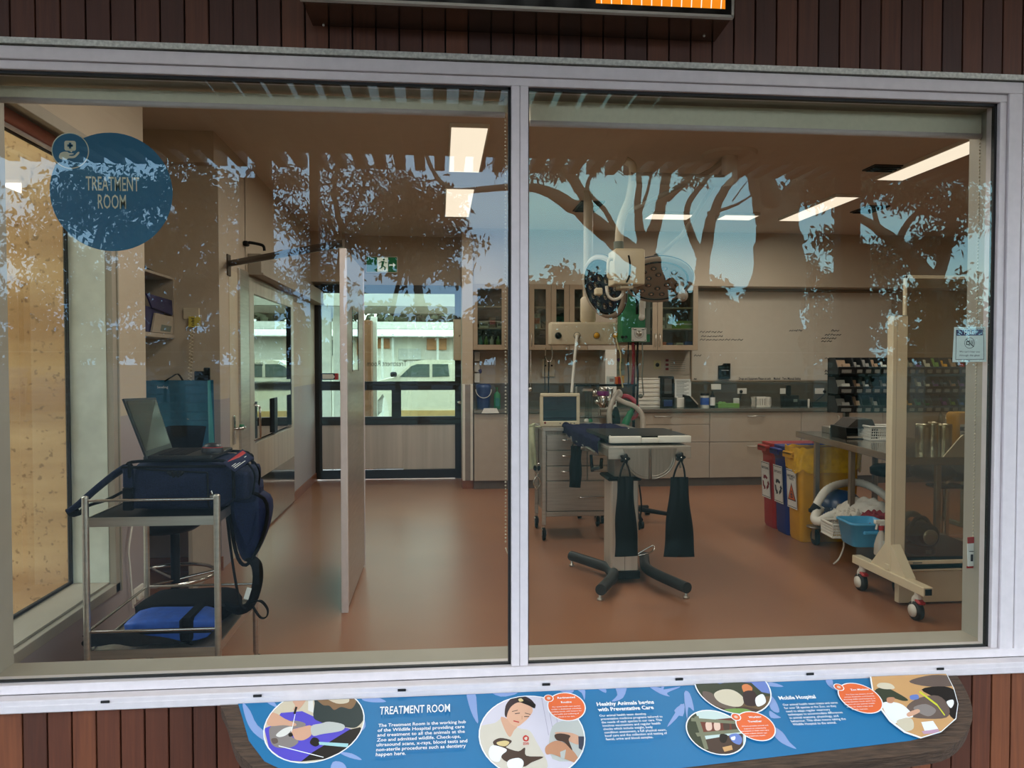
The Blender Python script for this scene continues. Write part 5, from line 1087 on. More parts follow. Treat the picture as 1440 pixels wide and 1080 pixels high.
# box on the wall beside the back door and a row on the door rail
a, b, c, d = px(637.5, 649, 449, 507, 7.38); t = thing('wall_dispenser', 'rounded beige dispenser beside the back door', 'dispenser', ((a+b)/2, 7.4, c)); M().box(a, b + .03, 7.34, 7.43, c, d, 0, .02, None, 3).obj('cover', ['beige'], t); q = at(646, 472, 7.335); M().ball((q.x, 7.338, q.z), .012, 8).obj('lock', ['chrome'], t)
a, b, c, d = px(452, 476, 526, 534, 7.40); m = M(); m.box(a, b, 7.35, 7.42, c, d + .01, 0, .003); m.poly([(a + .02, 7.349, c + .012), (b - .06, 7.349, c + .012), (b - .04, 7.349, (c+d)/2), (b - .06, 7.349, d - .002), (a + .02, 7.349, d - .002)], 1); m.box(b - .04, b + .002, 7.345, 7.42, c, d + .01, 2, .003); solo('glove_box', m, ['navy', 'paper', 'red'], 'small navy, white and red box on the back door rail', 'box')
# ================================================================== BACK OF THE ROOM
BF = 6.55; BT = .945
pm('bench', '8d8a80', .2, .6, var=.06); pm('splash', '51493c', .25, var=.1); pm('cab_in', '4f4a42', .7)
pm('kick', '6e6458', .5)
def drawer_unit(x0, x1, rows, label, doors=0, grp='base cabinets under the back bench'):
    t = thing('base_cabinet', label, 'cabinet', ((x0+x1)/2, BF + .3, 0), 0, grp)
    M().box(x0 + .001, x1 - .001, BF + .021, BF + .58, .10, BT - .04).box(x0, x1, BF + .05, BF + .06, 0, .10, 1).obj('carcass', ['cab', 'kick'], t)
    zs = [.10] + rows + [BT - .045]
    if doors:
        w = (x1 - x0) / doors
        for i in range(doors):
            d = M().box(x0 + i*w + .003, x0 + (i+1)*w - .003, BF, BF + .02, .103, BT - .048, 0, .003).obj('door', ['cab'], t)
            hxx = x0 + (i+1)*w - .06 if i % 2 == 0 else x0 + i*w + .06
            M().tube([(hxx, BF, BT - .30), (hxx, BF - .03, BT - .30), (hxx, BF - .03, BT - .10), (hxx, BF, BT - .10)], .006, 8).obj('handle', ['steel'], d)
    else:
        for a, b in zip(zs[:-1], zs[1:]):
            d = M().box(x0 + .003, x1 - .003, BF, BF + .02, a + .003, b - .003, 0, .003).obj('drawer', ['cab'], t)
            m_ = (x0 + x1) / 2; M().tube([(m_ - .1, BF, b - .05), (m_ - .1, BF - .03, b - .05), (m_ + .1, BF - .03, b - .05), (m_ + .1, BF, b - .05)], .006, 8).obj('handle', ['steel'], d)
    return t
ux = [at(998, 600, BF).x, at(1127, 600, BF).x]
w_ = ux[1] - ux[0]
drawer_unit(.405, .86, [], 'narrow pale base cabinet left of the window bar, by the back door', 1)
drawer_unit(.86, 1.35, [], 'pale base cabinet hidden behind the steel drawer trolley', 1)
drawer_unit(1.35, ux[0] - w_, [], 'pale double base cabinet behind the treatment table', 2)
drawer_unit(ux[0] - w_, ux[0], [.535, .75], 'pale base cabinet of three drawers under the white storage boxes')
drawer_unit(ux[0], ux[1], [.535], 'pale base cabinet of two deep drawers under the whiteboard')
drawer_unit(ux[1], ux[1] + 1.05, [], 'pale base cabinet with two doors and upright handles behind the bins', 2)
drawer_unit(ux[1] + 1.05, 7.2, [], 'pale corner base cabinet behind the bin rack', 2)
solo('worktop', M().box(.402, 7.23, BF - .03, WB - .002, BT - .04, BT, 0, .004), ['bench'], 'long steel worktop along the back wall', 'worktop')
struct('trim_3', M().box(.402, 7.23, WB - .012, WB, BT, 1.24), 'splash')
t = thing('end_panel', 'grey panel with two white edges at the end of the back bench', 'panel', (.33, 6.7, 0))
a, b, c, d = px(650.5, 665, 541, 676, 6.62); M().box(a + .02, b - .02, 6.62, 6.74, .1, d, 0, .002).obj('core', ['wall_dado' if pm('wall_dado', '8e847a', .5) else ''], t)
for x in (a, b - .03): M().box(x, x + .03, 6.60, 6.74, .1, d + .004, 0, .003).obj('edge_strip', ['white'], t)
M().box(a, b, 6.63, 6.74, 0, .1).obj('plinth', ['cove'], t)
# pillar splitting the back bench recess
a, b, c, d = px(851, 867, 485, 540, 6.8); struct('trim_4', M().box(a, b, 6.79, WB, BT + .001, 1.66), 'white')
# upper cabinets
UF = 6.80; UB0, UB1 = 1.655, 2.455
items = []
def wall_cabinet(x0, x1, label, n=2, glazed=True):
    t = thing('wall_cabinet', label, 'cabinet', ((x0+x1)/2, UF + .17, UB0), 0, 'glass fronted cabinets on the back wall')
    m = M(); T = .018
    m.box(x0, x1, UF + .02, WB - .001, UB0, UB0 + T); m.box(x0, x1, UF + .02, WB - .001, UB1 - T, UB1); m.box(x0, x0 + T, UF + .02, WB - .001, UB0, UB1); m.box(x1 - T, x1, UF + .02, WB - .001, UB0, UB1); m.box(x0, x1, WB - .012, WB - .001, UB0, UB1, 1)
    m.obj('carcass', ['cab_frame', 'cab_in'], t)
    for z in (UB0 + .27, UB0 + .53): M().box(x0 + T, x1 - T, UF + .03, WB - .012, z - .014, z).obj('shelf', ['cab'], t)
    w = (x1 - x0) / n
    for i in range(n):
        a, b = x0 + i*w + .002, x0 + (i+1)*w - .002; f = .062
        m = M(); m.box(a, a + f, UF, UF + .02, UB0, UB1, 0, .002); m.box(b - f, b, UF, UF + .02, UB0, UB1, 0, .002); m.box(a + f, b - f, UF, UF + .02, UB0, UB0 + f, 0, .002); m.box(a + f, b - f, UF, UF + .02, UB1 - f, UB1, 0, .002)
        d = m.obj('door', ['cab_frame'], t)
        M().poly([(a + f, UF + .01, UB0 + f), (b - f, UF + .01, UB0 + f), (b - f, UF + .01, UB1 - f), (a + f, UF + .01, UB1 - f)]).obj('pane', ['cabinet_glass'], d)
        hx_ = b - .025 if i % 2 == 0 else a + .025
        M().tube([(hx_, UF, UB0 + .05), (hx_, UF - .022, UB0 + .05), (hx_, UF - .022, UB0 + .2), (hx_, UF, UB0 + .2)], .005, 8).obj('handle', ['steel'], d)
    return t
xa = at(664, 400, UF).x; xr1 = at(982, 440, UF).x; xr0 = at(867, 440, UF).x
wall_cabinet(xa, xa + .42, 'single glass fronted wall cabinet left of the window bar', 1)
wall_cabinet(xa + .42, xa + .42 + (xr0 - xa - .42)*.40, 'glass fronted wall cabinet hidden by the window bar')
wall_cabinet(xa + .42 + (xr0 - xa - .42)*.40, xr0 - .36, 'glass fronted wall cabinet above the patient monitor')
solo('infill_panel', M().box(xr0 - .357, xr0 - .003, UF + .005, UF + .03, UB0, UB1, 0, .002), ['cab'], 'plain pale panel between the two groups of wall cabinets', 'panel')
wall_cabinet(xr0, xr1, 'glass fronted wall cabinet beside the whiteboard')
struct('trim_5', M().box(xa, 7.23, UF + .05, WB, UB1 + .001, CEIL - .001), 'wall_plain')
def pack(u0, u1, v0, v1, y, mat, label, cat='box', dep=.09, name='pack', zb=None, mark=None, grp=None):
    a = at(u0, v1, y); b = at(u1, v0, y); z0 = zb if zb is not None else a.z
    m = M().box(a.x, b.x, y, y + dep, z0 + .0005, b.z, 0, .003)
    ms = [mat]
    if mark: m.box(a.x + (b.x-a.x)*.1, b.x - (b.x-a.x)*.1, y - .001, y, z0 + (b.z-z0)*.3, z0 + (b.z-z0)*.7, 1); ms.append(mark)
    return solo(name, m, ms, label, cat, grp)
pm('pk_white', 'c9cbc0', .5); pm('pk_green', '6f9a4a', .5); pm('pk_orange', 'd9651f', .5); pm('pk_blue', '2d56a8', .5); pm('pk_teal', '2c7a70', .5); pm('pk_brown', '8a6a50', .6); pm('pk_purple', '6a3a8a', .5)
s1, s2, s3 = UB0 + .018, UB0 + .27, UB0 + .53; yi = UF + .08
pack(930, 935, 446, 459, yi, 'pk_white', 'slim white pack leaning at the left of the cabinet middle shelf', zb=s2, mark='grey_ink'); pack(937, 945, 441, 459, yi, 'pk_white', 'tall white carton on the middle shelf beside the whiteboard', zb=s2, mark='grey_ink')
a = at(945, 459, yi); b = at(974, 455, yi)
z = s2
for i, (mm, h) in enumerate((('pk_green', .045), ('pk_white', .02), ('pk_green', .03))): solo('flat_box', M().box(a.x + .01*i, b.x - .005*i, yi, yi + .2, z + .0005, z + h, 0, .002), [mm], ['green flat box at the bottom of the pile beside the whiteboard', 'white flat box in the middle of the pile beside the whiteboard', 'green flat box on top of the pile beside the whiteboard'][i], 'box'); z += h
pack(929, 937, 481, 487, yi, 'pk_orange', 'small orange box on the bottom cabinet shelf', zb=s1); pack(939, 946, 482, 487, yi, 'pk_blue', 'small blue box next to the orange box on the bottom shelf', zb=s1)
pack(951, 961, 482, 487, yi, 'pk_white', 'small white pack next to the blue boxes on the bottom shelf', zb=s1, mark='pk_brown'); pack(963, 974, 480, 487, yi, 'pk_blue', 'blue box at the right end of the bottom cabinet shelf', zb=s1)
pack(674, 687, 452, 462, yi, 'pk_white', 'white lettered box on the middle shelf left of the window bar', zb=s2, mark='grey_ink'); pack(688, 697, 446, 462, yi, 'pk_brown', 'brown and red carton on the middle shelf left of the window bar', zb=s2, mark='red'); pack(699, 710, 452, 462, yi, 'pk_white', 'grey box at the right on the middle shelf left of the window bar', zb=s2, mark='cab_in')
for i, (u, mm, nm) in enumerate(((676, 'pk_teal', 'teal'), (684, 'pk_green', 'green'), (692, 'pk_white', 'white'), (701, 'pk_green', 'tall green'))):
    q = at(u, 486, yi); solo('bottle', M().lathe([(.024, 0), (.026, .01), (.026, .10), (.012, .125), (.012, .15), (.001, .151)], (q.x, yi + .05, s1 + .0005), 'z', 14), [mm], '%s bottle on the bottom shelf of the left wall cabinet' % nm, 'bottle')
pack(748, 760, 441, 461, yi, 'pk_white', 'cream carton with an orange mark above the patient monitor', zb=s2, mark='pk_orange'); pack(763, 774, 452, 461, yi, 'pk_brown', 'low brown box beside the cream carton', zb=s2)
for i, u in enumerate((793, 800, 807, 813)): q = at(u, 450, yi); solo('jar', M().lathe([(.026, 0), (.028, .01), (.028, .07), (.02, .08), (.022, .10), (.001, .1)], (q.x, yi + .05, s2 + .0005), 'z', 14), ['pk_teal'], '%s teal jar from the left behind the service boom' % ORD[i], 'jar')
pack(748, 770, 470, 486, yi, 'navy2', 'dark blue box on the bottom shelf above the patient monitor', zb=s1)
# left nook: dispensers, bucket, bottle, notice
for i in range(3):
    a, b, c, d = px(667, 674.5, 495 + 15*i, 508 + 15*i, 7.08); solo('glove_dispenser', M().box(a, b, 7.06, 7.149, c, d, 0, .004).box(a - .001, a, 7.08, 7.13, c + .03, d - .03, 1), ['white', 'grey_ink'], ['uppermost', 'middle', 'lowest'][i] + ' of three white glove boxes on the bench end', 'dispenser')
    
by = 6.75; bz = BT + .0005
a, b, c, d = px(670, 691, 541, 570, by)
pm('bucket_blue', '243a68', .35, var=.1)
t = thing('bucket', 'dark blue lidded bucket on the back bench by the door', 'bucket', ((a+b)/2, by + .1, bz)); r = (b-a)/2
M().lathe([(r*.88, 0), (r, d - bz - .04)], ((a+b)/2, by + .1, bz), 'z', 24).obj('tub', ['bucket_blue'], t); M().lathe([(r*1.06, 0), (r*1.06, .02), (r*.9, .045), (.001, .05)], ((a+b)/2, by + .1, d - .04), 'z', 24).obj('lid', ['bucket_blue'], t)
hm = M(); hm.tube([((a+b)/2 + r*1.05*math.cos(q), by + .1 - r*.8*math.sin(q) - .02, d - .06 - .10*math.sin(q)) for q in [PI*k/12 for k in range(13)]], .004, 6); hm.obj('handle', ['white'], t)
a, b, c, d = px(695, 704, 545, 570, by)
t = thing('soap_bottle', 'green pump bottle on the back bench beside the blue bucket', 'bottle', ((a+b)/2, by + .05, bz)); r = (b-a)/2
M().lathe([(r, 0), (r, (d-bz)*.68), (r*.5, (d-bz)*.76), (r*.4, (d-bz)*.8)], ((a+b)/2, by + .05, bz), 'z', 16, 0, True, 1, .7).obj('body', ['green'], t); M().cyl(((a+b)/2, by + .05, bz + (d-bz)*.8), ((a+b)/2, by + .05, d), .006, seg=8).box((a+b)/2 - .025, (a+b)/2 + .01, by + .042, by + .058, d - .01, d, 0, .003).obj('pump', ['green'], t); M().box(a + r*.4, b - r*.4, by - r*.2, by - r*.2 + .02, bz + .03, bz + (d-bz)*.5).obj('label', ['pk_teal'], t)
a, b, c, d = px(677, 702, 574, 580, BF - .034); solo('cabinet_notice', M().add([(a, BF - .0345, c - .01), (b, BF - .0345, c - .01), (b - .03, BF - .0335, d), (a + .03, BF - .0335, d)], [(0, 1, 2, 3)]).add([(a, BF - .034, c - .01), (b, BF - .034, c - .01), (b - .03, BF - .033, d), (a + .03, BF - .033, d)], [(3, 2, 1, 0)]), ['paper'], 'white notice taped to the edge of the bench below the bucket', 'notice')
q = at(675.5, 522, 6.7); solo('wall_hook', M().ball((q.x, 6.70, q.z), .018, 10, sz=1.6).tube([(q.x - .02, 6.72, q.z + .01), (q.x, 6.70, q.z)], .008, 6), ['violet_box'], 'small dark hook beside the glove boxes', 'hook')
# wall socket plate and stethoscope in the middle nook
a, b, c, d = px(762, 780, 505, 530, WB - .02); solo('wall_plate', M().box(a, b, WB - .03, WB - .001, c, d, 0, .006), ['beige'], 'beige wall plate behind the stethoscope', 'plate')
sy_ = 6.72; q = lambda u, v: at(u, v, sy_)
t = thing('stethoscope', 'black stethoscope hanging from the wall cabinet', 'stethoscope', q(772, 550))
M().tube(smooth_path([q(767.5, 488), q(767, 500), q(769, 507), q(772, 509), q(775, 507), q(776.5, 500), q(776, 488)], 4), .006, 6).obj('headset', ['chrome'], t)
M().tube(smooth_path([q(772, 509), q(771.5, 530), q(771.5, 560), q(771, 575)], 4), .008, 8).tube(smooth_path([q(767, 500), q(766, 520), q(766.5, 550)], 4), .006, 6).obj('tubing', ['black'], t)
for u in (767, 776): p = q(u, 514); M().ball((p.x, p.y, p.z), .012, 8).obj('ear_tip', ['black'], t)
a = q(745, 548); solo('pan_scale', M().lathe([(.001, 0), (.028, .002), (.03, .01), (.001, .012)], (a.x, 6.72, a.z), 'y', 16).tube([(a.x + .01, 6.72, a.z + .03), (a.x + .012, 6.72, a.z + .12), (a.x + .02, 6.82, 1.655)], .004, 6), ['chrome'], 'small round steel gauge hanging left in the middle nook', 'gauge')
# whiteboard with writing, marker holder
y = WB - .03
WX0, WZ0, WX1, WZ1 = at(973, 536, y).x, at(1000, 535, y).z, 5.92, at(1000, 410, y).z
t = thing('whiteboard', 'large whiteboard with black handwriting above the back bench', 'whiteboard', ((WX0+WX1)/2, y, WZ0)); pm('board_white', 'cfc6b6', .25, var=.02)
M().box(WX0, WX1, y, WB - .001, WZ0, WZ1, 0, .003).obj('panel', ['board_white'], t)
M().box(WX0, WX1, y - .006, y, WZ0 - .012, WZ0, 0, .002).box(WX0 - .012, WX0, y - .006, y + .02, WZ0 - .012, WZ1, 0, .002).box(WX0, WX1, y - .006, y + .02, WZ1, WZ1 + .015, 0).obj('frame', ['cab_frame'], t)
m = M(); rnd = random.Random(3)
def scrawl(u0, u1, v, h=4, words=3, w=.004):
    """wavy pen strokes that look like quick handwriting"""
    x = u0; L_ = (u1 - u0) / words
    for k in range(words):
        n = max(4, int(L_ * .8 / 1.6)); pts = []
        for i in range(n): pts.append(at(x + L_*.85*i/(n-1), v - h*(.5 if i % 2 else -.3)*rnd.uniform(.5, 1.2), y - .002))
        m.tube(pts, w, 4); x += L_
for a in ((984, 1017, 467, 3, 4), (986, 1018, 473, 2, 4), (984, 1046, 478, 2.5, 7), (1110, 1129, 465, 3, 3), (1169, 1182, 465, 3, 1), (1160, 1184, 471, 2.5, 3), (1155, 1177, 476, 3, 3), (1155, 1171, 480, 2.5, 2), (976, 988, 500, 3, 1), (1160, 1175, 504, 2, 2), (1160, 1176, 522, 3, 3), (1160, 1176, 526, 3, 3), (976, 980, 533, 2, 1)): scrawl(a[0], a[1], a[2], a[3], a[4], .0042 if a[2] < 520 else .006)
m.text('Drugs and Equipment Please on only', at(1039, 534, y - .002), (1, 0, 0), (0, 0, 1), 0, size=.045, width=at(1084, 534, y).x - at(1039, 534, y).x, bold=.02); m.text('Masked', at(1088, 534, y - .002), (1, 0, 0), (0, 0, 1), 0, size=.045, width=at(1097, 534, y).x - at(1088, 534, y).x, bold=.02); m.text('Two Manual listing', at(1100, 534, y - .002), (1, 0, 0), (0, 0, 1), 0, size=.045, width=at(1126, 534, y).x - at(1100, 534, y).x, bold=.02)
m.tube([at(1088, 536, y - .002), at(1098, 535.6, y - .002)], .004, 4); m.obj('handwriting', ['ink'], t)
a, b, c, d = px(1011, 1027, 511, 533, y - .04); solo('marker_holder', M().prism([(a, c), (b, c), (b, d), (a + (b-a)*.45, d), (a + (b-a)*.38, d - .02), (a, d - .03)], (0, y - .045, 0), (1, 0, 0), (0, 0, 1), (0, .04, 0)).box(a + .03, b - .02, y - .048, y - .045, (c+d)/2 + .01, (c+d)/2 + .014, 1), ['leatherette', 'paper'], 'black marker pocket on the lower left of the whiteboard', 'holder')
# outlets along the splashback
for i, (u0, u1, v0, v1) in enumerate(((1000, 1014, 540, 548), (1037, 1050, 546, 554), (1097, 1108, 546, 554), (1146, 1159, 546, 554), (1165, 1178, 546, 554))):
    a, b, c, d = px(u0, u1, v0, v1, WB - .02); m = M().box(a, b, WB - .024, WB - .0125, c, d, 0, .003); mm = ['white', 'black']
    if i in (1, 3): m.ball(((a+b)/2 - (.02 if i == 1 else -.06), WB - .04, (c+d)/2 - .005), .022, 10, 1); m.tube(smooth_path([((a+b)/2 - (.02 if i == 1 else -.06), WB - .05, c), ((a+b)/2 - .05, WB - .06, c - .08), ((a+b)/2 - .12, WB - .07, BT + .012)], 4), .006, 6, 1)
    solo('power_outlet', m, mm, ['white power outlet on the splashback, first from the left, set highest', 'white outlet holding a round black plug above the white basket', 'white outlet on the splashback beside the black radio', 'white outlet with a black adaptor near the bin rack', 'white outlet last in the row, next to the bin rack'][i], 'outlet', 'outlets on the splashback')
# things on the right of the bench
by = 6.72
def bench_box(u0, u1, v0, mat, label, cat, name, y=by, dep=.12, bev=.006, extra=None):
    a = at(u0, v0, y); b = at(u1, v0, y); m = M().box(a.x, b.x, y, y + dep, bz, a.z, 0, bev); mm = [mat]
    if extra: extra(m, a.x, b.x, y, a.z); mm += ['paper', 'ink', 'chrome']
    return solo(name, m, mm, label, cat)
a, b, c, d = px(898, 929, 532, 570, by); h = (d - bz) / 7
for i in range(7):
    z0 = bz + h*i; t = thing('storage_box', ['lowest', 'second lowest', 'third from the bottom', 'fourth from the bottom', 'fifth from the bottom', 'second from the top', 'topmost'][i] + ' white box in the stack on the back bench', 'box', ((a+b)/2, by + .12, z0), 0, 'white boxes stacked on the back bench')
    M().box(a, b, by, by + .25, z0, z0 + h*.86, 0, .006).obj('body', ['white'], t); M().box(a - .006, b + .006, by - .01, by + .255, z0 + h*.82, z0 + h*.99, 0, .006).obj('lid', ['white'], t); M().box(b - (b-a)*.3, b - (b-a)*.08, by - .002, by, z0 + h*.3, z0 + h*.6).obj('label', ['paper'], t)
a, b, c, d = px(930, 949, 529, 569, by - .06); t = thing('blood_analyser', 'black upright analyser with a screen on the back bench', 'analyser', ((a+b)/2, by, bz)); y0 = by - .06
M().box(a, b, y0, y0 + .16, bz, bz + .13, 0, .015, None, 2).box(a - .002, b + .002, y0 + .02, y0 + .16, bz + .10, d, 0, .02, None, 2).obj('body', ['blackplastic'], t); M().box(a + (b-a)*.25, b - (b-a)*.2, y0 + .015, y0 + .022, bz + (d-bz)*.45, d - .03).obj('screen', ['leaf_screen' if pm('leaf_screen', '50504e', .2) else ''], t); M().box(a + .03, b - .03, y0 - .004, y0 + .002, bz + .02, bz + .10, 0, .003).obj('front_cover', ['bucket_blue'], t)
bench_box(952, 965, 559, 'white', 'small white printer on the back bench beside the analyser', 'printer', 'label_printer', y=by - .05, extra=lambda m, a, b, y, z: m.box(a + .03, b - .03, y + .03, y + .06, z, z + .006, 2))
a, b, c, d = px(949, 972, 533, 562, WB - .02); m = M().box(a, b, WB - .018, WB - .013, c, d, 0)
for k in range(12): m.box(a + .02, b - .03 - .03*(k % 3), WB - .0185, WB - .018, d - .03 - k*.017, d - .024 - k*.017, 1)
solo('wall_notice', m, ['paper', 'grey_ink'], 'printed paper notice behind the small printer', 'notice')
a, b, c, d = px(935, 970, 503, 527, WB - .03); m = M().box(a, b, WB - .006, WB - .001, c, d, 0)
for k in range(3): m.box(a + .015, a + .055, WB - .0065, WB - .006, d - .05 - k*.055, d - .02 - k*.055, 1)
for k in range(6): m.box(a + .075, b - .05, WB - .0065, WB - .006, d - .04 - k*.026, d - .035 - k*.026, 2)
solo('poster', m, ['cab', 'darkred', 'grey_ink'], 'pale poster with three dark squares under the right wall cabinet', 'poster')
a, b, c, d = px(920, 930, 507, 519, WB - .03); solo('gas_socket', M().box(a, b, WB - .012, WB - .001, c, d, 0, .004).lathe([(.001, -.02), (.022, -.018), (.026, 0)], ((a+b)/2, WB - .012, (c+d)/2), 'y', 14, 1), ['yellowplate' if pm('yellowplate', 'c9bd8c', .5) else '', 'black'], 'cream socket plate with a round black outlet beside the poster', 'socket')
q0 = at(964, 570, by - .1); q1 = at(984, 552, by - .1)
t = thing('desk_phone', 'black phone handset unit leaning on the back bench', 'phone', ((q0.x+q1.x)/2, by - .05, bz)); m = M()
m.prism([(0, 0), (.16, 0), (.16, .03), (.05, .15), (0, .16)], (q0.x, by - .1, bz), (1, 0, 0), (0, 0, 1), (0, .12, 0)); m.obj('body', ['blackplastic'], t)
M().prism([(.07, .13), (.155, .04), (.165, .05), (.08, .142)], (q0.x, by - .095, bz), (1, 0, 0), (0, 0, 1), (0, .07, 0)).obj('keypad', ['cab'], t)
a, b, c, d = px(985, 997, 553, 569, by); t = thing('wipes_tub', 'blue and white tub of wipes on the back bench', 'tub', ((a+b)/2, by, bz)); r = (b-a)/2; M().lathe([(r, 0), (r, (d-bz)*.85)], ((a+b)/2, by, bz), 'z', 18).obj('tub', ['pk_white'], t); M().lathe([(r*1.005, (d-bz)*.2), (r*1.005, (d-bz)*.7)], ((a+b)/2, by, bz), 'z', 18, 0, False).obj('label', ['pk_blue'], t); M().lathe([(r*1.03, (d-bz)*.85), (r*1.03, d - bz), (.001, d - bz + .002)], ((a+b)/2, by, bz), 'z', 18).obj('lid', ['blackplastic'], t)
a, b, c, d = px(998.5, 1005.5, 550, 569, by - .05); t = thing('pump_bottle', 'dark pump bottle with a white label beside the blue tub', 'bottle', ((a+b)/2, by - .05, bz)); r = (b-a)/2; M().lathe([(r, 0), (r, (d-bz)*.7), (r*.4, (d-bz)*.8), (r*.4, d-bz)], ((a+b)/2, by - .05, bz), 'z', 14).obj('body', ['blackplastic'], t); M().lathe([(r*1.01, .03), (r*1.01, .13)], ((a+b)/2, by - .05, bz), 'z', 14, 0, False).obj('label', ['paper'], t)
q = at(1015, 563, by); m = M(); 
for k in range(9): m.ball((q.x + rnd.uniform(-.05, .05), by + rnd.uniform(-.03, .03), bz + .02 + rnd.uniform(0, .045)), .022, 8, k % 2, 1.3, .8, .7)
solo('tubing_bundle', m, ['pk_green', 'pk_white'], 'small heap of pale green tubing on the back bench', 'tubing')
bench_box(1010, 1040, 567.5, 'pk_green', 'thin green folder lying on the back bench', 'folder', 'folder', y=by - .06, bev=.002); bench_box(1032, 1040, 560, 'pk_white', 'crumpled white wrapper standing beside the green folder', 'wrapper', 'wrapper', y=by + .1, dep=.03)
a, b, c, d = px(1063, 1084, 558.5, 569, by - .05); t = thing('white_basket', 'small white slotted basket alone on the back bench', 'basket', ((a+b)/2, by, bz)); y0 = by - .05; m = M()
for (x0, x1, yy0, yy1) in ((a, b, y0, y0 + .004), (a, b, y0 + .15, y0 + .154), (a, a + .004, y0, y0 + .15), (b - .004, b, y0, y0 + .15)):
    nn = 8 if x1 - x0 > .05 else 6
    m.box(x0, x1, yy0, yy1, bz, bz + .02); m.box(x0 - .003, x1 + .003, yy0 - .003, yy1 + .003, d - .018, d)
    for k in range(nn + 1):
        f_ = k/nn; xx = x0 + (x1-x0)*f_ if x1 - x0 > .05 else x0; y_ = yy0 if x1 - x0 > .05 else yy0 + (yy1-yy0)*f_
        m.box(xx - .004, xx + .004, y_ - .001, y_ + .004, bz + .02, d - .018)
m.box(a, b, y0, y0 + .15, bz, bz + .004); m.obj('basket', ['white'], t)
t = thing('radio', 'black radio and charger with an upright aerial on the back bench', 'radio', (at(1112, 568, by).x, by, bz)); a, b, c, d = px(1103, 1124, 556, 569, by - .02); M().box(a, b, by - .02, by + .1, bz, d, 0, .012, None, 2).obj('body', ['blackplastic'], t); a, b, c, d = px(1107, 1113, 542, 556, by); M().box(a, b, by, by + .05, c, d, 0, .008).obj('handset', ['blackplastic'], t); a = at(1116, 563, by - .025); M().box(a.x, a.x + .05, by - .024, by - .02, a.z - .02, a.z + .015).obj('display', ['grey_ink'], t)
bench_box(1126, 1136, 563, 'blackplastic', 'low black charger to the right of the radio', 'charger', 'charger', bev=.01); bench_box(1136.5, 1139, 561, 'white', 'white marker pen standing on the back bench', 'pen', 'marker_pen', dep=.02); bench_box(1141, 1166, 565.5, 'blackplastic', 'long flat black case on the back bench near the bin rack', 'case', 'flat_case', bev=.01)
# ================================================================== CENTRE: ceiling arm, lights, anaesthetic machine
# service boom with gas and power sockets on a ceiling column
yy = 4.62
a, b, c, d = px(775, 884, 453, 485, yy)
t = thing('service_boom', 'beige ceiling service boom with a row of gas and power sockets', 'service boom', ((a+b)/2, yy, c))
M().box(a, b, yy, yy + .2, c, d - .012, 0, .012, None, 2).box(a + .002, b - .002, yy + .03, yy + .2, d - .02, d, 0, .008).obj('head', ['beige'], t)
p0 = at(827, 440, yy + .1); M().cyl((p0.x, yy + .1, d), (p0.x, yy + .1, CEIL), .045, seg=18).lathe([(.06, d), (.075, d + .02), (.075, d + .22), (.06, d + .24)], (p0.x, yy + .1, 0), 'z', 20).obj('column', ['beige'], t)
for i, u in enumerate((785, 811.5, 839, 866)):
    q = at(u, 472, yy); M().lathe([(.001, -.03), (.018, -.028), (.02, -.012), (.028, -.01), (.028, 0)], (q.x, yy, q.z), 'y', 16, 0).obj('socket', [['blackplastic', 'beige', 'yellow', 'yellow'][i]], t)
    M().lathe([(.030, -.004), (.034, 0)], (q.x, yy, q.z), 'y', 16).obj('socket_ring', ['grey_ink'], t)
q = at(811.5, 472, yy - .03); m = M(); m.tube(smooth_path([q, at(810, 485, yy - .06), at(807, 515, yy - .1), at(804, 552, yy - .16)], 6), .013, 10); solo('gas_hose', m, ['white'], 'white hose hanging from the second socket of the service boom', 'hose')
m = M(); m.tube(smooth_path([at(866, 474, yy - .03), at(869, 485, yy - .05), at(873, 500, yy - .07), at(872, 520, yy - .06), at(876, 545, yy - .05)], 6), .007, 8); solo('yellow_hose', m, ['yellowplate'], 'thin yellow hose hanging from the right end of the service boom', 'hose')
# ceiling arm: plate, drop tube, horizontal arm, curved tube and the cream head box
yk = 3.3
t = thing('pendant_boom', 'cream ceiling boom with a curved tube and a square head box', 'arm', (at(1008, 215, yk).x, yk, CEIL))
q = az(1026, 216, CEIL); M().lathe([(.20, CEIL - .025), (.21, CEIL)], (q.x, q.y, 0), 'z', 30).obj('ceiling_plate', ['ceiling_paint'], t)
cm_ = Vector((q.x, q.y, 0)); zt5 = CEIL - .02; zd = 2.86
M().cyl((cm_.x, cm_.y, zd), (cm_.x, cm_.y, zt5), .06, seg=18).obj('drop_tube', ['ceiling_paint'], t)
q1 = at(886, 231, yk); q1.z = zd + .03
M().tube([(cm_.x, cm_.y, zd + .05), (q1.x, yk, zd + .05)], .045, 12).obj('swing_arm', ['cab'], t)
cv = smooth_path([at(880, 226, yk), at(889, 233, yk), at(890, 250, yk), at(885, 280, yk), at(877, 300, yk), at(872, 318, yk), at(870, 352, yk)], 6); M().tube(cv, [.032]*len(cv), 14).obj('curved_tube', ['beige'], t)
M().tube([at(870, 340, yk), at(870, 352, yk)], .038, 14).obj('collar', ['grey_ink'], t)
a, b, c, d = px(859, 901, 354, 402, yk); c2_ = (a+b)/2
M().box(a, b, yk - .13, yk + .1, c, d, 0, .012, None, 2).box(a + .01, b - .01, yk - .12, yk + .09, d - .004, d + .006, 0, .004).obj('head_box', ['cream'], t)
sl_ = M(); sl_.tube(smooth_path([at(884, 359, yk - .132), at(886, 372, yk - .132), at(885, 388, yk - .132), at(881, 397, yk - .132)], 5), .007, 8); sl_.obj('slot', ['black'], t)
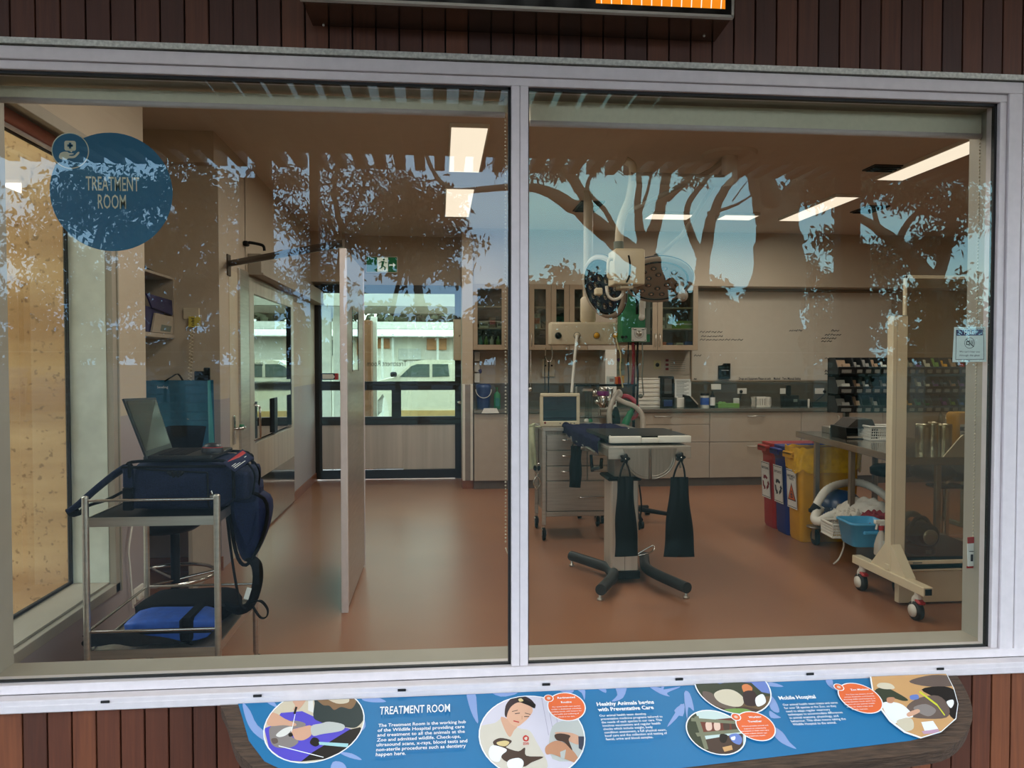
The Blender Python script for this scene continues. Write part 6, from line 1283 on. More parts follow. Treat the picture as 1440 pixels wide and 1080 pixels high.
M().tube(smooth_path([at(862, 365, yk - .13), at(857, 365, yk - .13), at(855, 374, yk - .13), at(856, 390, yk - .13), at(862, 391, yk - .13)], 4), .012, 8).obj('grip_handle', ['cream'], t)
M().box(a + .05, b - .08, yk - .1, yk + .06, c - .03, c, 0, .006).obj('base_block', ['beige'], t)
a, b, c, d = px(837, 847, 405, 415, yk); M().box(a, b, yk - .02, yk + .05, c, d, 0, .008).obj('plug_box', ['cream'], t)
M().tube(smooth_path([at(853, 402, yk), at(855, 415, yk), at(862, 421, yk), at(871, 419, yk), at(876, 412, yk)], 5), .012, 8).obj('cable', ['white'], t)
# two surgical lamps
def lamp(label, c, n, R, arm, knob):
    n = n.normalized(); t = thing('surgical_spotlight', label, 'lamp', c, 0, 'surgical lamps on ceiling arms')
    Q = Vector((0, 0, 1)).rotation_difference(n).to_matrix()
    m = M(); m.lathe([(R*.86, .0), (R*.97, .004), (R, .018), (R*.98, .04), (R*.7, .07), (.001, .085)], c, 'z', 44, 0, False, 1, 1, Q); m.obj('housing', ['cab'], t)
    M().lathe([(R*.995, .02), (R*1.01, .026), (R*.995, .032)], c, 'z', 44, 0, False, 1, 1, Q).obj('rim', ['navy'], t)
    M().lathe([(.001, .004), (R*.8, .004)], c, 'z', 44, 0, False, 1, 1, Q).obj('lens', ['cab_frame'], t)
    M().lathe([(R*.80, -.001), (R*.835, -.003), (R*.86, .001)], c, 'z', 44, 0, False, 1, 1, Q).obj('ring', ['black'], t)
    k = 0
    for rr_, nn in ((.30, 6), (.58, 12)):
        for i in range(nn):
            q = 2*PI*i/nn + rr_; p = c + Q @ Vector((R*rr_*math.cos(q), R*rr_*math.sin(q), 0)); m = M()
            m.lathe([(.026, -.002), (.022, .003), (.014, .0035)], p, 'z', 14, 0, False, 1, 1, Q); m.lathe([(.012, -.004), (.001, -.006)], p, 'z', 10, 1, False, 1, 1, Q); m.obj('lens_cell', ['brown_bar', 'chrome'], t)
    M().lathe([(.02, -.10), (.03, -.09), (.028, -.02), (.02, 0)], c, 'z', 16, 0, True, 1, 1, Q).obj('focus_handle', ['clear_plastic'], t) if knob else None
    M().tube(arm, .02, 10).obj('yoke', ['cab'], t)
    return t
c = at(925, 396, 3.9); lamp('surgical lamp facing down right of the cream head box', c, Vector((.12, .55, .85)), .30, [c + Vector((.05, .1, .06)), at(923, 362, 4.0), at(960, 330, 4.0), at(1010, 250, 3.6), Vector((cm_.x + .02, cm_.y, CEIL - .04))], False)
q = at(960, 416, 3.78); M_ = M(); M_.ball((q.x, 3.78, q.z), .045, 16, sz=1.1); M_.tube([(q.x, 3.80, q.z + .04), (q.x, 3.86, q.z + .14)], .02, 10); M_.obj('sterile_handle', ['frost' if pm('frost', 'b8aea0', .25) else ''], COL.objects['surgical_spotlight'])
q = at(923.5, 362, 4.0); M().ball((q.x, 4.0, q.z), .035, 12).obj('pivot', ['black'], COL.objects['surgical_spotlight'])
pm('lens_sky_reflection', '1c2636', .12); c = at(847, 404, 3.75); t_ = lamp('surgical lamp seen edge on behind the cream head box', c, Vector((.86, .42, .28)), .27, [c + Vector((.06, .05, .03)), at(866, 360, 3.9), at(880, 300, 3.8), at(1000, 240, 3.5), Vector((cm_.x - .03, cm_.y, CEIL - .04))], False)  # this lamp's lens has the bluish sky reflection put into its colour
for k_ in t_.children:
    if k_.name.split('.')[0] == 'lens': k_.data.materials[0] = MATS['lens_sky_reflection']
# ---------------- patient monitor, drawer trolley with hanging bag
x0, x1, y0, y1 = .862, 1.45, 3.90, 4.42
t = thing('drawer_trolley', 'stainless steel drawer trolley behind the treatment table', 'trolley', ((x0+x1)/2, (y0+y1)/2, 0))
M().box(x0 + .03, x1 - .03, y0 + .03, y1, .21, .935).obj('cabinet', ['steel_dark'], t); M().box(x0, x1, y0 - .01, y1 + .01, .925, .955, 0, .004).obj('worktop', ['steel'], t)
M().box(x0 + .03, x1 - .03, y0, y0 + .03, .20, .24, 0, .003).obj('bottom_rail', ['steel'], t)
for x in (x0 + .012, x1 - .012):
    for y in (y0 + .01, y1 - .01):
        p = M().box(x - .016, x + .016, y - .016, y + .016, .13, .93, 0, .003).obj('post', ['steel'], t)
        c = M(); c.cyl((x, y, .09), (x, y, .14), .012, seg=8, mi=1); c.box(x - .02, x + .02, y - .03, y + .03, .085, .10, 1, .004); c.box(x - .022, x - .018, y - .03, y + .03, .045, .09, 1); c.box(x + .018, x + .022, y - .03, y + .03, .045, .09, 1); c.lathe([(.001, -.013), (.03, -.014), (.052, -.012), (.056, 0), (.052, .012), (.03, .014), (.001, .013)], (x, y, .056), 'x', 22, 0)
        c.obj('caster', ['blackplastic', 'chrome'], p)
xm = at(826, 640, y0).x
zr = [at(780, v, y0).z for v in (611.5, 633.5, 655.5, 676.5)]
for i in range(3):
    for a, b in ((x0 + .035, xm - .004), (xm + .004, x1 - .035)):
        d = M().box(a, b, y0 + .002, y0 + .03, zr[i+1] + .004, zr[i] - .004, 0, .004).obj('drawer', ['steel'], t)
        h = zr[i] - .045; m_ = (a + b)/2 + .02; M().tube(smooth_path([(m_ - .06, y0 + .004, h), (m_ - .055, y0 - .02, h), (m_ + .055, y0 - .02, h), (m_ + .06, y0 + .004, h)], 3), .005, 8).obj('handle', ['chrome'], d)
d = M().box(x0 + .035, x1 - .035, y0 + .002, y0 + .03, .245, zr[3] - .004, 0, .004).obj('drawer', ['steel'], t); h = at(828, 699, y0).z; m_ = at(828, 699, y0).x + .03; M().tube(smooth_path([(m_ - .11, y0 + .004, h), (m_ - .10, y0 - .02, h), (m_ + .10, y0 - .02, h), (m_ + .11, y0 + .004, h)], 3), .006, 8).obj('handle', ['chrome'], d)
ym = 3.97; a, b, c, d = px(760, 815.5, 553, 600, ym); c = .9555
t = thing('patient_monitor', 'beige patient monitor with a dark screen on the drawer trolley', 'monitor', ((a+b)/2, ym + .1, c)); fz = .045
m = M(); fr = .02
zs0_, zs1_ = at(790, 592, ym).z, at(790, 558, ym).z
m.box(a, b, ym, ym + .03, c + .0, zs0_, 0, .006); m.box(a, b, ym, ym + .03, zs1_, d, 0, .006); m.box(a, a + fr*1.2, ym, ym + .03, zs0_ - .004, zs1_ + .004, 0, .004); m.box(b - fr*1.4, b, ym, ym + .03, zs0_ - .004, zs1_ + .004, 0, .004); m.box(a + .012, b - .012, ym + .028, ym + .16, c + .01, d - .015, 0, .02); m.obj('case', ['cream'], t)
pm('screen_blue', '2d3542', .12, var=.1); M().box(a + fr, b - fr, ym + .008, ym + .014, zs0_ - .004, zs1_ + .004).obj('screen', ['screen_blue'], t)
for k in range(5): M().lathe([(.001, -.003), (.006, -.003), (.006, 0)], (a + (b-a)*(.5 + .09*k), ym, c + .028), 'y', 8).obj('button', ['grey_ink'], t)
q = at(766.5, 594.5, ym); M().lathe([(.001, -.004), (.009, -.004), (.009, 0)], (q.x, ym, q.z), 'y', 10).obj('power_button', ['darkred'], t)
# pale green bag hanging from the trolley side
pm('bag_pale', 'b9bf9c', .6, var=.08, scale=30, bump=.4)
bx = x0 - .02
def bagp(a, b):
    q = 2*PI*a; w = .09*(1 - .45*b**3) * (.82 + .18*math.sin(PI*min(1, (1-b)*1.3))); return Vector((bx - .085 + .07*math.cos(q)*(1-.3*b), 4.0 + w*math.sin(q) + .012*math.sin(6*q + 5*b), .60 + .36*b + .02*math.cos(q)*b - .01*math.cos(3*q)*(1-b)))
m = M(); m.grid(bagp, 24, 12); m.add([bagp(k/24, 0) for k in range(24)], [list(range(24))]); t = thing('waste_bag', 'pale green bag hanging from the side of the drawer trolley', 'bag', (bx - .085, 4.0, .6)); m.obj('bag', ['bag_pale'], t)
m = M(); m.tube([bagp(k/24, 1) for k in range(24)], .006, 6, closed=True); m.tube([(bx - .03, 4.0, .955), (x0 + .002, 4.0, .952)], .006, 6); m.obj('rim', ['bag_pale'], t)
sx_ = bx - .03; zq = at(753, 668, 3.9).z; sc_ = M()
for s_ in (-1, 1):
    sc_.tube(smooth_path([(sx_ + .012*s_, 3.885, zq + .085), (sx_ + .02*s_, 3.885, zq + .05), (sx_ + .008*s_, 3.885, zq + .01), (sx_ - .03*s_, 3.885, zq - .055), (sx_ - .012*s_, 3.885, zq - .10), (sx_ - .002*s_, 3.885, zq - .12)], 4), .005, 6, 0); sc_.ball((sx_ + .016*s_, 3.885, zq + .06), .016, 8, 1, .9, .5, 1.6)
sc_.tube([(sx_, 3.885, zq + .09), (sx_ + .02, 3.89, zq + .10)], .004, 5)
solo('shears', sc_, ['chrome', 'blackplastic'], 'steel shears with black grips hooked below the pale green bag', 'scissors')
# ---------------- ventilator on a pole stand
vy = 4.40; a, b, c, d = px(875, 914.5, 403, 481, vy); pxp = at(897, 600, 4.46).x
t = thing('pole_stand', 'dark pole stand with a star base behind the treatment table', 'stand', (pxp, 4.52, 0))
M().cyl((pxp, 4.62, .10), (pxp, 4.62, 2.16), .014, seg=12).obj('pole', ['blackplastic'], t)
for k in range(5):
    q = 2*PI*k/5 - .35; cc, ss = math.cos(q), math.sin(q); l = M().tube([(pxp + .02*cc, 4.62 + .02*ss, .12), (pxp + .18*cc, 4.62 + .18*ss, .10), (pxp + .34*cc, 4.62 + .34*ss, .08)], [.026, .022, .018], 8).obj('leg', ['blackplastic'], t)
    M().lathe([(.001, -.02), (.032, -.02), (.032, .02), (.001, .02)], (pxp + .34*cc, 4.62 + .34*ss, .033), 'x', 14).obj('caster', ['blackplastic'], l)
M().lathe([(.05, .09), (.06, .1), (.045, .14), (.02, .16)], (pxp, 4.62, 0), 'z', 16).obj('hub', ['blackplastic'], t)
t = thing('ventilator', 'green ventilator box with a white dial hanging on the pole stand', 'ventilator', ((a+b)/2, vy + .1, c))
M().box(a, b, vy, vy + .2, c, d, 0, .008, None, 2).obj('case', ['green'], t)
e0, e1, e2, e3 = px(907.5, 914, 420, 470, vy); M().box(e0, e1 + .002, vy - .006, vy + .004, e2, e3, 0, .002).obj('side_strip', ['grey_ink'], t)
e0, e1, e2, e3 = px(894, 898, 417, 442, vy); M().box(e0, e1, vy - .004, vy + .002, e2, e3, 0, .002).obj('slot', ['leatherette'], t)
e0, e1, e2, e3 = px(898.5, 906.5, 417, 450, vy); m = M(); m.box(e0, e1, vy - .02, vy, e2 + .02, e3, 0, .004); m.box(e1 - .016, e1 + .004, vy - .024, vy - .018, (e2+e3)/2, e3, 1); m.lathe([(.001, -.024), ((e1-e0)/2 + .002, -.024), ((e1-e0)/2 + .002, 0)], ((e0+e1)/2 - .003, vy, e2 + .022), 'y', 16); m.obj('indicator', ['white', 'paper'], t)
e0, e1, e2, e3 = px(888, 909, 461, 480, vy); dl = M().box(e0, e1, vy - .006, vy + .002, e2, e3, 0, .002).obj('dial_plate', ['paper'], t)
m = M(); qc = ((e0+e1)/2, vy - .006, (e2+e3)/2 + .01); m.lathe([(.001, -.022), (.022, -.020), (.026, -.004), (.028, 0)], qc, 'y', 20, 0); 
for k in range(13): q = PI*(.9 + 1.2*k/12); m.box(qc[0] + .042*math.cos(q) - .002, qc[0] + .042*math.cos(q) + .002, vy - .007, vy - .006, qc[2] + .042*math.sin(q) - .004, qc[2] + .042*math.sin(q) + .004, 1)
for xx in (e0 + .012, e1 - .012):
    for zz in (e2 + .01, e3 - .01): m.ball((xx, vy - .006, zz), .005, 6, 1)
m.box(e0 + .02, e0 + .045, vy - .007, vy - .006, e3 - .022, e3 - .014, 1); m.box(e1 - .045, e1 - .02, vy - .007, vy - .006, e3 - .022, e3 - .014, 1)
m.obj('dial', ['steel', 'ink'], dl)
m = M(); q0, q1 = at(903, 410, vy + .05), at(900, 392, vy + .05); m.box(q0.x - .03, q0.x + .02, vy + .04, vy + .18, d - .01, d + .06, 0, .01); m.box(q0.x - .11, q0.x, vy + .06, vy + .16, d + .0, d + .04, 0, .01); m.obj('bracket', ['blackplastic'], t)
M().tube(smooth_path([at(876, 410, vy - .01), at(880, 405, vy - .03), at(892, 403, vy - .03), at(910, 410, vy - .01)], 4), .009, 8).obj('top_hose', ['pk_green'], t)
for u, v in ((875, 474), (880, 474), (879, 412)): q = at(u, v, vy); M().lathe([(.001, -.015), (.012, -.015), (.014, 0)], (q.x, vy, q.z), 'y', 10).obj('port', ['blackplastic'], t)
for i, (u, v1, mt, r, nm) in enumerate(((884, 545, 'black', .006, 'thin black cable, leftmost of those under the ventilator'), (890, 540, 'darkred', .014, 'thick dark red hose under the ventilator'), (897, 570, 'black', .010, 'thick black hose under the ventilator'), (903, 556, 'grey_ink', .006, 'thin grey cable, rightmost of those under the ventilator'))):
    m = M(); m.tube(smooth_path([at(u, 480, vy + .03), at(u + (1 if i % 2 else -1), 510, vy + .02), at(u, 530, vy + .04), at(u + (2 if i == 3 else -1), v1, vy + .05)], 5), r, 8); 
    if i == 3: m.ball(at(901, 557, vy + .05), .022, 10)
    solo('ventilator_hose', m, [mt], nm, 'hose')
# ---------------- anaesthetic machine behind the table
t = thing('anaesthetic_machine', 'anaesthetic machine with chrome vaporisers and flow tubes behind the table', 'anaesthetic machine', (1.55, 4.7, 0)); ay = 4.68
P = lambda u, v, y=ay: at(u, v, y)
xl_, xr_ = P(812, 560).x, P(902, 560).x
M().box(xl_, xr_, 4.72, 5.1, .40, .98, 0, .006).box(xl_ - .01, xr_ + .01, 4.70, 5.12, .98, 1.0, 0, .004).obj('cabinet', ['steel_dark'], t)
for x in (xl_ + .04, xr_ - .04):
    for y in (4.78, 5.05): p = M().cyl((x, y, .10), (x, y, 1.0), .014, seg=10).obj('leg', ['chrome'], t); M().lathe([(.001, -.015), (.05, -.015), (.05, .015), (.001, .015)], (x, y, .052), 'x', 16).box(x - .012, x + .012, y - .012, y + .012, .05, .11).obj('caster', ['blackplastic'], p)
zsx = P(850, 541).z
M().box(xl_, xr_, 4.80, 5.0, zsx - .02, zsx, 0, .003).obj('top_shelf', ['blackplastic'], t)
for u in (815, 901): M().cyl((P(u, 560).x, 4.85, 1.0), (P(u, 560).x, 4.85, zsx), .01, seg=8).obj('upright', ['chrome'], t)
for u in (825, 830): q = P(u, 550); M().cyl((q.x, ay, P(u, 593).z), (q.x, ay, P(u, 548).z), .018, seg=12).obj('flow_tube', ['clear_plastic'], t); M().ball((q.x, ay, P(u, 592).z), .026, 10).obj('flow_knob', ['white' if u == 825 else 'green'], t)
q = P(826, 549); M().box(q.x - .05, q.x + .05, ay - .03, ay + .03, q.z - .01, q.z + .02, 0, .006).obj('flow_head', ['chrome'], t)
for u, rr_ in ((848, .05), (858, .036)):
    q = P(u, 575); z0 = P(u, 573).z; z1_ = P(u, 545).z; v = M(); v.lathe([(rr_*.7, z0), (rr_, z0 + .03), (rr_, z0 + .10), (rr_*.8, z0 + .12), (rr_*.8, z1_ - .02), (rr_*.9, z1_), (.001, z1_ + .005)], (q.x, ay, 0), 'z', 20, 0); vo = v.obj('vaporiser', ['chrome'], t)
    if u == 848: M().lathe([(rr_*1.12, z0 + .115), (rr_*1.16, z0 + .13), (rr_*1.12, z0 + .155)], (q.x, ay, 0), 'z', 20, 0, True).obj('purple_band', ['pk_magenta' if pm('pk_magenta', '7d2a72', .4) else ''], vo)
for u, v in ((836, 552), (840, 565), (862, 566), (867, 556), (872, 562)): q = P(u, v); M().lathe([(.001, -.02), (.022, -.018), (.026, .0), (.02, .02), (.001, .022)], (q.x, ay - .01, q.z), 'y', 12).obj('gauge', ['chrome'], t)
M().tube([P(833, 556), P(842, 556)], .012, 8).tube([P(852, 562), P(874, 562)], .012, 8).obj('manifold', ['chrome'], t)
q = P(843, 575); M().cyl((q.x, ay, 1.0), (q.x, ay, q.z), .016, seg=10).cyl((P(856, 575).x, ay, 1.0), (P(856, 575).x, ay, q.z), .016, seg=10).obj('vaporiser_post', ['chrome'], t)
m = M(); m.tube(smooth_path([at(857.5, 598, 4.5), at(857, 580, 4.5), at(861, 565, 4.52), at(868, 553, 4.55), at(871, 551, 4.56), at(872, 556, 4.55), at(868, 560, 4.53), at(878, 566, 4.5), at(893, 572, 4.46), at(902, 582, 4.44), at(904.5, 594, 4.42), at(904, 606, 4.40)], 5), .024, 10); solo('breathing_hose', m, ['frost'], 'looped pale corrugated breathing hose above the navy towel', 'hose')
m = M(); m.tube(smooth_path([at(872, 559, 4.6), at(880, 557, 4.58), at(890, 562, 4.56), at(896, 572, 4.55), at(895, 582, 4.55), at(890, 588, 4.56), at(884, 586, 4.58)], 5), .022, 10); pm('red_hose', 'b23344', .4); solo('red_hose', m, ['red_hose'], 'curved red breathing hose beside the green bag', 'hose')
m = M(); m.tube(smooth_path([at(890, 572, 4.48), at(887, 580, 4.48), at(882, 590, 4.48), at(878, 600, 4.48)], 4), [.018]*4 + [.03]*4 + [.035]*4 + [.03], 10); solo('green_breathing_bag', m, ['green'], 'limp green breathing bag hanging beside the red hose', 'bag')
q0, q1 = at(866, 572, 4.6), at(865, 600, 4.6); m = M(); m.lathe([(.012, 0), (.03, -.04), (.045, -.12), (.04, -.18), (.001, -.2)], q0, 'z', 16); solo('black_breathing_bag', m, ['leatherette'], 'black breathing bag hanging inside the pale hose loop', 'bag')
sh_ = zsx
def onshelf(u0, u1, v0, mat, label, name, y=4.82, dep=.1, mark=None):
    a = at(u0, v0, y); b = at(u1, v0, y); m = M().box(a.x, b.x, y, y + dep, sh_ + .0005, a.z, 0, .004); mm = [mat]
    if mark: m.box(a.x + .01, b.x - .01, y - .001, y, sh_ + (a.z-sh_)*.3, sh_ + (a.z-sh_)*.7, 1); mm.append(mark)
    return solo(name, m, mm, label, 'box')
onshelf(876, 885.5, 540.3 - .9, 'pk_lightblue' if pm('pk_lightblue', '4a86b8', .5) else '', 'light blue glove box, left one on the machine top shelf', 'glove_box', mark='paper'); onshelf(886, 896, 539.6, 'pk_lightblue', 'light blue glove box, right one on the machine top shelf', 'glove_box', mark='paper')
onshelf(856, 864.5, 529, 'pk_white', 'white and brown carton standing on the machine top shelf', 'carton', mark='pk_brown'); onshelf(865, 869.5, 530, 'pk_orange', 'narrow orange box on the machine top shelf', 'carton'); onshelf(870, 873.5, 530, 'red', 'narrow red box on the machine top shelf', 'carton'); onshelf(874, 878, 529, 'yellow', 'narrow yellow box on the machine top shelf', 'carton', y=4.9)
a, b, c, d = px(867, 879, 504, 527, 7.12); o6 = 7.149 - 6.745; m = M().box(a, b, 6.74 + o6, 6.745 + o6, c, d); m.lathe([(.001, 0), (.022, .0), (.022, .004)], ((a+b)/2 - .02, 6.736 + o6, d - .02), 'y', 12, 1, True, 1, 1); m.box(a + .01, b - .03, 6.738 + o6, 6.74 + o6, c + .06, c + .064, 2)
for k in range(3): m.ball((a + .02 + k*.025, 6.738 + o6, d - .055), .009, 8, 3 if k else 0)
pm('pale_teal', '9fb2a6', .6); solo('care_chart', m, ['pale_teal', 'pk_purple', 'ink', 'green'], 'pale chart with a purple spot beside the white pillar', 'notice')
# ================================================================== TREATMENT TABLE
tx0, tx1, ty0, ty1, tz = 1.062, 1.598, 2.27, 4.08, .966
t = thing('treatment_table', 'stainless steel treatment table on a column with black tube feet', 'table', (1.33, 2.7, 0))
M().box(tx0, tx1, ty0 + .004, ty1, tz - .012, tz, 0, .003).obj('table_top', ['steel'], t)
M().box(tx0, tx0 + .02, ty0 + .02, ty1, tz - .065, tz - .012, 0, .003).box(tx1 - .02, tx1, ty0 + .02, ty1, tz - .065, tz - .012, 0, .003).obj('side_rail', ['steel_dark'], t)
m = M(); m.box(tx0, tx1, ty0, ty0 + .012, tz - .078, tz + .002, 0, .002); m.obj('end_apron', ['steel'], t)
xc = (tx0 + tx1) / 2; R = .155
for s_ in (-1, 1):
    pts = [(xc + s_*.004, tz - .01), (xc + s_*(R + .02), tz - .01)] + [(xc + s_*(.004 + R*math.cos(q)), tz - .07 - .135*math.sin(q)) for q in [PI/2*k/10 for k in range(11)]]
    M().prism(pts, (0, ty0 - .006, 0), (1, 0, 0), (0, 0, 1), (0, .006, 0)).tube([(xc + s_*(.006 + R*math.cos(q)), ty0 - .006, tz - .07 - .135*math.sin(q)) for q in [PI/2*k/10 for k in range(11)]] + [(xc + s_*.006, ty0 - .006, tz - .012)], .0045, 6).tube([(xc + s_*(.012 + .86*R*math.cos(q)), ty0 - .006, tz - .075 - .112*math.sin(q)) for q in [PI/2*k/10 for k in range(11)]], .003, 6).obj('drain_flap', ['steel_dark'], t)
for (y, dx) in ((2.95, 0), (3.55, 0)):
    M().box(tx0 - .02, tx0 + .02, y - .05, y + .05, tz - .10, tz - .05, 0, .004).tube([(tx0 - .012, y, tz - .08), (tx0 - .05, y, tz - .08)], .012, 8).obj('rail_clamp', ['steel_dark'], t)
M().cyl((tx0 - .012, 2.6, tz - .07), (tx0 - .012, 3.8, tz - .07), .009, seg=8).obj('accessory_rail', ['steel_dark'], t)
m = M()
for (u0, v0), (u1, v1) in (((831, 640), (833, 663)), ((833, 660), (846, 657)), ((845, 657), (846, 645))): m.tube([ax(u0, v0, tx0 + .04), ax(u1, v1, tx0 + .04)], .012, 6)
m.obj('tilt_bracket', ['blackplastic'], t)
m = M(); m.box(1.19, 1.46, 2.62, 2.86, tz - .10, tz - .012, 0, .006); m.obj('column_head', ['steel_dark'], t)
q0, q1 = at(860, 700, 2.60), at(898, 700, 2.60); cx0_, cx1_ = q0.x, q1.x
M().box(cx0_, cx1_, 2.60, 2.84, .08, .71, 0, .008).box((cx0_+cx1_)/2 - .001, (cx0_+cx1_)/2 + .001, 2.598, 2.602, .09, .6, 1).obj('lower_column', ['steel_panel', 'black'], t); M().box(cx0_ + .025, cx1_ - .025, 2.625, 2.82, .70, tz - .10, 0, .004).obj('upper_column', ['steel_dark'], t)
M().box(cx0_ - .03, cx1_ + .02, 2.58, 2.86, .70, .725, 0, .01).obj('collar', ['blackplastic'], t)
M().box(cx0_ - .01, cx1_ + .01, 2.585, 2.86, .03, .085, 0, .006).obj('base_block', ['blackplastic'], t)
pm('rubber_tube', '232322', .55, var=.1)
for pts in ([(.968, 3.09), (1.10, 2.86), (1.175, 2.70), (1.15, 2.52), (1.006, 2.225)], [(1.50, 3.02), (1.46, 2.86), (1.43, 2.70), (1.46, 2.52), (1.56, 2.215)]):
    l = M(); l.tube(smooth_path([(a, b, .072) for a, b in pts], 5), .036, 14); L_ = l.obj('foot_tube', ['rubber_tube'], t)
    for a, b in (pts[0], pts[-1]):
        f = 1 if b > 2.7 else -1; M().lathe([(.001, 0), (.019, 0), (.019, .012), (.009, .016), (.009, .04)], (a, b - .02*f, 0.0005), 'z', 14).obj('levelling_foot', ['steel'], L_)
m = M(); m.tube(smooth_path([at(897, 779, 2.72), at(916, 768, 2.72), at(920, 770, 2.70), at(915, 777, 2.66), at(898, 781, 2.66)], 4), .006, 8); m.obj('foot_pedal', ['chrome'], t)
M().tube(smooth_path([at(899, 682, 2.87), at(902, 710, 2.9), at(900, 730, 2.9), at(899, 745, 2.9)], 4), .006, 6).obj('power_lead', ['black'], t)
for u, v in ((879, 645), (957, 643)):
    q = at(u, v, ty0 - .03); k = M(); prof = [(.001, -.028), (.012, -.028), (.022, -.02), (.022, -.004), (.012, 0)]
    rg = []
    for r, h in prof: rg.append([Vector((q.x + r*(1.25 + .25*math.cos(5*2*PI*i/40))*math.cos(2*PI*i/40), ty0 - .016 + h, q.z + r*(1.25 + .25*math.cos(5*2*PI*i/40))*math.sin(2*PI*i/40))) for i in range(40)])
    k.rings(rg, 0, True); k.cyl((q.x, ty0 - .02, q.z), (q.x, ty0 + .01, q.z), .008, seg=8, mi=1); k.ball((q.x, ty0 - .045, q.z), .006, 8, 1); k.obj('star_knob', ['blackplastic', 'chrome'], t)
    M().tube([(q.x, ty0 - .012, q.z - .03), (q.x + .006, ty0 - .014, q.z - .07)], .008, 8).obj('hook', ['chrome'], t)
# navy towel draped on the table and over its left edge
def towel(a, b):
    y = 2.50 + (4.02 - 2.50)*b; w = .40 + .05*math.sin(b*3); s = a * (w + .12)
    rip = .004*math.sin(a*26 + b*9) + .004*math.sin(b*31 + a*11)
    if s < .10: 
        k = s/.10; return Vector((tx0 - .022 + .004*math.sin(b*38), y - .03*(1-k), tz - .075*(1-k) + .004 + rip*.4 + .02*(1-k)*math.sin(b*9)))
    return Vector((tx0 - .02 + (s - .10), y + .02*math.sin(a*7), tz + .007 + abs(rip) + (.018*math.exp(-((s-.13)/.03)**2))))
m = M(); m.grid(towel, 40, 50); m.grid(lambda a, b: towel(1-a, b) - Vector((0, 0, .004)), 20, 24); solo('towel', m, ['purpletowel'], 'dark navy towel draped over the treatment table', 'towel', base=(1.3, 3.2, tz - .07))
m = M(); b0_, b1_ = at(856, 617, 2.40), at(970, 617, 2.40)
t = thing('positioning_board', 'black padded board with a white plastic front on the treatment table', 'board', (1.38, 2.6, tz)); zb3 = tz + .012
cs = [Vector((b0_.x - .01, 2.40, 0)), Vector((b1_.x + .004, 2.40, 0)), Vector((1.63, 3.0, 0)), Vector((1.06, 3.0, 0))]
m.prism([(p.x, p.y) for p in cs], (0, 0, zb3 + .022), (1, 0, 0), (0, 1, 0), (0, 0, .022)); m.obj('pad', ['blackplastic'], t)
M().prism([(p.x + (.02 if i in (0, 3) else -.02), p.y + (0 if i > 1 else .012)) for i, p in enumerate(cs)], (0, 0, zb3 - .004), (1, 0, 0), (0, 1, 0), (0, 0, .026)).obj('core', ['blackplastic'], t)
wx0, wx1 = b0_.x, b1_.x + .002; wl = (wx1 - wx0); m = M()
for f0, f1, z1_ in ((0, .39, .045), (.39, .60, .034), (.60, 1, .045)): m.box(wx0 + wl*f0, wx0 + wl*f1, 2.375, 2.41, zb3, zb3 + z1_, 0, .006, None, 2)
m.obj('front_edge', ['white'], t)
for fx, fy in ((.03, 2.43), (.5, 2.43), (.96, 2.43), (.03, 2.96), (.5, 2.96), (.93, 2.96)): M().ball((wx0 + wl*fx, fy, zb3 + .045), .005, 8, sz=.4).obj('rivet', ['chrome'], t)
# black weighted bags hanging
def sandbag(label, kn, tl, tr, bl, br, y, grp='black weighted bags hanging on the treatment table'):
    K = at(kn[0], kn[1] + 5, y); TL, TR, BL, BR = (at(*p, y) for p in (tl, tr, bl, br))
    t = thing('sandbag', label, 'bag', ((BL.x+BR.x)/2, y, BL.z), 0, grp)
    def f(side):
        def g_(a, b):
            p = TL.lerp(TR, a).lerp(BL.lerp(BR, a), b); th = .034*math.sin(PI*min(1, max(0, b*.92 + .04)))**.6*math.sin(PI*min(.999, max(.001, a)))**.6
            fold = .012*math.exp(-((a - .5)/.13)**2) * max(0, 1 - b*1.9)
            return Vector((p.x + .004*math.sin(b*9 + a*2), y + side*(th - (fold if side < 0 else 0) + .001*math.sin(a*22 + b*6)*(1-b)), p.z))
        return g_
    m = M(); m.grid(f(-1), 16, 18); m.grid(f(1), 16, 18); m.obj('bag', ['leatherette'], t, merge=True)
    m = M()
    for E in (TL.lerp(TR, .12), TL.lerp(TR, .86)): m.tube(smooth_path([Vector((K.x, y - .004, K.z + .01)), (E + K)/2 + Vector((.006 if E.x > K.x else -.006, -.004, 0)), E + Vector((0, 0, -.03)), E + Vector((0, 0, -.09))], 4), .01, 8, flat=(.022, .008))
    m.obj('carry_loop', ['leatherette'], t)
    return t
sandbag('black weighted bag hanging below the left star knob', (879, 645), (868, 671), (890, 671), (864, 783), (898, 781.5), ty0 - .05); sandbag('black weighted bag hanging below the right star knob', (957, 643), (943, 671), (967, 671), (932.5, 783), (977.5, 783), ty0 - .05)
sandbag('small black weighted bag hanging at the left side of the table', (809, 617), (802.5, 627), (818.5, 627), (800, 685), (817, 686), 3.35)
